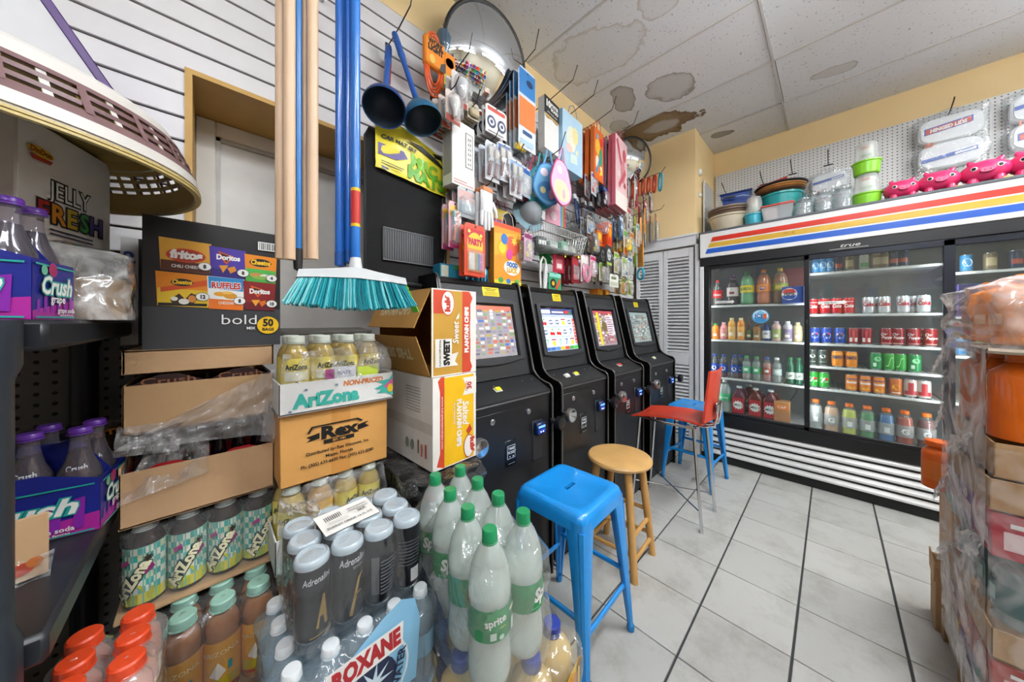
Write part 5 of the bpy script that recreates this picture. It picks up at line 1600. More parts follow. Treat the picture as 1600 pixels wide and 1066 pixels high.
one('shrink_wrap', 'film', 'pale blue printed film around the water bottles', [('film', shrink(.07, .396, .645, .91, .43, tops, .9, wf, 7, .59)), ('brand_print', wa)], (0, 0, 0))
one('dark_blue_bag', 'bag', 'dark blue glossy plastic wrap beside the water case', [('film', sheet([(.402, .61, .3), (.402, .86, .3), (.41, .86, .66), (.4, .63, .56)], C('14306a', .15, var=.1, bump=.5, bscale=30), 16, 16, .006, 9))], (0, 0, 0))
one('water_case', 'case', 'lower water case standing on the floor under the energy cans', [('film', shrink(.075, .39, .65, .905, .0, [(.1 + .07 * i, .67 + .07 * j, .428) for i in range(5) for j in range(4)], .3, FILM('a8c4dc', .75, .1, .5, 18, 1.3), 8, .42))], (0, 0, 0))
# ---- column C: plantain chip boxes
GOLD, REDP, YELP = C('c8983a', .5), C('d2492c', .5), C('f2bd14', .5)
LW = C('f0ece4', .5)
pw, pd, ph = .178, .37, .298
def chip_face(w, h, ground, red, txt, sub, badge):
 """end panel whose lettering runs upward; drawn turned by ninety degrees"""
 it = [('r', -w / 2, 0, w / 2, h, LW)]
 return it
lower_f = [('r', -.089, 0, .089, .298, LW), ('p', [(-.074, .012), (-.045, .0), (-.045, .298), (-.058, .298), (-.07, .285), (-.062, .25), (-.062, .05)], REDP), ('r', -.045, .004, .078, .294, YELP), ('p', [(.03, .225), (.09, .225), (.09, .285), (.03, .285), (.045, .255)], LW), ('t', '30', .068, .255, .018, C('c43a2a', .5), {'rot': R(90), 'bold': .05}), ('t', 'PACKS', .05, .255, .008, C('c43a2a', .5), {'rot': R(90)}),
           ('t', 'Salted', .03, .165, .026, LW, {'rot': R(-90), 'bold': .03, 'sl': .2, 'w': .08}), ('t', 'PLANTAIN CHIPS', .006, .135, .018, LW, {'rot': R(-90), 'bold': .06, 'w': .16}), ('t', 'PLATANITOS', -.01, .17, .007, LW, {'rot': R(-90), 'w': .07}), ('t', 'www.luluplantainchips.com', -.057, .15, .007, LW, {'rot': R(-90), 'w': .17}),
           ('p', [(.045, .1), (.06, .12), (.07, .1), (.055, .085)], C('c43a2a', .5)), ('d', .055, .045, .022, .04, C('c43a2a', .5)), ('d', .055, .045, .02, .037, LW), ('t', 'lulú', .062, .045, .018, C('c43a2a', .5), {'rot': R(-90), 'bold': .06, 'w': .056})]
lower_l = [('r', -.185, 0, .185, .298, C('d6d3ce', .6)), ('r', -.185, .115, .185, .15, C('c4c0ba', .4))]
for k in range(9):
 lower_l.append(('r', .02, .175 + k * .01, .115, .178 + k * .01, C('9a9894', .6)))
lower_l += [('d', .03 + .035 * k, .06, .012, .018, C('7f8a7c', .6)) for k in range(2)] + [('r', .1, .04, .108, .085, C('6a5a48', .6)), ('r', .12, .035, .13, .075, C('c06a4a', .6)), ('r', .145, .035, .155, .08, C('a8453a', .6))]
p = Proto('plantain_chip_box', 'box')
k = p.part('box', MB().box(-pw / 2, pw / 2, -pd / 2, pd / 2, 0, ph, C('d8d5cf', .6), .002))
p.part('printed_artwork', ART(lower_f, box_art(pw, pd, ph, 'front'), eps=.0002), k)
p.part('printed_artwork', ART(lower_l, box_art(pw, pd, ph, 'left'), eps=.0002), k)
p.put((.585, 1.068, .7875), R(3), 'closed plantain chip box with yellow end, under the open one', 'plantain chip boxes')
# open box on top
INS = C('b98a45', .7, var=.05)
p = Proto('plantain_chip_box', 'box')
t = .004
ww = pw + .006
p.part('box_bottom', MB().box(-ww / 2, ww / 2, -pd / 2, pd / 2, 0, t, INS))
p.part('box_top', MB().box(-ww / 2, ww / 2, -pd / 2, pd / 2, ph - .012 - t, ph - .012, INS))
k = p.part('box_front', MB().box(-ww / 2, ww / 2, -pd / 2, -pd / 2 + t, 0, ph - .012, INS))
p.part('box_back', MB().box(-ww / 2, ww / 2, pd / 2 - t, pd / 2, 0, ph - .012, INS))
p.part('box_end', MB().box(ww / 2 - t, ww / 2, -pd / 2, pd / 2, 0, ph - .012, INS))
upf = [('r', -.092, 0, .092, .286, LW), ('r', -.086, .004, .03, .282, GOLD), ('p', [(.03, .002), (.066, .002), (.074, .02), (.066, .04), (.066, .24), (.076, .262), (.062, .284), (.03, .284)], REDP), ('r', -.086, .205, -.03, .282, REDP), ('d', -.03, .24, .026, .042, C('c43a2a', .5)), ('d', -.03, .24, .024, .039, LW), ('t', 'lulú', -.022, .24, .02, C('c43a2a', .5), {'rot': R(90), 'bold': .06, 'w': .058}), ('t', 'PLANTAIN CHIPS', .056, .15, .016, LW, {'rot': R(90), 'bold': .07, 'w': .16}), ('t', 'PLATANITOS', .07 - .004, .15, .005, LW, {'rot': R(90), 'w': .06}),
       ('r', -.08, .03, -.015, .122, LW), ('p', [(-.015, .03), (.012, .03), (-.002, .045), (.012, .075), (-.015, .07)], LW), ('t', 'SWEET', -.025, .076, .022, BKT, {'rot': R(90), 'bold': .07, 'w': .085}), ('t', 'PLANTAIN CHIPS 30/2.5oz', -.058, .076, .007, BKT, {'rot': R(90), 'w': .085}), ('t', 'Sweet', .012, .14, .024, LW, {'rot': R(90), 'bold': .02, 'sl': .2, 'w': .075}), ('p', [(0, .185), (.014, .19), (.016, .21), (.008, .2)], LW)]
p.part('printed_artwork', ART(upf, box_art(ww, pd, ph, 'front'), eps=.0002), k)
def flap(w0, l, tw, mat, txt, flip):
 m = MB().prism([(-w0 / 2, 0), (w0 / 2, 0), (w0 / 2 - tw, l), (-w0 / 2 + tw, l)], 0, t, mat, axis='z')
 return m
FT = C('d9c79a', .6)
# upper flap rises outward from the top edge of the open left end, lower one hangs from the bottom edge, the near one folds forward
def hinged(name, org, ax, out, w0, l, tw, txt, up):
 ax, out = Vector(ax).normalized(), Vector(out).normalized()
 nrm = ax.cross(out).normalized()
 M = Matrix((tuple(ax) + (0,), tuple(out) + (0,), tuple(nrm) + (0,), (0, 0, 0, 1))).transposed()
 M.translation = Vector(org)
 m = MB().prism([(-w0 / 2, 0), (w0 / 2, 0), (w0 / 2 - tw, l), (-w0 / 2 + tw, l)], 0, .003, INS, M, 'z')
 k = p.part(name, m)
 for sgn in (1,):
  f = (lambda x, y, kk: tuple(M @ Vector((x, l - y, -.0004 - kk)))) if up else (lambda x, y, kk: tuple(M @ Vector((-x, l - y, .0034 + kk))))
  p.part('flap_lettering', ART([('t', txt, 0, l * .35, l * .26, FT, {'bold': .05, 'w': w0 * .6})], f, name='flap_lettering'), k)
hinged('box_flap', (-ww / 2, 0, ph - .014), (0, -1, 0), (-.42, 0, -1), pd * .96, .135, .012, 'PLANTAIN CHIPS', True)
hinged('box_flap', (-ww / 2, 0, .006), (0, -1, 0), (-.3, 0, 1), pd * .96, .13, .02, 'THIS SIDE', False)
p.put((.588, 1.075, 1.087), R(3), 'open plantain chip box with gold end and flaps spread', 'plantain chip boxes')
# dark film-wrapped stack under them
one('wrapped_stack', 'pallet', 'black stretch-wrapped stack under the plantain chip boxes', [('wrap', shrink(.425, .685, .84, 1.33, .0, [(.45 + .05 * i, .88 + .1 * j, .786) for i in range(5) for j in range(5)], .3, C('17171a', .16, var=.3, bump=.9, bscale=26), 12, .78, 64, .02, .008, 16, 8)),
     ('clear_wrap', shrink(.42, .69, .834, 1.336, .25, [(.45 + .05 * i, .88 + .1 * j, .787) for i in range(5) for j in range(5)], .3, FILM('c8ccd0', .05, .08, .8, 30, 2.4), 14, .783, 64, .02, .012, 16, 8)), ('red_print', ART([('p', [(-.05, .0), (-.02, .012), (.0, .002), (-.01, -.02), (-.04, -.016)], C('a8284a', .4)), ('p', [(.02, .01), (.05, .015), (.05, .002), (.03, -.004)], C('6a2a5a', .4))], plane((.5, .832, .75), (1, 0, 0), (0, 0, 1)), name='red_print'))], (0, 0, 0))
# ---- lime soda pack on yellow juice
SB = FILM('eef8f4', .34, .07, .1, 14, 1.2)
SL = C('1c8a4e', .4)
sp_a = [('t', 'Sprite', 0, .022, .026, WHI, {'bold': .05, 'w': .075, 'sl': .15}), ('r', -.045, .008, .045, .01, C('6ac08a', .4))]
sp_b = [('star', -.018, .042, .02, .026, 8, C('3aa060', .4)), ('t', 'sprite', -.018, .036, .015, WHI, {'bold': .03, 'w': .044, 'rot': R(8)}), ('r', .014, .046, .034, .053, C('e9e6d8', .4)), ('r', -.03, .008, -.018, .022, C('c9dfd0', .4)), ('r', .018, .006, .026, .03, C('d8e8dc', .4)), ('d', -.008, .012, .005, .005, C('bfe0cc', .4)), ('r', -.012, .03, .0, .033, C('a8b03a', .4))]
sp_c = [('d', .0, .036, .016, .018, C('dfe8a0', .4)), ('d', .0, .036, .012, .014, C('c8b43a', .4)), ('r', -.012, .03, .012, .04, C('2f7a4a', .4)), ('r', -.006, .008, .0, .018, C('e0e8e4', .4)), ('r', -.022, .024, .022, .026, C('8ad0a0', .4))]
lime = []
for nm_, itms in (('a', sp_a), ('b', sp_b), ('c', sp_c)):
 lime.append(bottle(SB, C('1f8f5a', .35), SL, itms, .0465, .312, (.36, .56), .0135, 'two', .0462, 'lime_soda_bottle', FILM('f0f8f4', .4, .2, .05, 12, .3), .62))
SPX = [((.4275 + .013 * j, .507 + .096 * j), (.523 + .008 * j, .5 + .096 * j)) for j in range(4)]
kinds = [(1, 0), (2, 0), (0, 2), (0, 1)]
tops = []
for j in range(4):
 for s in (0, 1):
  x, y = SPX[j][s]
  rot = {0: R(-2), 1: R(30)}[s] if j == 0 else R((-10, -16, -28)[j - 1] if s == 0 else 20)
  lime[kinds[j][s]].put((x, y, .515), rot, 'large clear lime soda bottle, green label, %s row, %s side of the pack' % (('front', 'second', 'third', 'rear')[j], ('left', 'right')[s]), 'lime soda bottles in the pack')
  tops.append((x, y, .812))
one('shrink_wrap', 'film', 'clear shrink wrap around the eight large lime soda bottles', [('film', shrink(.378, .585, .448, .852, .5, tops, 1.35, FILM('f8fcfa', .07, .08, .5, 14, 1.6), 15, .66, 84, .02, .004, 18, 18))], (0, 0, 0))
JC = FILM('f0dca0', .5, .1, .05, 20, 1.0)
yj = bottle(JC, C('2a3f9a', .35), C('e8b81c', .4), [('d', 0, .04, .024, .03, C('d98a1c', .4)), ('r', -.03, .005, .03, .012, C('2a6a3a', .4)), ('d', .03, .07, .008, .008, C('c06a2a', .4))], .05, .27, (.12, .5), .018, 'juice', .0502, 'juice_bottle', C('d9b24a', .25, var=.05), .82)
JP = [(.437, .713), (.42, .6), (.414, .49), (.535, .485), (.63, .5), (.545, .6), (.55, .713), (.65, .613)]
for i, (x, y) in enumerate(JP):
 yj.put((x, y, .228), R(-12 + 9 * i), 'yellow juice bottle with blue cap, %s' % ['back left of the pack under lime soda', 'second left under the lime soda pack', 'front left corner under lime soda', 'front middle under the lime soda', 'front right corner by the blue stool', 'middle of the pack under lime soda', 'back middle under lime soda', 'back right by the slot cabinet'][i], 'yellow juice bottles')
one('shrink_wrap', 'film', 'clear film around the yellow juice bottles with blue caps', [('film', shrink(.36, .69, .425, .77, .23, [(x, y, .502) for x, y in JP], .8, FILM('f8f4e6', .08, .08, .6, 16, 1.4), 17, .43, 72, .02, .004)), ('brand_print', ART([('r', -.06, .0, .06, .11, C('f0c42a', .4)), ('d', .0, .06, .045, .045, C('e0981a', .4)), ('r', .04, .02, .046, .1, C('7a4a1c', .4)), ('d', .055, .1, .01, .01, C('7a4a1c', .4))], plane((.6, .425, .33), (.97, .2, 0), (0, 0, 1)), name='brand_print', eps=.001))], (0, 0, 0))
one('juice_case', 'case', 'lower wrapped juice case standing on the floor by the blue stool', [('film', shrink(.37, .68, .435, .76, 0, [(x, y, .226) for x, y in JP], .2, FILM('e8d8a0', .8, .12, .5, 16, 1.2), 19, .222))], (0, 0, 0))
# ================================================================== LEFT FOREGROUND SHELF UNIT
SHM = C('22252b', .35, var=.08)
p = Proto('shelving_unit', 'shelf')
for z, xr in ((.848, -.155), (1.268, -.155), (.3, -.27)):
 m = MB().box(-1.1, xr, .735, 1.4, z - .042, z, SHM, .006)
 p.part('shelf', m)
for (x, y) in ((-.2, .72), (-1.07, .72), (-.24, 1.4), (-1.07, 1.4)):
 k = p.part('post', MB().lathe([(.03, 0), (.024, .02), (.024, .78), (.03, .8), (.03, .86), (.024, .88), (.024, 1.19), (.03, 1.21), (.03, 1.267), (0, 1.27)], C('2a3038', .35, var=.06), 16, Matrix.Translation((x, y, 0))))
p.put((0, 0, 0), 0, 'dark plastic shelving unit at the left edge holding soda carriers')
GRP = C('5a1f8a', .4)
GRB = C('1f2a8a', .4)
MAG = C('b02a9a', .4)
TEA = C('2aa8a0', .4)
def grape(w, h):
 it = [('r', -w * .5, 0, w * .5, h * .8, GRB), ('p', [(-w * .5, 0), (w * .5, 0), (w * .5, h * .3), (-w * .5, h * .12)], MAG)]
 for k in range(6):
  it.append(('p', [(-w * .42 + k * w * .15, h * .1), (-w * .35 + k * w * .15, h * .1), (-w * .34 + k * w * .15, h * (.28 + .06 * k)), (-w * .41 + k * w * .15, h * (.26 + .06 * k))], C('8a2aa8', .4)))
 it += [('r', -w * .47, h * .74, w * .47, h * .765, TEA), ('r', -w * .47, h * .02, w * .47, h * .045, TEA), ('d', -w * .1, h * .7, w * .1, h * .1, C('b02a6a', .4)), ('d', -w * .3, h * .68, w * .07, h * .07, C('6ac0a0', .4)), ('t', 'Crush', -w * .02, h * .36, h * .24, C('2aa8a0', .4), {'bold': .09, 'w': w * .76, 'sl': .25}), ('t', 'Crush', -w * .02, h * .36, h * .24, WHI, {'bold': .03, 'w': w * .74, 'sl': .25}), ('t', 'grape', 0, h * .24, h * .11, WHI, {'bold': .02}), ('t', 'grape soda', w * .2, h * .1, h * .07, WHI, {'bold': .02}), ('t', 'naturally flavored', w * .2, h * .05, h * .035, WHI)]
 return it
gbp = bottle(FILM('d0c8d8', .12, .04, .05, 20), C('6a3aa8', .3), None, None, .03, .2, (.2, .5), .0125, 'glass', None, 'grape_soda_bottle', C('140a18', .1), .8)
gc = carrier(.19, .125, .125, GRB, grape(.19, .125), grape(.125, .125))
# lower carrier on the shelf at z .845: long side faces the aisle
a0 = R(-8)
gc.put((-.243, 1.104, .8485), a0, 'grape soda carrier on the lower left shelf with dark bottles', 'grape soda carriers')
for i, (lx, ly) in enumerate(((-.06, -.031), (0, -.031), (.06, -.031), (-.06, .031), (0, .031), (.06, .031))):
 x = -.243 + lx * math.cos(a0) - ly * math.sin(a0)
 y = 1.104 + lx * math.sin(a0) + ly * math.cos(a0)
 gbp.put((x, y, .851), 0, 'dark grape soda bottle with purple cap, %s row %s, lower shelf carrier' % (('front', 'rear')[i // 3], ('left', 'middle', 'right')[i % 3]), 'grape bottles in the lower carrier')
 OBJ('neck_lettering', ART([('t', 'Crush', 0, .118, .012, C('dfe6ee', .4), {'w': .026, 'bold': .03})], cyl(.0225), True, name='neck_lettering') if i == 0 else bpy.data.meshes['neck_lettering'], [o for o in COL.objects if o.name.startswith('grape_soda_bottle')][-1])
a1 = R(-8)
cxu, cyu = -.259, .873
gc.put((cxu, cyu, 1.2685), a1, 'grape soda carrier on the upper left shelf beside the clear film', 'grape soda carriers', .88)
for i, (lx, ly) in enumerate(((-.06, -.031), (0, -.031), (.06, -.031), (-.06, .031), (0, .031), (.06, .031))):
 lx, ly = lx * .88, ly * .88
 x = cxu + lx * math.cos(a1) - ly * math.sin(a1)
 y = cyu + lx * math.sin(a1) + ly * math.cos(a1)
 gbp.put((x, y, 1.271), 0, 'dark grape soda bottle with purple cap, %s row %s, upper shelf carrier' % (('front', 'rear')[i // 3], ('left', 'middle', 'right')[i % 3]), 'grape bottles in the upper carrier', .88)
one('cardboard_scrap', 'tray', 'torn cardboard tray end on the lower left shelf behind the post', [('cardboard', MB().box(-.045, .045, -.003, .003, 0, .1, KRAFT2, .001)), ('film', sheet([(-.045, -.012, .03), (.05, -.012, .04), (.045, -.016, -.005), (-.04, -.014, -.005)], CLEAR, 12, 8, .005, 41)), ('red_fruit_print', ART([('d', .02, .02, .012, .01, C('c8452c', .4)), ('d', .032, .026, .008, .008, C('d9772c', .4))], plane((0, -.0035, 0), (1, 0, 0), (0, 0, 1)), name='red_fruit_print'))], (-.235, .9, .849), R(14))
# jar and snack bag at the shelf back
one('lidded_jar', 'jar', 'dark red jar with blue lid behind the lower grape carrier', [('jar', MB().lathe([(.045, 0), (.05, .01), (.05, .1), (.042, .12), (.042, .125)], C('4a1512', .12), 24)), ('lid', MB().lathe([(.046, .12), (.046, .14), (.043, .144), (0, .144)], C('1f2f7a', .35), 24)), ('label', ART([('r', -.05, .03, .05, .08, C('7a2418', .4))], cyl(.0505), True, name='label'))], (-.262, 1.27, .8485))
bagm = MB()
bagm.grid(lambda u, v: ((u - .5) * .1 * (1 - .1 * math.sin(v * 3.1)), -.02 * math.sin(math.pi * u) * math.sin(math.pi * v) - .002, v * .16), 10, 12, C('3a2416', .25, var=.3, bump=.3, bscale=30))
bagm.grid(lambda u, v: ((.5 - u) * .1 * (1 - .1 * math.sin(v * 3.1)), .02 * math.sin(math.pi * u) * math.sin(math.pi * v) + .002, v * .16), 10, 12, C('3a2416', .25, var=.3, bump=.3, bscale=30))
one('snack_bag', 'bag', 'brown snack bag with orange lettering standing behind grape bottles', [('bag', bagm), ('printed_artwork', ART([('t', 'Churro', 0, .125, .02, C('d98a2a', .4), {'w': .08, 'bold': .04, 'rot': R(6)}), ('p', [(-.02, .03), (0, .09), (.025, .08), (.02, .04), (.0, .02)], C('c9854a', .4)), ('p', [(-.04, .06), (-.03, .1), (-.022, .09), (-.03, .05)], C('d8cfc0', .4))], plane((0, -.0225, 0), (1, 0, 0), (0, 0, 1))))], (-.2, 1.3, .849), (R(-4), 0, R(8)))
# wrapped case on the upper shelf
one('wrapped_case', 'case', 'brown case in loose clear film on the upper left shelf', [('box', MB().box(-.035, .035, -.055, .055, 0, .08, C('9a7a58', .7), .003)), ('film', shrink(-.06, .043, -.085, .064, 0, [(-.04, -.03, .15), (.02, 0, .135), (-.02, .04, .14)], .3, FILM('eef0f0', .22, .1, .6, 14, 1.8, 12), 43, .1, 60, .02, .006))], (-.156, 1.028, 1.2685), R(3))
# white jelly box
jf = [('t', 'JELLY', .0, .235, .034, BKT, {'bold': .07, 'w': .1}), ('t', 'JELLY', .0, .235, .034, WHI, {'bold': .005, 'w': .094})]
for i, (ch, c) in enumerate(zip('FRESH', ('b02a24', 'd98a1c', 'c9a82a', '3a8a4a', '4a3f8a'))):
 jf.append(('t', ch, -.06 + i * .03, .188, .036, BKT, {'bold': .09}))
 jf.append(('t', ch, -.06 + i * .03, .188, .036, C(c, .5), {'bold': .03}))
jf += [('r', -.05, .172, .05, .175, C('2a2a4a', .5)), ('r', -.05, .164, .05, .167, C('2a2a4a', .5)), ('t', 'assorted fruit jelly', 0, .15, .006, BKT, {'w': .05}), ('t', 'net wt 35 oz', 0, .141, .006, BKT, {'w': .045}), ('d', -.068, .31, .026, .009, C('d9b02a', .5)), ('p', [(-.09, .3), (-.045, .302), (-.05, .294), (-.085, .292)], C('b8402a', .5)), ('t', 'DinDon', -.068, .306, .01, C('8a3a1a', .5), {'bold': .04, 'w': .042})]
p = Proto('candy_box', 'box')
k = p.part('box', MB().box(-.11, .11, -.107, .107, 0, .365, C('e4e0dd', .5, var=.03), .003))
p.part('printed_artwork', ART(jf, plane((.1104, .0, 0), (0, 1, 0), (0, 0, 1)), eps=.0002), k)
p.part('printed_artwork', ART([('t', 'JELLY', .02, .18, .03, C('5a4aa0', .5), {'bold': .05, 'w': .08}), ('r', -.06, .16, .1, .164, C('5a4aa0', .5))], plane((0, -.1074, 0), (1, 0, 0), (0, 0, 1)), eps=.0002), k)
p.put((-.306, 1.123, 1.2685), R(-20), 'white candy box with rainbow fresh lettering under the laundry basket')
# upside-down laundry basket
IV, MAU, IVI = C('d9d6d0', .35, var=.02), C('7d5f60', .4, var=.05), C('b59c5c', .45, var=.04)
p = Proto('laundry_basket', 'basket')
RX, RY, HB = .27, .245, .155
def ell(t, s, z):
 e = .9
 c, q = math.cos(t), math.sin(t)
 return (RX * s * math.copysign(abs(c) ** e, c), RY * s * math.copysign(abs(q) ** e, q), z)
def band(z0, z1, s0, s1, mat, t0=0, t1=2 * math.pi, n=96, th=.0):
 m = MB()
 m.grid(lambda u, v: ell(t0 + (t1 - t0) * u, s0 + (s1 - s0) * v, z0 + (z1 - z0) * v), n, 1, mat)
 return m
def ring_wall(z0, z1, s0, s1, mo, mi, th=.012, n=96):
 """closed ring: outer skin, inner skin and the two edges"""
 m = MB()
 f = lambda s, z: (lambda u: ell(2 * math.pi * u, s, z))
 for (a, za, b, zb, mt) in ((s0, z0, s1, z1, mo), (s1, z1, s1 - th, z1, mo), (s1 - th, z1, s0 - th, z0, mi), (s0 - th, z0, s0, z0, mo)):
  m.grid(lambda u, v, a=a, za=za, b=b, zb=zb: ell(2 * math.pi * u, a + (b - a) * v, za + (zb - za) * v), n, 1, mt)
 return m
p.part('rim', ring_wall(0, .005, 1.02, 1.02, C('cdb878', .4), IVI, .03))
p.part('rim', ring_wall(.0075, .0125, 1.02, 1.02, C('cdb878', .4), IVI, .03))
p.part('rim', ring_wall(.005, .018, 1.005, 1.005, IV, IVI, .02))
p.part('rim_band', ring_wall(.019, .045, 1.015, 1.0, IV, IVI, .02))
sl = lambda z: 1.0 - .1 * (z - .045) / .1
p.part('lattice_band', ring_wall(.045, .064, sl(.045), sl(.064), MAU, IVI, .02))
for zz in (.078, .1):
 p.part('lattice_bar', ring_wall(zz - .0045, zz + .0045, sl(zz), sl(zz), MAU, IVI, .02))
p.part('lattice_band', ring_wall(.115, .125, sl(.115), sl(.125), MAU, IVI, .02))
N_ = 26
for k in range(N_):
 t0 = 2 * math.pi * (k - .07) / N_
 t1 = 2 * math.pi * (k + .07) / N_
 m = MB()
 m.grid(lambda u, v: ell(t0 + (t1 - t0) * u, sl(.06 + .06 * v) + .004, .06 + .06 * v), 2, 2, MAU if k % 9 else IV)
 m.grid(lambda u, v: ell(t1 + (t0 - t1) * u, sl(.06 + .06 * v) - .02, .06 + .06 * v), 2, 2, IVI)
 p.part('lattice_upright', m)
 m = MB()
 tm_ = 2 * math.pi * (k + .5) / N_
 m.grid(lambda u, v: ell(tm_ + (u - .5) * .03, sl(.06 + .06 * v) - .006, .062 + .056 * v), 2, 2, IV)
 m.grid(lambda u, v: ell(tm_ - (u - .5) * .03, sl(.06 + .06 * v) - .012, .062 + .056 * v), 2, 2, IVI)
 p.part('lattice_stub', m)
p.part('base_band', ring_wall(.125, .155, .9, .88, IV, IVI, .02))
bt = MB()
for (a, za, b, zb) in ((.88, .155, .84, .168), (.84, .168, .5, .172), (.5, .172, .001, .172)):
 bt.grid(lambda u, v, a=a, za=za, b=b, zb=zb: ell(2 * math.pi * u, a + (b - a) * v, za + (zb - za) * v), 96, 1, IV)
 bt.grid(lambda u, v, a=a, za=za, b=b, zb=zb: ell(-2 * math.pi * u, a - .01 + (b - a) * v, za - .006 + (zb - za) * v), 96, 1, IVI)
p.part('basket_floor', bt)
p.put((-.3226, .963, 1.528), (R(0), R(0), R(20)), 'upside-down ivory and mauve lattice laundry basket over the candy box', None, (1.12, 1.12, .73))
# boxed toy with purple edge above
p = Proto('purple_edged_box', 'box')
p.part('box', MB().box(-.4, .0, -.06, .3, -.16, .16, C('cfcfd2', .4, var=.04), .003))
p.part('purple_edge', MB().box(-.004, .012, -.063, -.03, -.163, .163, C('4a2070', .35), .002))
p.part('side_window', MB().box(.0, .006, -.03, .3, -.16, .16, FILM('a878c8', .6, .1, .4, 20, 1.2), .001))
p.part('printed_artwork', ART([('p', [(-.2, .0), (-.1, .0), (-.15, .08)], C('8a8a90', .4)), ('p', [(-.19, .006), (-.11, .006), (-.15, .07)], C('dcdcde', .4)), ('r', -.17, .012, -.13, .015, C('6a6a70', .5)), ('r', -.165, .022, -.135, .025, C('6a6a70', .5))], plane((0, -.0604, 0), (1, 0, 0), (0, 0, 1))))
p.put((-.228, 1.17, 1.90), (0, R(-29), R(-4)), 'white toy box with dark purple edge tilted above the laundry basket')
# red-capped juice bottles low in front
rb = bottle(FILM('f0d0c0', .35, .1, .05, 20), C('e04a24', .35), C('e8d8c0', .45), [('r', -.02, .01, .02, .06, C('d9772c', .4)), ('r', -.01, .07, .012, .09, C('4a8a3a', .4))], .0285, .19, (.15, .55), .0165, 'juice', .0288, 'juice_bottle', C('e0703a', .25, var=.05), .85)
tops = []
for j, y in enumerate((.768, .822, .876)):
 for i, x in enumerate((-.15, -.092)):
  rb.put((x, y - .0, .55), R(-20), 'red capped juice bottle low at left, %s row, %s' % (('front', 'middle', 'rear')[j], ('left one', 'right one')[i]), 'red capped juice bottles')
  tops.append((x, y, .744))
one('shrink_wrap', 'film', 'clear shrink wrap over the red capped juice bottles', [('film', shrink(-.184, -.058, .732, .91, .55, tops, 1.1, FILM('f8f0ee', .16, .1, .7, 16, 1.6), 45, .69, 64, .02, .004))], (0, 0, 0))
one('juice_case', 'case', 'wrapped juice case on the floor under red capped bottles', [('film', shrink(-.184, -.058, .732, .91, 0, [(x, y, .546) for x, y, _ in tops], .2, FILM('e0c0b0', .8, .12, .5, 16, 1.2), 46, .54))], (0, 0, 0))
one('printed_jug_pack', 'pack', 'pale printed pack with handle on the low left shelf', [('pack', MB().box(-.07, .07, -.07, .07, 0, .19, C('dfe6ea', .45, var=.08), .01)), ('printed_artwork', ART([('d', 0, .02, .06, .03, C('6a9a3a', .4)), ('d', -.02, .012, .02, .012, C('b02a2a', .4)), ('r', -.06, .09, .06, .17, C('bcd4ea', .4))], plane((.0704, 0, 0), (0, 1, 0), (0, 0, 1))))], (-.4, 1.0, .3005), R(10))
# ================================================================== HANGING STICKS, BROOMS, MATS, PLUNGERS
one('hanging_rail', 'rail', 'steel rail above the picture from which the sticks and brooms hang', [('arm', MB().tube([(.06, 1.5, 2.62), (.06, .72, 2.62)], .008, SIL, 8)), ('arm', MB().tube([(.34, 1.5, 2.62), (.34, .72, 2.62)], .008, SIL, 8)), ('bar', MB().tube([(.04, .8, 2.62), (.36, .8, 2.62)], .008, SIL, 8))], (0, 0, 0))
PALE = C('d8b898', .45, var=.1, scale=5)
for i, (x, y, zb, r_) in enumerate(((.112, .835, 1.402, .0105), (.123, .806, 1.398, .011), (.142, .848, 1.41, .0105), (.156, .835, 1.408, .0105), (.166, .808, 1.405, .011))):
 one('mop_stick', 'stick', 'pale wooden broom stick hanging beside the blue one, %s' % ORD[i], [('shaft', MB().tube([(x, y, zb), (x, y, 2.6)], r_, PALE, 12)), ('hang_ring', MB().tube([(x + .008 * math.cos(t), y, 2.612 + .012 * math.sin(t)) for t in [k * .785 for k in range(8)]], .0015, SIL, 5, closed=True))], (0, 0, 0), group='pale wooden sticks')
one('mop_stick', 'stick', 'thin blue metal stick with black tip between the wooden sticks', [('shaft', MB().tube([(.1395, .815, 1.42), (.1395, .815, 2.6)], .0075, C('1f6fb8', .3), 10)), ('red_sleeve', MB().tube([(.1395, .815, 2.02), (.1395, .815, 2.1)], .0082, C('b8402a', .4), 10)), ('tip', MB().lathe([(.0, 1.375), (.008, 1.38), (.009, 1.4), (.0085, 1.425)], C('1a1a1c', .5), 10, Matrix.Translation((.1395, .815, 0))))], (0, 0, 0))
BLH = C('0f62bd', .25, var=.05, coat=.3)
for i, (x, y, zb, r_) in enumerate(((.224, .822, 1.4, .0095), (.236, .846, 1.405, .0095), (.2445, .826, 1.41, .0095))):
 one('broom_stick', 'stick', 'glossy blue broom stick without a head, %s of three' % ORD[i], [('shaft', MB().tube([(x, y, zb), (x, y, 2.6)], r_, BLH, 12)), ('end_cap', MB().lathe([(.0, zb - .004), (r_ * 1.1, zb), (r_ * 1.1, zb + .03)], C('0d4f9a', .4), 12, Matrix.Translation((x, y, 0))))], (0, 0, 0), group='blue broom sticks')
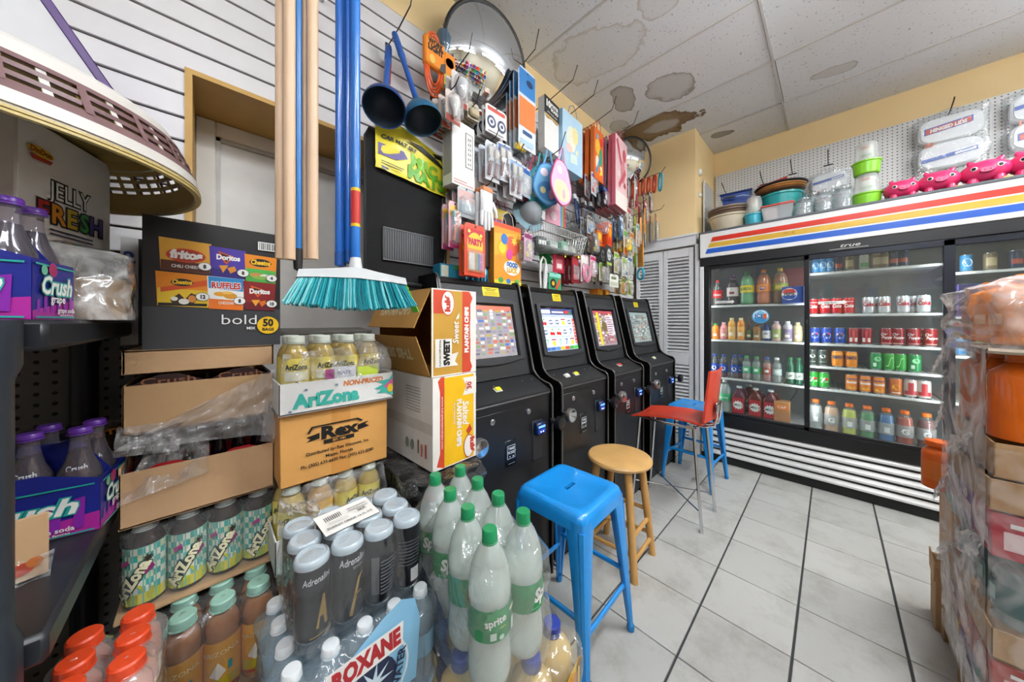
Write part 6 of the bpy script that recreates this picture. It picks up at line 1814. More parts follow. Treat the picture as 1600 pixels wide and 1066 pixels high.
# broom with teal bristles
p = Proto('broom', 'broom')
BX = .0
k = p.part('handle', MB().tube([(0, 0, .02), (0, 0, 1.22)], .0135, C('1672cc', .25, var=.04, coat=.3), 14))
p.part('handle_label', MB().lathe([(.0139, .13), (.0139, .138, C('c8302a', .4)), (.0139, .222, YW), (.0139, .23)], YW, 14, cap=False), k)
cur = lambda u: -.012 * (2 * u - 1) ** 2 * 1.6
hd = MB()
hd.prism([(-.155, -.012), (-.15, .006), (-.06, .016), (-.02, .022), (.02, .022), (.06, .016), (.15, .006), (.155, -.012), (.1, -.008), (0, -.004), (-.1, -.008)], -.02, .02, C('d9dde0', .4), axis='y')
hd.lathe([(.02, .018), (.018, .034), (.015, .05)], C('d9dde0', .4), 16)
p.part('broom_head', hd)
br = MB()
rr = random.Random(3)
TEAL = [C('1f9fae', .5, var=.1), C('3fbcc6', .5, var=.1), C('1a8494', .5, var=.1), C('8adbe0', .5, var=.1)]
for r_ in range(5):
 for q in range(62):
  u = (q + rr.random() * .6) / 62
  x0 = -.15 + .3 * u
  y0 = -.016 + r_ * .008
  fan = (u - .5) * .075
  zb = -.072 - .012 * math.sin(math.pi * u) + rr.uniform(-.004, .004)
  zt = -.005 + cur(u) * .5
  br.tube([(x0, y0, zt), (x0 + fan * .5 + rr.uniform(-.002, .002), y0 * 1.3, (zt + zb) / 2), (x0 + fan, y0 * 1.7 - .004, zb)], .0022, TEAL[rr.randrange(4)], 4)
for q in range(8):
 br.tube([(.15, -.016 + q * .004, -.008), (.175, -.016 + q * .005, -.05), (.196, -.018 + q * .006, -.088)], .0022, C('7ad24a', .5), 4)
p.part('bristles', br, None, 'teal bristles', 'stuff')
p.put((.252, .797, 1.372), R(-6), 'teal bristled broom with white head hanging on a blue handle', None, (.76, .95, .92))
# black car mats with yellow card header
BM = C('131416', .9, var=.15, scale=60, bump=.4, bscale=300)
def mat_outline(w, h):
 return [(-w / 2, .03), (-w * .42, 0), (w * .36, -.02), (w * .44, .0), (w * .46, .06), (w * .5, .2), (w * .42, .33), (w * .46, .45), (w * .46, h - .06), (w * .42, h), (-w * .46, h), (-w * .5, h - .04)]
for i in range(3):
 m = MB().prism(mat_outline(.4, .64), -.008, 0, BM, axis='y')
 k = [('mat', m)]
 if i == 0:
  pts = mat_outline(.4, .64)
  k += [('binding', MB().tube([(x, -.006, z) for x, z in pts], .006, C('1c1d20', .5), 6, closed=True)), ('heel_pad', MB().box(-.13, .125, -.016, -.008, .085, .225, C('3c3f43', .5), .006)), ('pad_ribs', MB(), None, None, 'stuff')]
  rb_ = k[-1][1]
  for q in range(22):
   rb_.box(-.12 + q * .011, -.115 + q * .011, -.0185, -.0155, .09, .22, C('55585c', .5), .001)
  rb_.box(-.128, .123, -.0185, -.0155, .082, .088, C('55585c', .5))
  rb_.box(-.128, .123, -.0185, -.0155, .222, .228, C('55585c', .5))
  k += [('bottom_fold', MB().tube([(-.1 + .25 * t, -.02 - .01 * math.sin(3 * t), -.01 - .02 * t) for t in [q / 8 for q in range(9)]], .012, C('18191b', .7), 8))]
 one('car_mat', 'mat', ['black car floor mat with ribbed heel pad under the yellow header', 'black car floor mat directly behind the front one', 'black car floor mat nearest the wall in the set'][i], [(a[0], a[1], None, None, 'stuff') if a[0] == 'pad_ribs' else a for a in k], (.672 + .015 * i, 1.385 + .025 * i, 1.455 + .01 * i), R(1), 'black car mats')
p = Proto('header_card', 'card')
k = p.part('card', MB().grid(lambda u, v: ((u - .5) * .36, -.012 * math.sin(u * 5) * (.5 + v) - .01 * nz(u * 6, v * 5, 3, 1), v * .2 - .035 * u + .03 * (1 - u) * (v > .5) * v), 18, 10, C('ecdc3a', .35, var=.05)))
f_ = lambda x, y, kk: (x, -.012 * math.sin((x / .36 + .5) * 5) * (.5 + y / .2) - .01 * nz((x / .36 + .5) * 6, y / .2 * 5, 3, 1) - .002 - kk * 3, y - .035 * (x / .36 + .5))
sub = []
p.part('printed_artwork', ART([('p', [(-.17, .06), (-.09, .065), (-.04, .09), (-.06, .115), (-.17, .11)], C('5a4a8a', .4)), ('t', 'MRC', .05, .075, .05, C('7fc23a', .4), {'bold': .05, 'w': .15}), ('t', 'MATS', .06, .015, .055, C('5fae2a', .4), {'bold': .05, 'w': .2}), ('p', [(-.05, .17), (.03, .185), (.13, .165), (.17, .13), (.1, .15), (.0, .165)], BKT), ('t', 'CAR MAT SET', -.08, .135, .016, BKT, {'bold': .05, 'w': .16, 'sl': .2}), ('r', -.16, .03, -.06, .034, BKT), ('r', -.16, .02, -.07, .023, BKT), ('r', -.16, -.0, -.13, .01, C('3a3a5a', .4))], f_, eps=.0004), k)
p.put((.69, 1.362, 1.93), R(0), 'crumpled yellow mats header card above the black car mats')
# plungers
NAVY = C('123c78', .4, var=.08)
TLB = C('1d5f84', .4, var=.08)
def plunger(cup, handle, lean):
 p = Proto('plunger', 'plunger')
 k = p.part('cup', MB().lathe([(.078, -.1), (.082, -.104), (.083, -.095), (.076, -.07), (.058, -.04), (.034, -.02), (.02, -.008), (.018, .012), (0, .014)], cup, 28, cap=False).lathe([(.078, -.1), (.07, -.072), (.05, -.045), (.02, -.025), (0, -.022)], C('0c2438', .5), 28, cap=False))
 h = p.part('handle', MB().lathe([(.014, 0), (.0125, .03), (.0115, .2), (.013, .24), (.0135, .25), (.0145, .37), (.013, .385), (0, .39)], handle, 14))
 rg = MB()
 for q in range(9):
  rg.lathe([(.0135, .255 + q * .013), (.0152, .259 + q * .013), (.0135, .263 + q * .013)], handle, 14, cap=False)
 p.part('grip_rings', rg, h, None, 'stuff')
 return p
BH = C('1d56a8', .35, var=.05)
plunger(NAVY, BH, 0).put((.524, 1.29, 2.21), (R(-24), R(13), 0), 'navy blue plunger hanging on the left of the pair', 'plungers')
plunger(TLB, BH, 0).put((.655, 1.27, 2.23), (R(-20), R(-7), 0), 'teal blue plunger hanging on the right of the pair', 'plungers')
plunger(C('4a1a1e', .5), C('b03a34', .4), 0).put((.585, 1.45, 2.14), (R(-3), R(4), 0), 'red handled plunger with dark cup behind the blue ones', 'plungers')
def hook(x, z, l=.28, dz=.03, y=1.5, label=None, mat=None):
 mt = mat or C('3a3532', .35, metal=.7)
 one('peg_hook', 'hook', label, [('wire', MB().tube([(0, 0, 0), (0, -l * .5, dz * .1), (0, -l * .92, dz * .4), (0, -l, dz + .012)], .0028, mt, 6)), ('back_plate', MB().box(-.012, .012, -.004, .0, -.018, .014, mt, .001))], (x, y, z), group='wall hooks')
hook(.62, 2.6, .26, .06, label='bent steel hook holding the blue plungers')
# ================================================================== GOODS HANGING ON THE SLAT WALL
BLIS = FILM('f2f4f6', .18, .06, .3, 20, 1.4)
def pack(w, h, base, items, bub=None, bubm=None, t=.003, name='hang_pack', cat='package', inner=None):
 """card on a hook: printed card with a hang hole, and a plastic bubble with what it holds"""
 p = Proto(name, cat)
 m = MB().prism([(-w / 2, 0), (w / 2, 0), (w / 2, h * .93), (w * .4, h), (-w * .4, h), (-w / 2, h * .93)], 0, t, base, axis='y')
 k = p.part('card', m)
 p.part('printed_artwork', ART(items + [('d', 0, h * .95, .005, .005, C('3a3a3a', .6))], plane((0, -.0004, 0), (1, 0, 0), (0, 0, 1)), eps=.0004), k)
 if inner:
  p.part('goods', inner)
 if bub:
  x0, z0, x1, z1, d = bub
  p.part('blister', MB().box(x0, x1, -d, .0, z0, z1, bubm or BLIS, min(.012, d * .45)))
 return p
def hang(p, x, ys, z, labels, group, rot=0, jit=.0):
 rr = random.Random(int(x * 1000 + z * 100))
 ls = labels if isinstance(labels, (list, tuple)) else [labels] * len(ys)
 for i, y in enumerate(ys):
  p.put((x + (rr.uniform(-1, 1) * jit if i else 0), y, z), (rr.uniform(-.02, .02) if i else 0, 0, rot + (rr.uniform(-.06, .06) if i else 0)), ls[i], group)
def set_of(n, base, front='front'):
 o = ['%s, frontmost on its hook' % base, '%s, second on its hook' % base, '%s, third on its hook' % base, '%s, fourth on its hook' % base, '%s, fifth on its hook' % base, '%s, sixth on its hook' % base]
 return [base] if n == 1 else o[:n]
ORG = C('dc5a22', .35, var=.05)
ORC2 = C('ef8b1c', .45)
def cord_loop(w, h, n, mat, y=-.012, r=.0055):
 m = MB()
 for q in range(n):
  s = 1 - q * .12
  m.tube([(w * .5 * s * math.cos(t), y - .004 * (q % 2), h * .5 + h * .5 * s * math.sin(t)) for t in [2 * math.pi * k / 22 for k in range(22)]], r, mat, 6, closed=True)
 return m
p = Proto('work_light', 'work light')
p.part('cord', cord_loop(.1, .31, 4, ORG))
k = p.part('sleeve', MB().box(-.056, .056, -.03, .004, .13, .27, ORC2, .008))
p.part('printed_artwork', ART([('t', 'WORK', 0, .1, .026, BKT, {'bold': .06, 'w': .085}), ('t', 'LIGHT', 0, .07, .026, BKT, {'bold': .06, 'w': .085}), ('t', '15 FT CORD', 0, .128, .008, BKT, {'w': .06}), ('p', [(.02, .0), (.056, .0), (.056, .05), (.03, .035)], C('4a4a4a', .4)), ('d', -.02, .03, .016, .02, C('e8c05a', .4))], plane((0, -.0304, .13), (1, 0, 0), (0, 0, 1))), k)
p.put((.775, 1.35, 2.35), R(3), 'orange work light cord in a yellow-orange printed sleeve')
p = Proto('work_light', 'work light')
k = p.part('lamp_guard', MB().box(-.04, .04, -.03, .0, 0, .2, ORC2, .014))
p.part('lamp_window', MB().lathe([(.0, -.01), (.018, -.006), (.024, 0)], C('b8382a', .3), 18, Matrix.Translation((0, -.03, .14)) @ Matrix.Rotation(R(90), 4, 'X')), k)
p.part('printed_artwork', ART([('r', -.035, .02, .035, .08, C('d8b03a', .4)), ('r', -.035, .0, .035, .02, C('3a5a2a', .4)), ('t', '25 FT', 0, .055, .014, C('a8402a', .4), {'bold': .04}), ('d', -.02, .01, .007, .007, C('6ab03a', .4)), ('d', 0, .01, .007, .007, C('6ab03a', .4)), ('d', .02, .01, .007, .007, C('6ab03a', .4))], plane((0, -.0304, 0), (1, 0, 0), (0, 0, 1))), k)
p.part('cord', cord_loop(.06, .1, 3, ORG), None)
p.put((.872, 1.375, 2.43), R(0), 'orange extension cord pack with red window beside the work light')
lampm = MB().lathe([(.012, .0), (.013, .02), (.035, .06), (.044, .1), (.034, .135), (0, .145)], FILM('5f7f98', .5, .1, .1, 20, 1.2), 20)
one('flashlight_pack', 'package', 'blue-grey clear lantern pack above the orange cord', [('lantern', lampm), ('hanger', MB().tube([(0, 0, .14), (.015, 0, .165), (0, 0, .19), (-.015, 0, .165)], .002, SIL, 5, closed=True))], (.86, 1.38, 2.6))
bulb = lambda c: MB().lathe([(.008, .02), (.011, .03), (.011, .045), (.022, .07), (.024, .085), (.018, .102), (0, .108)], c, 16, Matrix.Translation((0, -.016, 0)))
bp_ = pack(.085, .14, C('c9b9ae', .4), [('r', -.04, .0, .04, .03, C('b04a34', .4)), ('t', '60W', .02, .012, .012, WHI)], (-.036, .012, .036, .115, .045), None, inner=bulb(C('f0eee8', .3)), name='bulb_pack')
hang(bp_, .795, (1.2, 1.25, 1.3, 1.35), 2.17, set_of(4, 'clear bulb pack with red footer, lower hook'), 'lower bulb packs', .1, .01)
bp2 = pack(.1, .15, C('d8d4d0', .4), [('r', -.045, .0, .045, .025, C('a83a2a', .4)), ('d', .02, .12, .015, .012, C('d06a3a', .4))], (-.042, .02, .042, .125, .05), None, inner=MB().lathe([(.012, .02), (.02, .04), (.03, .07), (.028, .1), (0, .112)], C('e8e8ea', .15, metal=.3), 16, Matrix.Translation((0, -.02, 0))), name='bulb_pack')
hang(bp2, .86, (1.24, 1.29), 2.3, set_of(2, 'clear reflector bulb pack under the round mirror'), 'upper bulb packs', .1)
hook(.86, 2.47, .36, .1, label='black hook crossing in front of the round mirror')
hook(.8, 2.33, .34, .02, label='steel hook of the lower bulb packs')
hook(.95, 2.33, .3, .06, label='steel hook of the beige cord cards')
hang(pack(.07, .085, C('c8bda8', .5), [('r', -.03, .01, .03, .05, C('b8ab92', .5)), ('t', 'CORD', 0, .06, .01, C('6a5a48', .5))], (-.03, .008, .03, .05, .02), C('b8a888', .5), name='cord_card'), .955, (1.26, 1.3, 1.34), 2.285, set_of(3, 'small beige cord card'), 'beige cord cards')
# surge strip box
p = carton(.14, .075, .31, C('e2e0de', .45, var=.03), [('front', [('r', -.07, 0, .07, .06, C('e9d8d4', .45)), ('r', -.06, .01, .06, .014, C('b06a5a', .5)), ('r', -.06, .022, .02, .026, C('b06a5a', .5)), ('r', .01, .1, .056, .27, C('3a3a3a', .5)), ('r', .013, .103, .053, .267, C('d8d8d6', .5))] + [('r', .026, .115 + .024 * q, .03, .125 + .024 * q, BKT) for q in range(6)] + [('r', .037, .115 + .024 * q, .041, .125 + .024 * q, BKT) for q in range(6)]), ('left', [('r', -.03, .05, .03, .26, C('9a9a9c', .5))])], 'power_strip_box')
p.put((.885, 1.285, 1.92), R(4), 'tall white power strip box with printed outlet row')
# twin socket cards
tw_ = pack(.145, .145, C('e8e6e4', .4), [('r', -.06, .115, .06, .135, C('c24a3a', .4)), ('d', -.034, .06, .03, .032, C('2f3a5a', .4)), ('d', -.034, .06, .019, .02, C('d0d4dc', .4)), ('d', -.034, .06, .009, .01, C('2f3a5a', .4)), ('d', .036, .06, .03, .032, C('2f3a5a', .4)), ('d', .036, .06, .019, .02, C('d0d4dc', .4)), ('d', .036, .06, .009, .01, C('2f3a5a', .4)), ('r', -.06, .008, .05, .012, C('8a8a8a', .4))], name='socket_card')
hang(tw_, 1.075, (1.22, 1.255, 1.29, 1.325, 1.36), 2.235, set_of(5, 'white card with two navy rings'), 'twin ring cards', 0, .006)
hook(1.075, 2.37, .33, .06, label='steel hook of the twin ring cards')
hang(pack(.11, .26, C('3f5a2a', .4), [('r', -.05, .02, .05, .08, C('5a2a7a', .4)), ('t', 'a', .0, .1, .06, C('8a4ab0', .4), {'bold': .08}), ('r', -.05, .17, .05, .24, C('1f7a8a', .4)), ('t', 'S', 0, .18, .05, C('d8902a', .4), {'bold': .06})], name='letter_card'), 1.3, (1.38,), 2.33, 'dark green card with big purple letter behind ring cards', None)
long_ = pack(.15, .45, C('cfd6de', .4), [('r', -.07, .3, .07, .44, C('2f78b8', .4)), ('d', .02, .38, .03, .02, C('12305a', .4)), ('r', -.07, .12, .07, .28, C('d9783a', .4)), ('r', -.06, .02, .05, .05, C('a8c4dc', .4)), ('r', -.04, .08, .04, .1, C('2a4a7a', .4))], name='long_card')
hang(long_, 1.29, (1.2, 1.235, 1.27, 1.3), 2.235, set_of(4, 'tall blue and orange printed card'), 'tall blue-orange cards', .05, .01)
hook(1.32, 2.75, .36, .14, label='long steel hook above the tall blue-orange cards')
m = MB()
for q in range(7):
 a = q * .9
 m.tube([(0, 0, 0), (.03 * math.cos(a), -.02 * abs(math.sin(a)), .012 + .02 * math.sin(a)), (.045 * math.cos(a + .3), -.01, .01 * math.sin(a * 2)), (.0, -.004, -.004)], .003, C('e0c02c', .35), 6)
one('yellow_bow', 'bow', 'curly yellow ribbon bow above the paint brushes', [('ribbon', m)], (1.2, 1.18, 2.2))
# brushes
def brush_pack(c):
 m = MB()
 for q in range(2):
  x = -.022 + q * .044
  m.tube([(x - .012, -.012, .02), (x, -.012, .09)], .007, C('7a2a34', .4), 8, r1=.009)
  m.box(x - .016, x + .016, -.02, -.004, .088, .115, SIL, .003)
  m.box(x - .015, x + .015, -.017, -.007, .115, .165, C('cfc8bc', .6), .003)
 return pack(.1, .2, C('d9dee6', .4), [('r', -.045, .13, .045, .19, C(c, .4)), ('r', -.045, .0, .045, .03, C('e8e8ec', .4))], (-.046, .01, .046, .175, .026), None, inner=m, name='brush_pack')
hang(brush_pack('c8ccd8'), 1.048, (1.22, 1.27, 1.32), 1.99, set_of(3, 'paint brush pack with maroon handles, left hook'), 'left paint brush packs', .06)
hang(brush_pack('3a5a9a'), 1.125, (1.21, 1.26), 2.01, set_of(2, 'paint brush pack with navy header'), 'middle paint brush packs', -.04)
hang(brush_pack('7aa8d8'), 1.19, (1.19, 1.24, 1.29), 1.94, set_of(3, 'paint brush pack with pale blue header, right hook'), 'right paint brush packs', .05)
hook(1.05, 2.2, .33, .03, label='steel hook of the left paint brush packs')
hook(1.2, 2.17, .36, .03, label='steel hook of the right paint brush packs')
hang(pack(.12, .25, C('a8aaac', .4), [('r', -.05, .02, .05, .12, C('c4c6c8', .4)), ('r', -.05, .15, .05, .23, C('8f9194', .4))], (-.05, .02, .05, .2, .02), BLIS, name='grey_pack'), 1.0, (1.3, 1.335, 1.37, 1.4), 1.9, set_of(4, 'grey tool card left of the brushes'), 'grey tool cards', .1)
# gloves
gm = MB()
gm.box(-.042, .042, -.012, .012, .09, .21, C('e6e6e8', .7, bump=.3), .01)
for q, (fx, fl) in enumerate(((-.034, .075), (-.012, .095), (.011, .09), (.033, .07))):
 gm.tube([(fx, 0, .1), (fx * 1.1, -.003, .1 - fl * .5), (fx * 1.15, -.004, .1 - fl)], .0105, C('e6e6e8', .7, bump=.3), 8, r1=.008)
gm.tube([(.04, 0, .16), (.064, -.003, .12), (.07, -.003, .085)], .011, C('e6e6e8', .7, bump=.3), 8, r1=.008)
p = Proto('work_gloves', 'gloves')
p.part('glove', gm)
p.part('header', MB().box(-.035, .035, -.014, .014, .2, .225, C('d98a5a', .5), .003))
hang(p, 1.008, (1.22, 1.255, 1.29, 1.325), 1.72, set_of(4, 'white knit work glove pair'), 'white work gloves', .1, .01)
hook(1.008, 1.95, .33, .02, label='steel hook of the white work gloves')
hang(pack(.11, .145, C('b8c0c4', .4), [('r', -.05, .08, .05, .13, C('d0a8a4', .4)), ('r', -.045, .02, .045, .06, C('9fb0b8', .4))], (-.045, .01, .045, .1, .03), name='tool_pack'), .905, (1.25, 1.3, 1.35), 1.775, set_of(3, 'clear tool pack with pink header below the power strip box'), 'clear tool packs', .1)
sc_ = MB().tube([(-.012, -.01, .03), (.0, -.01, .1), (.012, -.01, .17)], .008, C('d9623a', .35), 8).tube([(.018, -.01, .03), (.002, -.01, .1), (-.014, -.01, .17)], .007, C('3aa0b0', .35), 8)
hang(pack(.07, .22, C('d8a8b0', .4), [('r', -.03, .15, .03, .2, C('e0b03a', .4)), ('r', -.03, .0, .03, .03, C('c83a7a', .4))], (-.03, .01, .03, .18, .025), inner=sc_, name='scissor_card'), .845, (1.26, 1.32), 1.62, set_of(2, 'bright scissor card with yellow header'), 'scissor cards')
one('blue_carton', 'box', 'small teal and navy carton under the scissor cards', [('box', MB().box(-.065, .065, -.05, .05, 0, .108, C('2a8aa8', .45), .002)), ('printed_artwork', ART([('r', -.065, 0, .065, .04, C('16305a', .45)), ('r', -.05, .015, .03, .022, C('d8e0e8', .45)), ('r', -.06, .045, -.02, .1, C('d9dcc8', .45)), ('d', .03, .095, .02, .01, C('4aa04a', .45))], plane((0, -.0504, 0), (1, 0, 0), (0, 0, 1))))], (.86, 1.36, 1.4402))
ptc = [('r', -.06, .0, .06, .245, C('d8482a', .4)), ('r', -.055, .19, .055, .225, C('c82a3a', .4)), ('d', 0, .15, .05, .06, C('f0c23a', .4)), ('r', -.05, .02, .05, .13, C('e88a4a', .4)), ('t', 'PARTY', 0, .15, .028, C('c42a4a', .4), {'bold': .08, 'w': .09}), ('r', -.04, .03, -.005, .11, C('d8d0c8', .4)), ('r', .0, .03, .012, .11, C('4a9a5a', .4)), ('r', .016, .03, .028, .11, C('3a6ab0', .4)), ('r', .032, .03, .044, .11, C('c04ab0', .4)), ('star', -.04, .21, .006, .012, 5, C('f6e06a', .4)), ('star', .035, .2, .006, .012, 5, C('f6e06a', .4))]
hang(pack(.132, .25, C('d8482a', .4), ptc, (-.05, .02, .05, .12, .018), name='party_card'), .92, (1.2, 1.24), 1.485, set_of(2, 'red and yellow party candle card'), 'party candle cards', .06)
def gift_bag(w, h, d, base, items, cord, name='gift_bag', side=None):
 p = Proto(name, 'gift bag')
 k = p.part('bag', MB().prism([(-w / 2, 0), (w / 2, 0), (w / 2 * .98, h), (-w / 2 * .98, h)], 0, d, base, axis='y'))
 p.part('printed_artwork', ART(items, plane((0, -.0004, 0), (1, 0, 0), (0, 0, 1)), eps=.0004), k)
 for yy in (.002, d - .002):
  p.part('cord_handle', MB().tube([(-w * .22, yy, h), (-w * .16, yy - .002, h + .05), (0, yy - .004, h + .075), (w * .16, yy - .002, h + .05), (w * .22, yy, h)], .0022, cord, 6))
 return p
w_, h_ = .215, .335
ball = [('r', -w_ / 2, 0, w_ / 2, h_, C('ee9a2a', .4)), ('r', -w_ / 2, h_ - .025, w_ / 2, h_, C('e0502a', .4)), ('p', [(-w_ / 2, .15), (w_ / 2, .2), (w_ / 2, .3), (-w_ / 2, .27)], C('f2b23a', .4)), ('d', .03, .22, .06, .055, C('e8624a', .4)), ('d', -.045, .2, .04, .048, C('f0a81c', .4)), ('d', -.045, .2, .026, .032, C('f6d040', .4)), ('d', -.03, .25, .026, .03, C('3a7ac8', .4)), ('d', .01, .17, .025, .03, C('d84a9a', .4)), ('star', .05, .25, .014, .03, 7, C('f6d85a', .4)), ('d', .03, .095, .065, .042, C('e8eef4', .4)), ('t', 'GOOD', .03, .1, .026, C('3a6ab0', .4), {'bold': .08, 'w': .09}), ('t', 'LUCK', .03, .068, .026, C('e0b02a', .4), {'bold': .08, 'w': .09}), ('r', -w_ / 2, 0, w_ / 2, .02, C('f0d83a', .4)), ('d', -.06, .02, .02, .015, C('4aa04a', .4)), ('d', .0, .018, .018, .014, C('3a7ac8', .4)), ('d', .07, .02, .02, .014, C('5ab04a', .4))]
gift_bag(w_, h_, .06, C('c9822a', .5), ball, C('d8d0c8', .5)).put((1.205, 1.27, 1.475), R(2), 'orange balloon party gift bag above the second cabinet gap')
gift_bag(.18, .12, .05, C('1f62b0', .4), [('r', -.09, .06, .09, .12, C('e0c82a', .4)), ('r', -.09, .05, .09, .06, C('c83a2a', .4))], C('c83a3a', .5)).put((1.22, 1.345, 1.8), R(0), 'yellow over blue gift bag behind the balloon bag')
one('tinsel_strand', 'tinsel', 'teal blue metallic tinsel fringe hanging left of the balloon bag', [('strands', MB(), None, None, 'stuff')], (0, 0, 0)) if False else None
tn = MB()
rr = random.Random(9)
for q in range(60):
 x = 1.03 + rr.uniform(-.05, .05)
 y = 1.33 + rr.uniform(-.03, .03)
 tn.tube([(x * .3 + 1.03 * .7, 1.335, 1.62), (x, y, 1.54), (x + rr.uniform(-.02, .02), y, 1.445)], .004, C(rr.choice(['1f7aa0', '2f9ac0', '185a80', '6ac0d8']), .15, metal=.6), 4)
p = Proto('tinsel', 'tinsel')
p.part('strands', tn, None, None, 'stuff')
p.put((0, 0, 0), 0, 'teal blue metallic tinsel fringe left of the balloon gift bag')
one('dark_bag', 'bag', 'dark brown narrow bag beside the balloon gift bag', [('bag', MB().prism([(-.03, 0), (.03, 0), (.028, .22), (-.028, .22)], 0, .05, C('2a1c18', .5), axis='y')), ('red_seam', MB().box(-.031, -.026, -.002, .052, 0, .22, C('8a2a2a', .5)))], (1.085, 1.3, 1.56))
# poster board bag, pastel bag, bibs
p = Proto('poster_pack', 'package')
k = p.part('sheets', MB().prism([(-.085, 0), (.085, -.0), (.085, .33), (-.085, .33)], 0, .05, C('e2e0dc', .4, var=.03), axis='y'))
p.part('printed_artwork', ART([('r', -.088, .22, .088, .335, C('1c1c1e', .45)), ('t', '10', -.045, .275, .04, WHI, {'bold': .06}), ('t', 'POSTER', .03, .292, .02, WHI, {'bold': .05, 'w': .09}), ('t', 'BOARD', .03, .262, .02, WHI, {'bold': .05, 'w': .09}), ('t', 'white both sides', 0, .235, .01, WHI, {'w': .12}), ('p', [(-.088, .22), (.088, .22), (.06, .2), (0, .21), (-.06, .195)], C('b8935a', .5))], plane((0, -.0004, 0), (1, 0, 0), (0, 0, 1))), k)
p.put((1.6, 1.27, 2.37), R(6), 'white poster sheet pack with black ten header')
hook(1.61, 2.72, .42, .1, label='long hook pointing up right above the poster pack')
hook(1.85, 2.74, .42, .12, label='long hook above the pastel gift bag')
pas = [('r', -.13, 0, .13, .39, C('a9cbe4', .4)), ('p', [(-.13, .1), (.13, .18), (.13, .39), (-.13, .39)], C('b4d3e6', .4)), ('d', -.02, .22, .06, .09, C('e4e4d0', .4)), ('d', .03, .26, .04, .06, C('e8dca0', .4)), ('d', -.05, .15, .04, .03, C('e8c8c0', .4)), ('p', [(-.04, .05), (.06, .07), (.05, .13), (-.03, .12)], C('d0e4da', .4)), ('star', .05, .15, .012, .024, 6, C('f0e8b0', .4))]
pb = gift_bag(.26, .39, .07, C('9cc4de', .4), pas, C('4a90b8', .5))
pb.put((1.82, 1.26, 2.31), R(3), 'pale blue pastel gift bag right of the poster pack')
hook(2.1, 2.76, .42, .12, label='long hook above the orange patterned gift bags')
mul = [('r', -.08, 0, .08, .38, C('e06a2a', .4)), ('d', -.02, .25, .04, .06, C('f0b83a', .4)), ('d', .03, .18, .03, .07, C('3a9a6a', .4)), ('d', -.03, .13, .03, .05, C('e8dcc0', .4)), ('p', [(-.06, .05), (.02, .2), (.03, .17), (-.04, .04)], C('3a8ab0', .4)), ('d', .04, .3, .025, .03, C('d83a3a', .4)), ('p', [(0, .04), (.06, .06), (.05, .12)], C('f0d040', .4)), ('star', .03, .1, .012, .028, 7, C('f6e4b0', .4)), ('star', -.03, .32, .012, .026, 7, C('5ab0c8', .4))]
hang(gift_bag(.16, .38, .03, C('d86a2a', .4), mul, C('d8502a', .5)), 2.1, (1.22, 1.27, 1.32), 2.325, set_of(3, 'orange gift bag with bright figures'), 'orange patterned gift bags', .1)
hang(gift_bag(.14, .38, .03, C('1f4a7a', .4), [('r', -.06, .05, .06, .2, C('2a5a9a', .4)), ('r', -.06, .25, .06, .3, C('12305a', .4))], C('2a4a7a', .5)), 2.28, (1.26, 1.32, 1.38), 2.3, set_of(3, 'navy blue gift bag left of the pink bags'), 'navy gift bags', .1)
pnk = [('r', -.13, .12, .13, .55, C('e8c0c4', .4)), ('r', -.13, 0, .13, .12, C('ece4de', .4)), ('p', [(-.12, .5), (.0, .3), (.03, .32), (-.08, .53)], C('b84a5a', .4)), ('d', .03, .3, .05, .09, C('d88a94', .4)), ('p', [(-.05, .15), (.1, .3), (.08, .34), (-.07, .18)], C('c85a6a', .4)), ('d', .06, .44, .035, .05, C('c04a5c', .4)), ('star', -.06, .26, .02, .05, 8, C('f0e0dc', .4)), ('star', .07, .2, .015, .035, 8, C('b03a4c', .4))]
hang(gift_bag(.26, .55, .03, C('b8586a', .4), pnk, C('b0304a', .5)), 2.36, (1.17, 1.215, 1.26, 1.305, 1.35), 2.17, set_of(5, 'large pink and white floral gift bag'), 'large pink gift bags', .12, .012)
hook(2.4, 2.78, .45, .12, label='long hook above the large pink gift bags')
def bib(c1, c2, w, h, trim):
 p = Proto('baby_bib', 'bib')
 n = 28
 out = []
 for k in range(n):
  t = 2 * math.pi * k / n - math.pi / 2
  r = 1 + .12 * math.cos(3 * t + 1.57)
  out.append((w * .5 * math.cos(t) * r, h * .42 + h * .42 * math.sin(t) * (1.05 if math.sin(t) < 0 else .95)))
 k = p.part('bib_cloth', MB().prism(out, 0, .012, c1, axis='y'))
 p.part('piping', MB().tube([(x, 0.004, z) for x, z in out], .006, trim, 6, closed=True))
 p.part('printed_artwork', ART([('d', 0, h * .25, w * .4, h * .2, c2), ('d', -.03, h * .62, .028, .024, C('efe2ee', .6)), ('d', .04, h * .55, .022, .02, C('d8b0d8', .6)), ('d', .02, h * .2, .02, .03, C('e0a8b8', .6)), ('d', -.04, h * .25, .02, .02, C('e8dca0', .6))], plane((0, -.0006, 0), (1, 0, 0), (0, 0, 1)), eps=.0005), k)
 for s in (-1, 1):
  p.part('tie', MB().tube([(s * w * .16, .004, h * .8), (s * w * .1, .0, h * .92), (s * .012, -.002, h * 1.08)], .006, c1, 6))
 return p
bib(C('dcb4d4', .7), C('ece0b0', .7), .235, .31, C('c04a7a', .6)).put((1.5, 1.115, 1.965), R(8), 'pink and cream baby bib at the front of its hook')
bib(C('6fb0d8', .7), C('4a8ac0', .7), .2, .29, C('3a78b8', .6)).put((1.44, 1.17, 1.965), R(-14), 'sky blue baby bib second on the hook behind the pink bib')
bib(C('49b4b8', .7), C('3aa0a8', .7), .2, .3, C('2f909a', .6)).put((1.43, 1.215, 1.95), R(-20), 'teal baby bib third on the hook behind the blue bib')
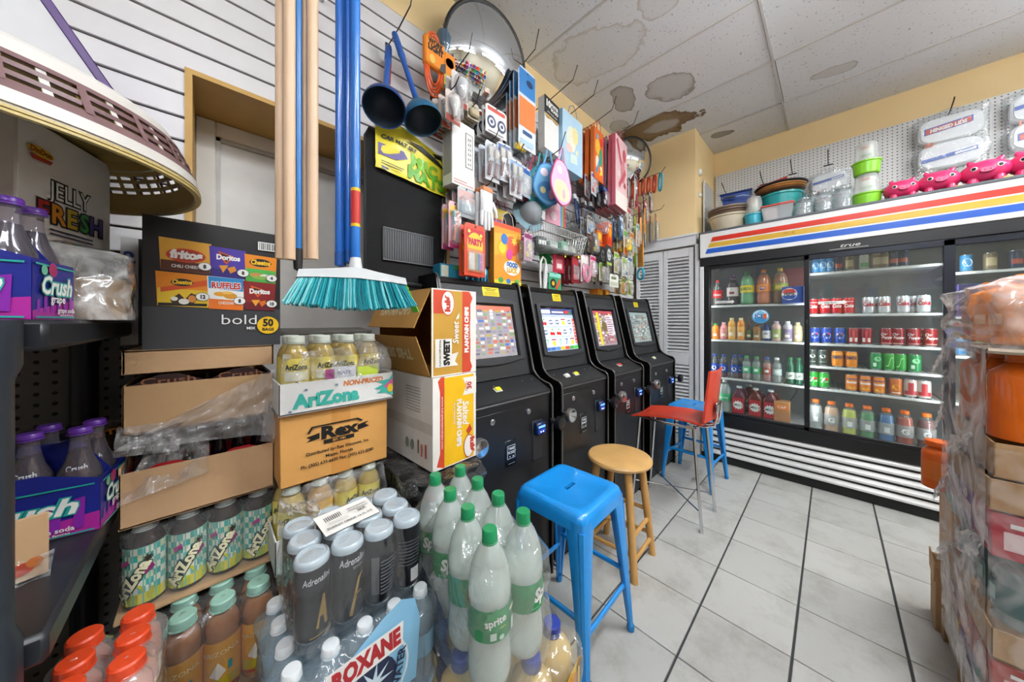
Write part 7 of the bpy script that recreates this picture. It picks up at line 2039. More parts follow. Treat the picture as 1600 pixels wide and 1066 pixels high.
bib(C('d0607a', .7), C('e0b040', .7), .19, .27, C('b83a5a', .6)).put((1.42, 1.26, 1.98), R(-24), 'rose red baby bib fourth on the hook')
bib(C('c08ab0', .7), C('c04a6a', .7), .18, .27, C('8a2a5a', .6)).put((1.41, 1.31, 1.97), R(-26), 'mauve baby bib nearest the wall on the hook')
hook(1.46, 2.22, .44, .12, label='long hook carrying the baby bibs')
# grey cap and dark pouch
p = Proto('sun_hat', 'hat')
p.part('crown', MB().lathe([(.075, 0), (.074, .02), (.06, .06), (.03, .085), (0, .09)], C('8f969c', .8), 24, Matrix.Rotation(R(70), 4, 'X')))
p.part('brim', MB().lathe([(.075, 0), (.11, -.012), (.112, -.008), (.075, .006)], C('7f9ca8', .8), 24, Matrix.Rotation(R(70), 4, 'X'), cap=False))
p.put((1.4, 1.29, 1.92), R(-10), 'grey cloth sun hat beneath the baby bibs')
one('dark_pouch', 'bag', 'small round black pouch left of the grey sun hat', [('pouch', MB().lathe([(.0, -.04), (.05, -.03), (.065, 0), (.05, .03), (0, .04)], C('1f2024', .7), 20, Matrix.Rotation(R(80), 4, 'X')))], (1.29, 1.37, 1.87))
hang(pack(.2, .14, C('e2b8c8', .4), [('r', -.1, 0, .05, .1, C('d89ab0', .4)), ('r', .05, 0, .065, .14, C('4a8ac0', .4)), ('r', .065, 0, .08, .14, C('5ab05a', .4)), ('r', .08, 0, .1, .14, C('c83a4a', .4)), ('d', -.02, .05, .03, .03, C('e8d0d8', .4))], name='striped_pack'), 1.6, (1.24,), 1.89, 'pink pack with blue, green and red stripes beside the bib', None)
# wire basket
def wire_basket(w, d, h, mat, nx, ny, nz_):
 p = Proto('wire_basket', 'basket')
 rim = [(-w / 2, -d / 2, h), (w / 2, -d / 2, h), (w / 2, d / 2, h), (-w / 2, d / 2, h)]
 p.part('rim_wire', MB().tube(rim, .003, mat, 6, closed=True))
 bw = .86
 m = MB()
 for q in range(nx + 1):
  x = -.5 + q / nx
  m.tube([(x * w, -d / 2, h), (x * w * bw, -d / 2 * bw, 0), (x * w * bw, d / 2 * bw, 0), (x * w, d / 2, h)], .0017, mat, 5)
 for q in range(ny + 1):
  y = -.5 + q / ny
  m.tube([(-w / 2, y * d, h), (-w / 2 * bw, y * d * bw, 0), (w / 2 * bw, y * d * bw, 0), (w / 2, y * d, h)], .0017, mat, 5)
 p.part('wires', m, None, None, 'stuff')
 for q in range(1, nz_):
  s = bw + (1 - bw) * q / nz_
  p.part('hoop_wire', MB().tube([(a * s, b * s, h * q / nz_) for a, b, _ in rim], .0024, mat, 6, closed=True))
 return p
GW = C('c4cac8', .3, metal=.5)
wire_basket(.46, .26, .12, GW, 22, 12, 3).put((1.6, 1.28, 1.715), 0, 'silver wire basket on the slat wall above the third cabinet')
for i, (x, c, hh) in enumerate(((1.45, '5a6a72', .06), (1.55, 'b8c8c0', .05), (1.66, '7ac0a0', .07), (1.75, 'd8d8d4', .05))):
 one('small_pack', 'package', '%s small pack lying in the silver wire basket' % ['slate grey', 'pale grey', 'mint green', 'white'][i], [('box', MB().box(-.04, .04, -.07, .07, 0, hh, C(c, .4), .006)), ('printed_artwork', ART([('r', -.03, .01, .03, hh * .6, C('e0e4e0', .4))], plane((0, -.0704, 0), (1, 0, 0), (0, 0, 1))))], (x, 1.28, 1.7205), R(10 * i - 12))
wire_basket(.4, .2, .1, C('a8aeb0', .3, metal=.5), 16, 8, 2).put((2.1, 1.33, 1.97), 0, 'grey wire rack holding dark combs and blue packs')
for i in range(9):
 c = ['16305a', '1c1c20', '2a4a8a', '3a2a2a', '1f3a6a', '55585c', '1c2a3a', '8a8f94', '24476f'][i]
 m = MB().box(-.012, .012, -.006, .006, 0, .22, C(c, .35), .003)
 for q in range(8):
  m.box(-.016, -.011, -.004, .004, .02 + q * .018, .03 + q * .018, C(c, .35))
 one('hair_comb', 'comb', '%s comb standing in the grey wire rack, %s' % (['navy', 'black', 'royal blue', 'brown', 'deep blue', 'dark grey', 'ink blue', 'pale grey', 'steel blue'][i], ORD[i]), [('comb', m), ('sleeve', MB().box(-.018, .018, -.008, .008, .2, .235, C('c4c8cc', .4), .002))], (1.95 + i * .036, 1.3 + .02 * (i % 3), 1.975), (R(-6), R(4 * (i % 3) - 4), 0), 'combs in the wire rack')
p = carton(.1, .09, .2, C('e0521c', .4), [('front', [('d', 0, .12, .03, .04, C('f0a81c', .4)), ('r', -.045, .02, .045, .06, C('c8301c', .4)), ('r', -.03, .165, .03, .18, YW)]), ('left', [('r', -.03, .02, .03, .16, C('c8401c', .4))])], 'orange_box')
p.put((2.33, 1.3, 1.87), R(10), 'tall bright orange box below the pink gift bags', 'bright orange boxes')
p2 = carton(.09, .08, .12, C('e8761c', .4), [('front', [('d', 0, .07, .025, .03, C('f6c83a', .4)), ('r', -.035, .01, .035, .03, C('c8401c', .4))])], 'orange_box')
p2.put((2.18, 1.3, 1.86), R(4), 'short orange box left of the tall orange one', 'bright orange boxes')
hook(2.33, 1.86, .26, .0, label='short hook bracket under the orange boxes')
toy = MB().lathe([(.0, .02), (.025, .03), (.03, .06), (.015, .08), (.022, .1), (.015, .125), (0, .13)], C('e8c02a', .3), 14, Matrix.Translation((0, -.02, 0))).lathe([(.0, .06), (.02, .07), (.0, .1)], C('d83a2a', .3), 12, Matrix.Translation((.03, -.02, 0)))
hang(pack(.11, .2, C('d8d4c0', .4), [('r', -.05, .0, .05, .05, C('d86a2a', .4)), ('r', -.05, .15, .05, .19, C('5aa04a', .4))], (-.045, .04, .045, .15, .035), inner=toy, name='toy_pack'), 2.5, (1.2, 1.26, 1.32), 1.83, set_of(3, 'toy figure pack with orange footer'), 'toy figure packs', .15)
# red and cyan bangles on the hook before the yellow bulkhead
hook(3.05, 2.66, .42, .04, label='hook with red bangles near the yellow bulkhead')
for i in range(6):
 one('bangle', 'bangle', 'red plastic bangle on the far hook, %s' % ORD[i] if i < 5 else 'cyan plastic bangle at the end of the far hook', [('ring', MB().tube([(.06 * math.cos(t), 0, -.06 + .08 * math.sin(t)) for t in [2 * math.pi * k / 18 for k in range(18)]], .009, C('d8401f' if i < 5 else '3ab0c8', .3), 7, closed=True)), ('clip', MB().box(-.008, .008, -.006, .006, .02, .034, C('e0e0dc', .4), .002))], (3.05, 1.4 - i * .055, 2.645), R(35), 'plastic bangles')
sp = Proto('spatula', 'spatula')
k = sp.part('handle', MB().tube([(0, 0, .2), (0, 0, .46)], .008, C('e08a2a', .35), 8, r1=.011))
sp.part('blade', MB().box(-.045, .045, -.005, .005, 0, .24, C('eda03a', .35), .004))
sp.part('slots', MB().box(-.02, -.012, -.006, .006, .04, .16, C('b8701c', .4)).box(-.004, .004, -.006, .006, .04, .16, C('b8701c', .4)).box(.012, .02, -.006, .006, .04, .16, C('b8701c', .4)), 1, None, 'stuff')
hook(2.86, 2.26, .3, .03, label='hook of the orange and green spatulas')
sp.put((2.88, 1.24, 1.775), R(55), 'orange slotted spatula hanging before the louvre doors', 'kitchen spatulas')
sp2 = Proto('spatula', 'spatula')
sp2.part('handle', MB().tube([(0, 0, .25), (0, 0, .48)], .008, C('9ab83a', .35), 8))
sp2.part('blade', MB().lathe([(0, 0), (.03, .02), (.036, .08), (.028, .16), (.008, .26)], C('a8c84a', .35), 14, sy=.25))
sp2.put((2.84, 1.28, 1.765), R(50), 'lime green spoon spatula left of the orange one', 'kitchen spatulas')
sp3 = Proto('spatula', 'spatula')
sp3.part('handle', MB().tube([(0, 0, .12), (0, 0, .36)], .006, C('e8a03a', .35), 8))
sp3.part('blade', MB().box(-.014, .014, -.003, .003, 0, .13, C('9aa0a4', .25, metal=.7), .002))
sp3.put((2.9, 1.21, 1.96), R(50), 'small metal blade spreader with orange handle', 'kitchen spatulas')
one('tape_ring', 'ring', 'bright cyan ring hanging below the orange spatula', [('ring', MB().tube([(.05 * math.cos(t), 0, .05 + .05 * math.sin(t)) for t in [2 * math.pi * k / 22 for k in range(22)]], .01, C('35a8c4', .3), 8, closed=True)), ('tab', MB().box(-.008, .008, -.005, .005, .1, .125, C('dfe6e8', .4), .002))], (2.88, 1.24, 1.66), R(55))
hang(pack(.1, .27, C('6f7376', .4), [('r', -.04, .03, .04, .14, C('55585a', .4)), ('r', -.04, .2, .04, .25, C('c86a4a', .4))], (-.042, .02, .042, .19, .03), name='grey_pack'), 3.19, (1.22, 1.28), 2.07, set_of(2, 'grey tool pack before the yellow bulkhead'), 'far grey tool packs', .2)
hook(3.19, 2.36, .36, .04, label='hook of the grey packs before the yellow bulkhead')
kn = MB().box(-.012, .012, -.012, .0, .12, .26, C('d0d4d6', .2, metal=.8), .003).tube([(0, -.008, .02), (0, -.008, .12)], .011, C('8a1f2a', .4), 8)
hang(pack(.08, .3, C('e0dcd8', .4), [('r', -.035, .0, .035, .06, C('b0283a', .4)), ('r', -.035, .26, .035, .29, C('2a3a6a', .4))], None, inner=kn, name='knife_card'), 2.78, (1.24, 1.3), 2.3, set_of(2, 'white kitchen knife card with red footer'), 'knife cards', .15)
hang(pack(.1, .2, C('a82438', .4), [('r', -.04, .03, .04, .1, C('d8d4d0', .4)), ('r', -.04, .13, .04, .17, C('2a2a3a', .4))], name='red_card'), 2.68, (1.28, 1.33), 2.28, set_of(2, 'dark red gadget card right of the pink bags'), 'dark red gadget cards', .2)
# lower row
def coil(c):
 return cord_loop(.11, .12, 4, c, -.012, .006)
hang(pack(.13, .19, C('ecccd4', .4), [('r', -.06, .13, .06, .18, C('e8e4e0', .4))], (-.058, .005, .058, .13, .02), inner=coil(C('e07a9a', .35)), name='cord_pack'), 1.93, (1.23, 1.29), 1.55, set_of(2, 'pink coiled cord pack'), 'pink cord packs', .1)
rp = pack(.1, .18, C('8a1420', .4), [('r', -.045, .12, .045, .17, C('b8283a', .4)), ('r', -.03, .02, .03, .06, C('c84a54', .4))], (-.042, .02, .042, .12, .018), BLIS, name='red_pack')
hang(rp, 1.79, (1.22, 1.26, 1.3, 1.34), 1.53, set_of(4, 'dark red blister pack left of the pink cord'), 'dark red blister packs', .15)
hang(pack(.12, .12, C('a81c34', .4), [('r', -.03, .02, .04, .09, C('c86a7a', .4)), ('r', -.02, .03, .03, .06, C('e8d8d4', .4))], name='red_card'), 1.66, (1.26,), 1.59, 'crimson square card left of the red blister packs', None)
hook(1.79, 1.72, .32, .02, label='hook of the dark red blister packs')
p = Proto('cable_clip', 'cable')
p.part('cable', MB().tube([(-.03, 0, 0), (-.035, 0, .1), (-.03, 0, .16), (-.005, 0, .195), (.025, 0, .18), (.035, 0, .14)], .007, C('e4e4e0', .4), 8))
p.part('strip', MB().prism([(.0, .0), (.035, .0), (.05, .15), (.015, .15)], -.005, .005, C('cfd2d2', .4), axis='y'))
p.put((1.5, 1.26, 1.475), R(8), 'white bent cable and strip above the second cabinet')
hang(pack(.13, .12, C('2f9a6a', .4), [('d', -.02, .05, .03, .03, C('1a1a1a', .4)), ('d', -.02, .05, .015, .015, C('e0b02a', .4)), ('p', [(.0, .02), (.05, .09), (.06, .07), (.02, .01)], C('d84a2a', .4)), ('r', -.06, .09, .06, .115, C('8ad0c0', .4))], name='green_card'), 1.62, (1.26,), 1.465, 'green card with black and yellow disc above cabinet gap', None)
one('green_ribbon', 'ribbon', 'bright green ribbon scrap under the wire basket', [('ribbon', sheet([(-.06, 0, .0), (.06, -.01, .01), (.05, 0, .07), (-.05, -.01, .06)], C('1f8a3a', .4), 12, 8, .02, 51))], (1.56, 1.3, 1.64))
for i in range(3):
 one('bell_ornament', 'ornament', 'small gold bell under the wire basket, %s' % ORD[i], [('bell', MB().lathe([(.026, 0), (.024, .008), (.018, .03), (.01, .042), (0, .046)], C('a8862a', .2, metal=.8), 14)), ('loop', MB().tube([(.006 * math.cos(t), 0, .05 + .006 * math.sin(t)) for t in [k * .785 for k in range(8)]], .0015, C('a8862a', .2, metal=.8), 5, closed=True))], (1.73 + .05 * i, 1.27 - .02 * i, 1.7))
pum = pack(.13, .15, C('2a2c30', .4), [('d', 0, .08, .04, .045, C('c8ccd0', .4)), ('d', -.015, .09, .009, .012, BKT), ('d', .015, .09, .009, .012, BKT), ('r', -.02, .055, .02, .06, BKT), ('r', -.055, .0, .055, .02, C('a8c04a', .4))], name='black_card')
hang(pum, 2.2, (1.19, 1.24, 1.29), 1.7, set_of(3, 'black card with pale smiling mask'), 'black mask cards', .15)
ft_ = MB().lathe([(.008, .0), (.01, .05), (.018, .07), (.018, .1), (0, .11)], C('b8b09a', .25, metal=.7), 12, Matrix.Translation((-.03, -.02, .0))).lathe([(.008, .0), (.01, .05), (.018, .07), (.018, .1), (0, .11)], C('c8ccd0', .2, metal=.8), 12, Matrix.Translation((.02, -.02, .0)))
hang(pack(.13, .14, C('c9d0a8', .4), [('r', -.06, .1, .06, .135, C('7aa03a', .4)), ('r', -.05, .0, .05, .02, C('e8e4d0', .4))], (-.058, .005, .058, .11, .035), inner=ft_, name='faucet_pack'), 2.16, (1.22, 1.28), 1.575, set_of(2, 'metal fitting pack with green header'), 'metal fitting packs', .1)
hang(pack(.14, .1, C('e8e8e0', .4), [('r', -.06, .01, .06, .04, C('c4ccb0', .4)), ('r', -.05, .06, .03, .08, C('6a7a5a', .4))], name='white_card'), 2.3, (1.2,), 1.54, 'white rectangular card below the mask cards', None)
fz = pack(.14, .16, C('e4e6d8', .4), [('r', -.06, .11, .06, .15, C('9ac04a', .4)), ('d', 0, .06, .04, .04, C('eef0e0', .4)), ('r', .02, .02, .06, .05, C('4a7ac0', .4))], (-.06, .01, .06, .12, .045), name='white_pack')
hang(fz, 2.5, (1.21, 1.27, 1.33), 1.645, set_of(3, 'white and lime blister pack near the louvre doors'), 'white lime packs', .15)
for i, x in enumerate((2.3, 2.41)):
 one('orange_box', 'box', 'little orange and yellow box on the deck rail, %s one' % ('left', 'right')[i], [('box', MB().box(-.045, .045, -.04, .04, 0, .095, C('e88a1c' if i == 0 else 'c8761c', .4), .002)), ('printed_artwork', ART([('d', 0, .05, .03, .03, C('f0c43a', .4)), ('r', -.04, .0, .04, .02, C('b8461c', .4))], plane((0, -.0404, 0), (1, 0, 0), (0, 0, 1))))], (x, 1.36, 1.4402), R(6))
hang(pack(.12, .17, C('dfe6d8', .4), [('d', -.01, .1, .02, .02, C('b8202a', .4)), ('d', .02, .11, .018, .018, C('c8303a', .4)), ('d', .01, .08, .016, .016, C('a81c24', .4)), ('r', -.05, .02, .05, .05, C('8ab04a', .4)), ('r', -.05, .14, .05, .16, C('e8f0e0', .4))], name='berry_bag'), 2.7, (1.28,), 1.5, 'white seed packet with red berries by the louvre doors', None)
# more small goods on the crowded far end of the wall
MORE = [(2.03, 2.2, .09, .16, 'c8ccd2', '2a4a9a', 'd8402a', 'pale card with navy header above the comb rack', 2), (2.2, 2.16, .1, .15, '1c1c22', '3a6ab0', 'c8c8d0', 'black card with blue header below the orange bags', 3), (2.46, 1.95, .1, .2, '2a5a8a', 'e0e4e8', '4a9ad0', 'steel blue card under the pink bags', 3), (2.6, 2.05, .1, .2, 'd8d4cc', 'b02a3a', '6a2a3a', 'cream card with crimson header beside pink bags', 3), (2.66, 1.85, .11, .2, 'e0c8a0', 'd86a2a', '3a8a4a', 'tan card with orange header left of green spatula', 3),
  (2.38, 1.66, .12, .17, 'd8dcc8', '7ab03a', 'b8963a', 'pale green card with lime header, lower far row', 3), (2.62, 1.66, .12, .17, 'e8e8e4', '3a6ab0', '9ac04a', 'white card with blue header, lower far row', 3), (2.05, 1.77, .1, .16, '4a4a50', '8a8a90', 'c8b03a', 'charcoal card right of the wire basket', 3), (2.02, 1.6, .1, .15, 'e8b8c4', 'c83a6a', 'f0e0e4', 'rose pink card right of coiled cords', 2), (2.5, 1.5, .11, .13, 'c8a83a', '5a7a2a', 'd8482a', 'mustard card on the lowest far hook', 2),
  (2.62, 1.5, .11, .13, '8ab04a', 'e8e4d0', 'b03a2a', 'leaf green card on the lowest far hook', 2), (2.95, 2.2, .1, .2, 'b8283a', 'e0dcd8', '2a2a3a', 'scarlet card beside the bulkhead corner', 2), (3.05, 2.32, .09, .2, '2a3a5a', 'c8d0d8', 'b8283a', 'dark navy card near red bangles', 2), (1.98, 1.9, .1, .13, 'b8b4ac', '5a5a60', '2f78b8', 'grey card hanging above the wire basket corner', 2), (2.78, 1.95, .1, .2, 'e8e4dc', '3a9a9a', 'e08a2a', 'white card with teal header behind the spatulas', 2), (1.3, 1.98, .09, .17, 'c8d4e0', '2a5aa0', 'e0e0d8', 'ice blue card between brushes and bibs', 3), (1.32, 1.62, .08, .16, 'd8b8c8', '8a3a6a', 'e8d8a0', 'mauve card right of the balloon bag', 2)]
for x, z, w_, h_, c0, c1, c2, lab, n in MORE:
 q = pack(w_, h_, C(c0, .4), [('r', -w_ * .46, h_ * .78, w_ * .46, h_ * .93, C(c1, .4)), ('r', -w_ * .35, h_ * .1, w_ * .1, h_ * .3, C(c2, .4)), ('d', w_ * .15, h_ * .5, w_ * .2, h_ * .16, C(c2, .4))], (-w_ * .42, h_ * .06, w_ * .42, h_ * .72, .024), name='hang_card')
 hang(q, x, [1.22 + .055 * i for i in range(n)], z, set_of(n, lab), lab + 's', .15)
 hook(x, z + h_ * .95, .29, .02, label='hook of the ' + lab)
# ================================================================== ROUND MIRRORS
def mirror(r, y_bulge):
 p = Proto('convex_mirror', 'mirror')
 MIR = C('dfe3e6', .02, metal=1.0, var=0)
 pr = [(r * math.sin(a) / math.sin(.9), -y_bulge * (math.cos(a) - math.cos(.9)) / (1 - math.cos(.9))) for a in [.9 * k / 14 for k in range(14, -1, -1)]]
 pr[-1] = (0, pr[-1][1])
 M = Matrix.Rotation(R(-90), 4, 'X')
 pr2 = [(q[0], -q[1]) for q in pr]
 p.part('glass', MB().lathe(pr2, MIR, 48, Matrix.Rotation(R(90), 4, 'X'), cap=False))
 p.part('rim', MB().tube([(r * math.cos(t), 0, r * math.sin(t)) for t in [2 * math.pi * k / 48 for k in range(48)]], .011, C('1a1b1d', .4), 8, closed=True))
 p.part('back_shell', MB().lathe([(r * .98, 0), (r * .8, -.02), (0, -.03)], C('2a2b2d', .5), 32, Matrix.Rotation(R(90), 4, 'X'), cap=False))
 p.part('bracket', MB().tube([(0, .02, 0), (0, .1, .02), (0, .2, .02)], .01, C('2a2b2d', .5), 8))
 return p
mirror(.262, .1).put((1.11, 1.335, 2.715), (R(12), 0, R(-6)), 'large convex security mirror with black rim high on slat wall', 'convex mirrors')
mirror(.21, .08).put((2.95, 1.36, 2.83), (R(14), 0, R(-30)), 'smaller convex mirror in the corner under stained ceiling', 'convex mirrors')
one('mirror_wire', 'wire', 'thin dark wire hanging from the corner mirror', [('wire', MB().tube([(3.1, 1.2, 2.68), (3.12, 1.2, 2.6), (3.08, 1.22, 2.52), (3.0, 1.24, 2.48)], .003, C('2a2624', .5), 6))], (0, 0, 0))
# ================================================================== GOODS ON TOP OF THE COOLER
ZT = 2.0925
BEI = C('d8cdb4', .4, var=.03)
def basin(r, h, mat, rim, t=.012):
 return MB().lathe([(r * .68, 0), (r * .72, .004), (r * .93, h - .018), (r * .99, h - .012), (r, h), (r * .97, h + .003), (r * .9, h - .012), (r * .66, .012), (0, .012)], mat, 36)
p = Proto('wash_basin', 'basin')
p.part('basin', basin(.175, .15, BEI, BEI))
p.put((3.5, .665, ZT), 0, 'beige wash basin at the left end of the cooler top', 'nested wash basins', (1, 1, 1))
for i, (c, z) in enumerate((('6a5648', .035), ('8a7a6c', .06))):
 p = Proto('wash_basin', 'basin')
 p.part('basin', basin(.178, .15, C(c, .35, var=.05), None))
 p.put((3.5, .665, ZT + z + .012), 0, ['brown wash basin nested inside the beige one', 'grey-brown wash basin topmost in the nested pile'][i], 'nested wash basins')
p = Proto('bucket', 'bucket')
NB = C('1d3f8a', .35, var=.05)
p.part('tub', MB().prism([(-.09, 0), (.09, 0), (.115, .13), (-.115, .13)], -.07, .07, NB, axis='y'))
p.part('rim', MB().tube([(-.118, -.075, .13), (.118, -.075, .13), (.118, .075, .13), (-.118, .075, .13)], .008, C('16306a', .4), 8, closed=True))
p.part('wire_handle', MB().tube([(.11, -.078, .12), (.12, -.1, .06), (.06, -.12, .075), (-.04, -.12, .08), (-.11, -.1, .09)], .003, SIL, 6))
p.part('grip', MB().tube([(.0, -.122, .078), (-.09, -.112, .088)], .01, C('4a4a50', .6), 8))
p.put((3.52, .62, ZT + .226), (0, 0, FX + R(8)), 'navy blue bucket with wire handle on the nested basins')
def dome(base, h, w, sq=False):
 p = Proto('lidded_container', 'container')
 p.part('tub', MB().lathe([(w * .42, 0), (w * .46, .005), (w * .5, h * .36), (w * .54, h * .38), (w * .54, h * .42), (w * .48, h * .43)], base, 28))
 p.part('clear_dome', MB().lathe([(w * .48, h * .43), (w * .45, h * .5), (w * .4, h * .93), (w * .36, h), (0, h)], FILM('f0f4f2', .3, .08, .1, 20, 1.2), 28))
 p.part('paper_insert', ART([('r', -w * .25, h * .5, w * .25, h * .9, C('e4e8dc', .5)), ('r', -w * .2, h * .8, w * .1, h * .86, C('d86a3a', .5)), ('r', -w * .2, h * .55, w * .2, h * .6, C('7ab07a', .5))], cyl(w * .36), True, name='paper_insert'))
 return p
dome(C('3fb4c8', .35), .25, .135).put((3.4, .47, ZT), FX, 'clear domed container with aqua base beside the basins')
dome(C('86cf2e', .35), .235, .145).put((3.42, -.178, ZT), FX, 'clear domed container with lime base, lower of two', 'lime domed containers')
dome(C('86cf2e', .35), .225, .14).put((3.42, -.178, ZT + .236), FX, 'clear domed container with lime base, upper of two', 'lime domed containers')
p = Proto('bucket', 'bucket')
TL = C('1f9a9a', .35, var=.04)
p.part('tub', MB().lathe([(.105, 0), (.11, .004), (.14, .25), (.148, .255), (.148, .27), (.138, .27), (.105, .012), (0, .012)], TL, 36))
p.part('handle_lug', MB().box(.135, .165, -.02, .02, .19, .26, C('16787a', .4), .005))
p.put((3.57, .31, ZT), FX + R(20), 'teal green bucket under the stacked round trays')
for i, (c, r_) in enumerate((('5a3f2a', .155), ('a8743a', .16), ('b8844a', .165), ('20242c', .175))):
 p = Proto('round_tray', 'tray')
 p.part('tray', MB().lathe([(r_ * .8, 0), (r_ * .97, .014), (r_, .02), (r_ * .98, .024), (r_ * .8, .008), (0, .008)], C(c, .35, var=.08), 40))
 p.part('rim', MB().tube([(r_ * math.cos(t), r_ * math.sin(t), .021) for t in [2 * math.pi * k / 36 for k in range(36)]], .005, C(c, .3), 6, closed=True))
 p.put((3.57, .31, ZT + .2725 + i * .018), (R(0), 0, 0), ['dark brown round tray lowest on the teal bucket', 'amber brown round tray second on the teal bucket', 'tan round tray third on the teal bucket', 'black round tray topmost on the teal bucket'][i], 'round trays on the bucket')
p = Proto('storage_box', 'container')
p.part('clear_box', MB().prism([(-.085, 0), (.085, 0), (.1, .125), (-.1, .125)], -.05, .05, FILM('e8eef0', .4, .12, .1, 20, 1.1), axis='y'))
p.part('red_lid', MB().box(-.106, .106, -.056, .056, .125, .142, C('d0564e', .4), .005))
p.part('contents', MB().prism([(-.075, .004), (.0, .004), (.0, .11), (-.085, .11)], -.04, .04, C('d8c0b8', .5), axis='y'))
p.put((3.375, .31, ZT), FX, 'clear storage box with red lid before the teal bucket')
JG = FILM('eaf2f4', .2, .03, .25, 30, 2.0)
def glass_jar(r, h):
 p = Proto('glass_jar', 'jar')
 p.part('glass', MB().lathe([(r * .8, 0), (r, .012), (r, h * .7), (r * .75, h * .8), (r * .7, h * .84)], JG, 24))
 p.part('lid', MB().lathe([(r * .76, h * .84), (r * .76, h * .9), (r * .3, h * .93), (r * .22, h * .97), (r * .26, h), (0, h)], JG, 24))
 p.part('inner', MB().lathe([(r * .7, .015), (r * .9, .025), (r * .9, h * .5), (0, h * .5)], FILM('dfe8ea', .25, .1, .3, 30, 1.0), 18))
 return p
for i, (y, r_, h_) in enumerate(((.155, .06, .17), (.04, .055, .2), (-.062, .06, .2))):
 glass_jar(r_, h_).put((3.42, y, ZT), 0, 'clear glass jar on the cooler, %s of three front ones' % ORD[i], 'glass jars on the cooler')
for i, (y, r_, h_) in enumerate(((.1, .05, .24), (-.01, .05, .23))):
 glass_jar(r_, h_).put((3.54, y, ZT), 0, 'taller clear glass jar behind, %s one' % ('left', 'right')[i], 'glass jars on the cooler')
one('small_tub', 'container', 'little white tub with red band behind the lime containers', [('tub', MB().lathe([(.05, 0), (.06, .15), (.064, .155), (.06, .16), (0, .16)], C('e8e6e2', .4), 20)), ('band', MB().lathe([(.0525, .04), (.0575, .11)], C('c8462e', .4), 20, cap=False))], (3.58, -.33, ZT + .0))
# pink pig banks
PK = C('e0336c', .3, var=.04, coat=.3)
PK2 = C('ea5f8c', .35)
def pig():
 p = Proto('pig_bank', 'pig bank')
 def body(u, v):
  t, f = 2 * math.pi * u, math.pi * v
  s = math.sin(f)
  x = .088 * s * math.cos(t)
  y = .068 * s * math.sin(t)
  z = .082 - .062 * math.cos(f) * (1.05 if v > .5 else 1)
  return (x, y, max(.02, z))
 p.part('body', MB().grid(body, 28, 18, PK, wrap=True))
 for s in (-1, 1):
  for q in (-1, 1):
   p.part('foot', MB().lathe([(.018, 0), (.021, .006), (.02, .03), (.016, .045)], PK, 14, Matrix.Translation((s * .042, q * .034, 0))))
  k = p.part('eye', MB().lathe([(.0125, 0), (.0115, .004), (.006, .0065), (0, .007)], WHI, 14, Matrix.Translation((s * .04, -.0585, .094)) @ Matrix.Rotation(R(90), 4, 'X') @ Matrix.Rotation(R(s * 26), 4, 'Y')))
  p.part('pupil', MB().lathe([(.0085, .005), (.007, .0085), (0, .0095)], BKT, 12, Matrix.Translation((s * .0395, -.0585, .094)) @ Matrix.Rotation(R(90), 4, 'X') @ Matrix.Rotation(R(s * 26), 4, 'Y')), k)
  p.part('ear', MB().lathe([(.016, 0), (.01, .014), (0, .024)], PK, 10, Matrix.Translation((s * .045, -.01, .135)) @ Matrix.Rotation(R(s * 30), 4, 'Y'), sy=.5))
 k = p.part('snout', MB().lathe([(.026, 0), (.025, .012), (.022, .015), (0, .015)], PK2, 20, Matrix.Translation((0, -.063, .076)) @ Matrix.Rotation(R(90), 4, 'X') @ Matrix.Scale(.55, 4, (0, 1, 0))))
 for s in (-1, 1):
  p.part('nostril', MB().lathe([(.0035, 0), (0, .001)], C('8a1a3c', .5), 8, Matrix.Translation((s * .009, -.0785, .076)) @ Matrix.Rotation(R(90), 4, 'X')), k)
 p.part('tag', MB().box(-.012, .012, -.062, -.06, .0, .022, C('e8b23a', .5), .0005, Matrix.Translation((.062, 0, 0))))
 return p
pg = pig()
for i, (y, s, r_) in enumerate(((-.335, .95, 4), (-.487, 1.02, 0), (-.655, 1.08, -4), (-.82, 1.1, -6))):
 pg.put((3.4, y, ZT), FX + R(r_), 'pink pig bank with big eyes on the cooler, %s' % ['leftmost of four', 'second from left', 'third from left', 'rightmost of four'][i], 'pink pig banks', s)
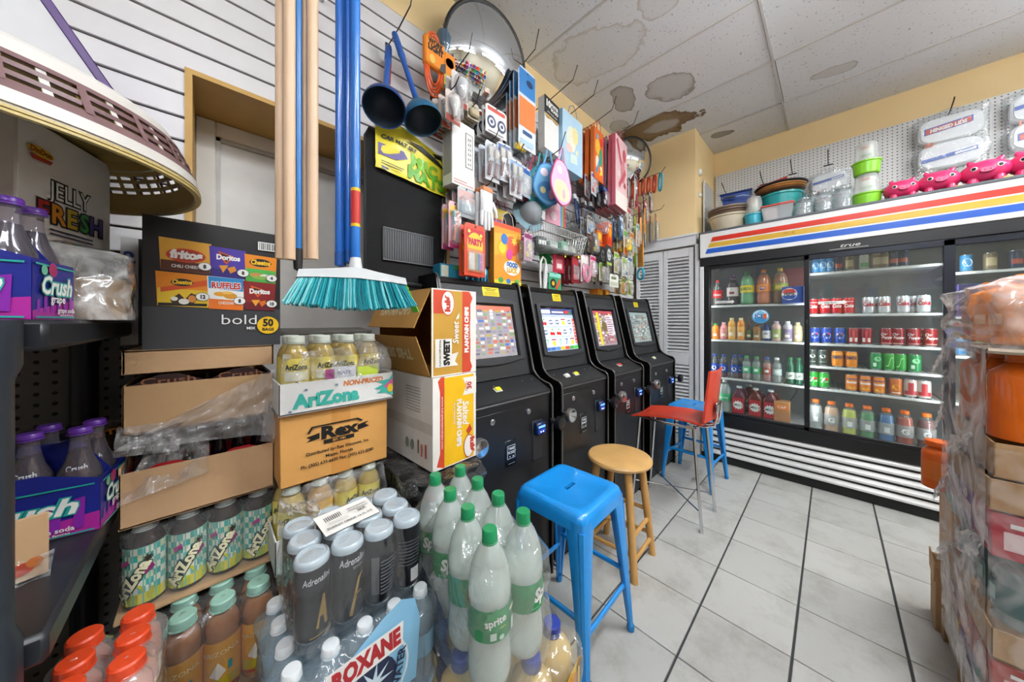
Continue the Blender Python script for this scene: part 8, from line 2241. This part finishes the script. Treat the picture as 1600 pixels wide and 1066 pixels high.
# foam plate packs on the peg board
def foam_pack(w, h, flip):
 p = Proto('foam_plate_pack', 'package')
 FO = C('eceef0', .45, var=.02)
 m = MB()
 def lob(cz, hw, hh, mat, d):
  n = 32
  return [(hw * math.copysign(abs(math.cos(t)) ** .55, math.cos(t)), cz + hh * math.copysign(abs(math.sin(t)) ** .55, math.sin(t))) for t in [2 * math.pi * k / n for k in range(n)]]
 for cz in (h * .29, h * .72):
  for q, s in enumerate((1, .96, .92)):
   m.prism([(x * s, cz + (z - cz) * s) for x, z in lob(cz, w * .44, h * .21, FO, 0)], -.05 - .006 * q, -.05 + .04 - .006 * q, FO, axis='y')
 p.part('plates', m)
 it = lambda cz, c1, c2: [('p', [(-w * .36, cz - h * .05), (w * .3, cz + h * .0), (w * .3, cz + h * .11), (-w * .36, cz + h * .06)], c2), ('p', [(-w * .34, cz - h * .04), (w * .28, cz + h * .01), (w * .28, cz + h * .09), (-w * .34, cz + h * .045)], c1)]
 zr, zb = (h * .72, h * .26) if not flip else (h * .28, h * .76)
 BL_, RD_ = C('2a5ab8', .4), C('d9482e', .4)
 p.part('printed_artwork', ART(it(zr, RD_, BL_) + [('t', 'HINGED LIDS', -w * .03, zr - h * .005, h * .055, WHI, {'bold': .06, 'w': w * .5, 'rot': R(5), 'sl': .2}), ('p', [(-w * .4, zb - h * .06), (w * .36, zb + h * .0), (w * .36, zb + h * .06), (-w * .4, zb + h * .0)], BL_), ('p', [(.06 * w, zb - h * .015), (w * .34, zb + h * .01), (w * .34, zb + h * .045), (.06 * w, zb + h * .02)], C('dfe6f0', .4)), ('t', '10', -w * .3, h * .46, h * .07, C('e0602e', .4), {'bold': .05})], plane((0, -.0635, 0), (1, 0, 0), (0, 0, 1)), eps=.0006))
 p.part('bag', shrink(-w / 2, w / 2, -.075, .0, -.01, [(0, -.04, h * 1.06), (-w * .3, -.04, h * 1.0), (w * .3, -.04, h * 1.0)], .4, FILM('f2f6f8', .12, .08, .8, 14, 1.5), int(w * 1000), h * .9, 56, .02, .006, 12, 6))
 return p
foam_pack(.32, .44, False).put((3.935, -.605, 2.37), FX, 'bagged foam tray pack with red label, hanging above the pink pigs', 'bagged foam tray packs')
foam_pack(.32, .44, True).put((3.935, -.985, 2.37), FX, 'bagged foam tray pack at the right edge with blue label upward', 'bagged foam tray packs')
foam_pack(.25, .36, True).put((3.935, .015, 2.23), FX, 'smaller bagged foam tray pack behind the glass jars', 'bagged foam tray packs')
p = Proto('toy_pack', 'package')
p.part('bag', MB().box(-.11, .11, -.05, .0, 0, .15, FILM('e8dcdc', .35, .08, .6, 20, 1.4), .012))
p.part('header', MB().prism([(-.11, .13), (.11, .15), (.11, .2), (-.11, .165)], -.03, -.02, C('c83a34', .4), axis='y'))
p.part('contents', MB().box(-.09, .09, -.04, -.01, .01, .11, C('b8aeb0', .5, var=.4, scale=60), .01))
p.put((3.93, .4, 2.44), FX, 'clear bag with red header hanging above the round trays')
one('bent_wire_stand', 'wire', 'bent grey wire stand behind the round trays', [('wire', MB().tube([(3.75, .52, ZT), (3.75, .52, 2.45), (3.75, .49, 2.5), (3.75, .36, 2.53)], .005, C('6a6e72', .4, metal=.5), 6))], (0, 0, 0))
for i, (y, z) in enumerate(((.775, 2.62), (.47, 2.63), (.255, 2.66), (.02, 2.66), (-.6, 2.78))):
 one('peg_hook', 'hook', 'black hook on the white peg board, %s' % ORD[i], [('wire', MB().tube([(0, 0, 0), (-.1, 0, .01), (-.2, 0, .04), (-.22, 0, .055)], .0035, C('2f2c2a', .4, metal=.6), 6)), ('foot', MB().box(-.006, .0, -.03, .03, -.006, .004, C('2f2c2a', .4), .001))], (3.945, y, z), group='black peg board hooks')
# things on the closet side
one('wall_sensor', 'sensor', 'round white sensor on the side of the yellow bulkhead', [('dome', MB().lathe([(.03, 0), (.03, .012), (.022, .022), (0, .026)], WHI, 20, Matrix.Rotation(R(90), 4, 'X'))), ('base', MB().lathe([(.034, -.004), (.034, .002)], C('d8d6d0', .4), 20, Matrix.Rotation(R(90), 4, 'X')))], (3.42, .897, 2.72))
one('wall_sensor', 'sensor', 'small white knob below the round sensor on the bulkhead', [('dome', MB().lathe([(.02, 0), (.02, .012), (.014, .02), (0, .022)], WHI, 16, Matrix.Rotation(R(90), 4, 'X'))), ('base', MB().lathe([(.024, -.004), (.024, .002)], C('d8d6d0', .4), 16, Matrix.Rotation(R(90), 4, 'X')))], (3.42, .897, 2.5))
one('acrylic_sheet', 'panel', 'frosted acrylic panel leaning on the bulkhead side above cooler', [('panel', MB().box(3.5, 3.85, .875, .88, ZT, 2.66, FILM('e8eaea', .45, .15, .1, 20, .8))), ('edge_trim', MB().box(3.495, 3.505, .87, .885, ZT, 2.66, C('d8dada', .3), .002))], (0, 0, 0))
# ================================================================== WRAPPED DRINK PALLET AT THE RIGHT
PX, PY = 1.56, -.31
FACE = R(180)  # goods face the aisle (+y) after turning
MILK = FILM('fbfafa', .3, .2, .1, 8, .2, 5)
pal_ = Proto('wooden_pallet', 'pallet')
for q in range(5):
 pal_.part('deck_board', MB().box(PX + .02, 2.12, PY - .62 + q * .13, PY - .52 + q * .13, .085, .1, C('a88a60', .8), .002))
for q in range(3):
 pal_.part('bearer', MB().box(PX + .04 + q * .24, PX + .09 + q * .24, PY - .62, PY, .0, .085, C('9a7c54', .8), .002))
pal_.put((0, 0, 0), 0, 'wooden pallet under the wrapped drink stack at the right')
def layer_cartons(z, h, cols, name, label, group, y=PY, x0=PX, n=3, wx=.155, d=.24, art=None):
 for i in range(n):
  c = cols[i % len(cols)]
  w_ = wx - .004
  its = [('r', -w_ * .4, h * .15, w_ * .4, h * .55, C(art or 'e0dcd4', .45)), ('d', 0, h * .72, w_ * .18, h * .14, C('f0e8d8', .45))]
  p = Proto(name, 'box')
  k = p.part('box', MB().box(-w_ / 2, w_ / 2, -d, 0, 0, h - .002, C(c, .5, var=.06), .003))
  p.part('printed_artwork', ART(its, plane((0, .0004, 0), (-1, 0, 0), (0, 0, 1))), k)
  if i == 0:
   p.part('end_print', ART([('r', .02, h * .2, .11, h * .6, C(art or 'e0dcd4', .45)), ('r', .03, h * .7, .1, h * .8, WHI)], plane((-w_ / 2 - .0004, 0, 0), (0, -1, 0), (0, 0, 1)), name='end_print'), k)
  p.put((x0 + wx * (i + .5), y, z), 0, '%s, %s from the camera' % (label, ('nearest', 'second', 'third', 'fourth')[i]), group)
def kraft_tray(z, h, label, y=PY - .0, x0=PX, l=.46, tilt=0):
 p = Proto('cardboard_tray', 'tray')
 for (a, b_, c_, d_) in ((0, l, -.004, 0), (0, .004, -.3, 0), (l - .004, l, -.3, 0), (0, l, -.3, -.296)):
  p.part('tray_wall', MB().box(a, b_, c_, d_, 0, h, KRAFT, .001))
 p.part('tray_bottom', MB().box(0, l, -.3, 0, 0, .004, KRAFT))
 p.put((x0, y, z), R(tilt), label, 'cardboard trays on the pallet')
layer_cartons(.1, .12, ['2f8a86', '6a4a9a', 'c8a83a'], 'drink_carton', 'teal or violet carton at the pallet bottom', 'bottom cartons on the pallet', art='d8e4e0')
layer_cartons(.222, .105, ['a8342a', 'b84a3a', '7a2a2a'], 'drink_carton', 'brick red drink carton low on the pallet', 'brick red cartons on the pallet', art='e0b0a0')
kraft_tray(.33, .085, 'low cardboard tray on the pallet above brick red cartons')
ORJ = FILM('f0b060', .3, .08, .1, 20, 1.2)
gj = bottle(FILM('d8e8ea', .2, .08, .1, 20), C('2f6a6a', .35), C('1f5a5a', .45), [('r', -.02, .02, .02, .06, C('8ab8b0', .45))], .048, .19, (.2, .6), .018, 'sport', .0482, 'sports_drink_bottle', C('2a5a54', .2), .85)
for i in range(4):
 gj.put((PX + .058 + i * .105, PY - .06, .418), R(180), 'dark teal sports bottle mid height on the pallet, %s from camera' % ('nearest', 'second', 'third', 'fourth')[i], 'dark teal bottles on the pallet')
layer_cartons(.615, .125, ['b83040', '6a3a92', 'd0d4d8'], 'drink_carton', 'red, purple or white carton mid pallet', 'middle cartons on the pallet', art='e8d0d0')
kraft_tray(.745, .085, 'cardboard tray on the pallet, lower of the two below orange jugs', PY + .004, PX - .006, .4, 1)
kraft_tray(.835, .095, 'cardboard tray on the pallet directly under the orange jugs', PY - .004, PX, .42, -1)
oj = jug(C('d9541c', .22, var=.06), C('e8701c', .35), None, None, .135, .135, .25, .02)
ojt = bottle(C('ee8a1e', .25, var=.05), C('f0761c', .35), C('ec9a5a', .4), [('r', -.04, .02, .04, .05, C('f6c8a0', .4))], .062, .2, (.2, .62), .02, 'sport', .0622, 'orange_drink_bottle')
jl = bottle(C('e06a16', .12, var=.08), C('e8701c', .35), None, None, .067, .245, (.2, .62), .03, 'juice', .0672, 'orange_drink_bottle')
for j in range(2):
 for i in range(3):
  jl.put((PX + .075 + i * .14, PY - .075 - .14 * j, .932), R(180), 'deep orange drink bottle under the cardboard sheet, %s column, %s row' % (('nearest', 'middle', 'far')[i], ('aisle side', 'inner')[j]), 'deep orange drink bottles')
one('cardboard_sheet', 'card', 'curled grey cardboard divider sheet between the orange layers', [('sheet', MB().grid(lambda u, v: (PX - .02 + .44 * u, PY + .01 - .3 * v, 1.182 + .006 * nz(u * 4, v * 3, 2, 1)), 14, 8, C('a89a88', .7)).grid(lambda u, v: (PX - .02 + .44 * u, PY + .01 - .3 * (1 - v), 1.19 + .006 * nz(u * 4, (1 - v) * 3, 2, 1)), 14, 8, C('a89a88', .7))), ('edge', MB().tube([(PX - .022, PY + .01 - .3 * t, 1.186 + .006 * nz(0, t * 3, 2, 1)) for t in [q / 8 for q in range(9)]], .008, C('a89a88', .7), 6))], (0, 0, 0))
for j in range(2):
 for i in range(3):
  ojt.put((PX + .07 + i * .135, PY - .075 - .135 * j, 1.198), R(180), 'light orange drink bottle on top of the pallet, %s column, %s row' % (('nearest', 'middle', 'far')[i], ('aisle side', 'inner')[j]), 'light orange drink bottles')
tops = [(PX + .07 + i * .135, PY - .075 - .135 * j, 1.405) for i in range(3) for j in range(3)]
one('stretch_wrap', 'film', 'milky stretch film over the topmost orange drink bottles', [('film', shrink(PX - .016, PX + .43, PY - .43, PY + .016, 1.175, tops, .45, FILM('fcf8f6', .2, .1, .3, 9, 1.5, 5), 61, 1.34, 80, .02, .01, 14, 12))], (0, 0, 0))
# torn film down the aisle face: sheets with gaps, and ragged bunches
fl_ = MB()
def film_pt(u, v):
 x, z = PX - .02 + .5 * u, .1 + 1.1 * v
 return (x, PY + .012 + .008 * nz(u * 4, v * 7, 4, 1) + .002 * nz(u * 9, v * 14, 7, 1), z)
fl_.grid(film_pt, 40, 70, MILK)
rag = []
for q, (xa, za, xb, zb) in enumerate(((.40, 1.19, .5, 1.12), (.43, .97, .52, .86), (.36, .74, .5, .62), (.3, .5, .46, .42), (.1, .93, .3, .87), (.0, .66, .2, .6))):
 rag.append(('torn_flap', sheet([(PX + xa, PY + .012, za), (PX + xb, PY + .018, zb), (PX + xb - .03, PY + .035, zb - .06), (PX + xa - .02, PY + .03, za - .07)], FILM('fbfafa', .5, .15, .1, 16, .3, 8), 14, 8, .005, 80 + q)))
front_f = sheet([(PX - .022, PY + .01, .1), (PX - .022, PY - .28, .1), (PX - .026, PY - .28, .92), (PX - .026, PY + .01, .92)], FILM('f2f0f0', .1, .1, .4, 14, 1.2, 8), 20, 40, .008, 91)
one('stretch_wrap', 'film', 'torn milky stretch film down the aisle side of the drink pallet', [('aisle_film', fl_), ('front_film', front_f)] + rag, (0, 0, 0))
bb = bottle(C('e0661c', .3), C('e0661c', .35), C('e87a2a', .4), None, .045, .2, (.2, .6), .03, 'juice', .0452, 'orange_drink_bottle')
one('orange_drink_bottle', 'bottle', 'bright orange bottle poking out at the far side of the pallet', [(a[0], a[1], a[2]) for a in bb.parts], (2.2, -.315, .565))
one('far_carton', 'carton', 'teal and white carton beside the poking orange bottle', [('box', MB().box(-.1, .1, -.12, 0, 0, .17, C('d4d8dc', .5), .003)), ('printed_artwork', ART([('p', [(-.1, .0), (.1, .0), (.1, .05), (-.1, .08)], C('2fa8a0', .45)), ('r', -.08, .1, .0, .15, C('6a4a9a', .45))], plane((0, .0004, 0), (-1, 0, 0), (0, 0, 1)))), ('end_print', ART([('r', .01, .09, .1, .15, C('6a3a92', .45)), ('r', .01, .0, .1, .04, C('2fa8a0', .45))], plane((-.1004, 0, 0), (0, -1, 0), (0, 0, 1)), name='end_print'))], (2.04, PY - .01, .565), R(-3))
one('cardboard_case', 'box', 'tall plain cardboard case behind the drink pallet under the orange bottle', [('box', MB().box(2.06, 2.26, -.56, -.325, 0, .563, KRAFT2, .003))], (0, 0, 0))
one('cardboard_case', 'box', 'flat cardboard case standing on the floor at pallet foot', [('box', MB().box(-.07, .07, -.05, .0, 0, .26, KRAFT, .003)), ('open_flap', MB().box(-.07, .07, .0, .004, .2, .28, KRAFT2, .001))], (2.2, -.3, 0), R(-3))
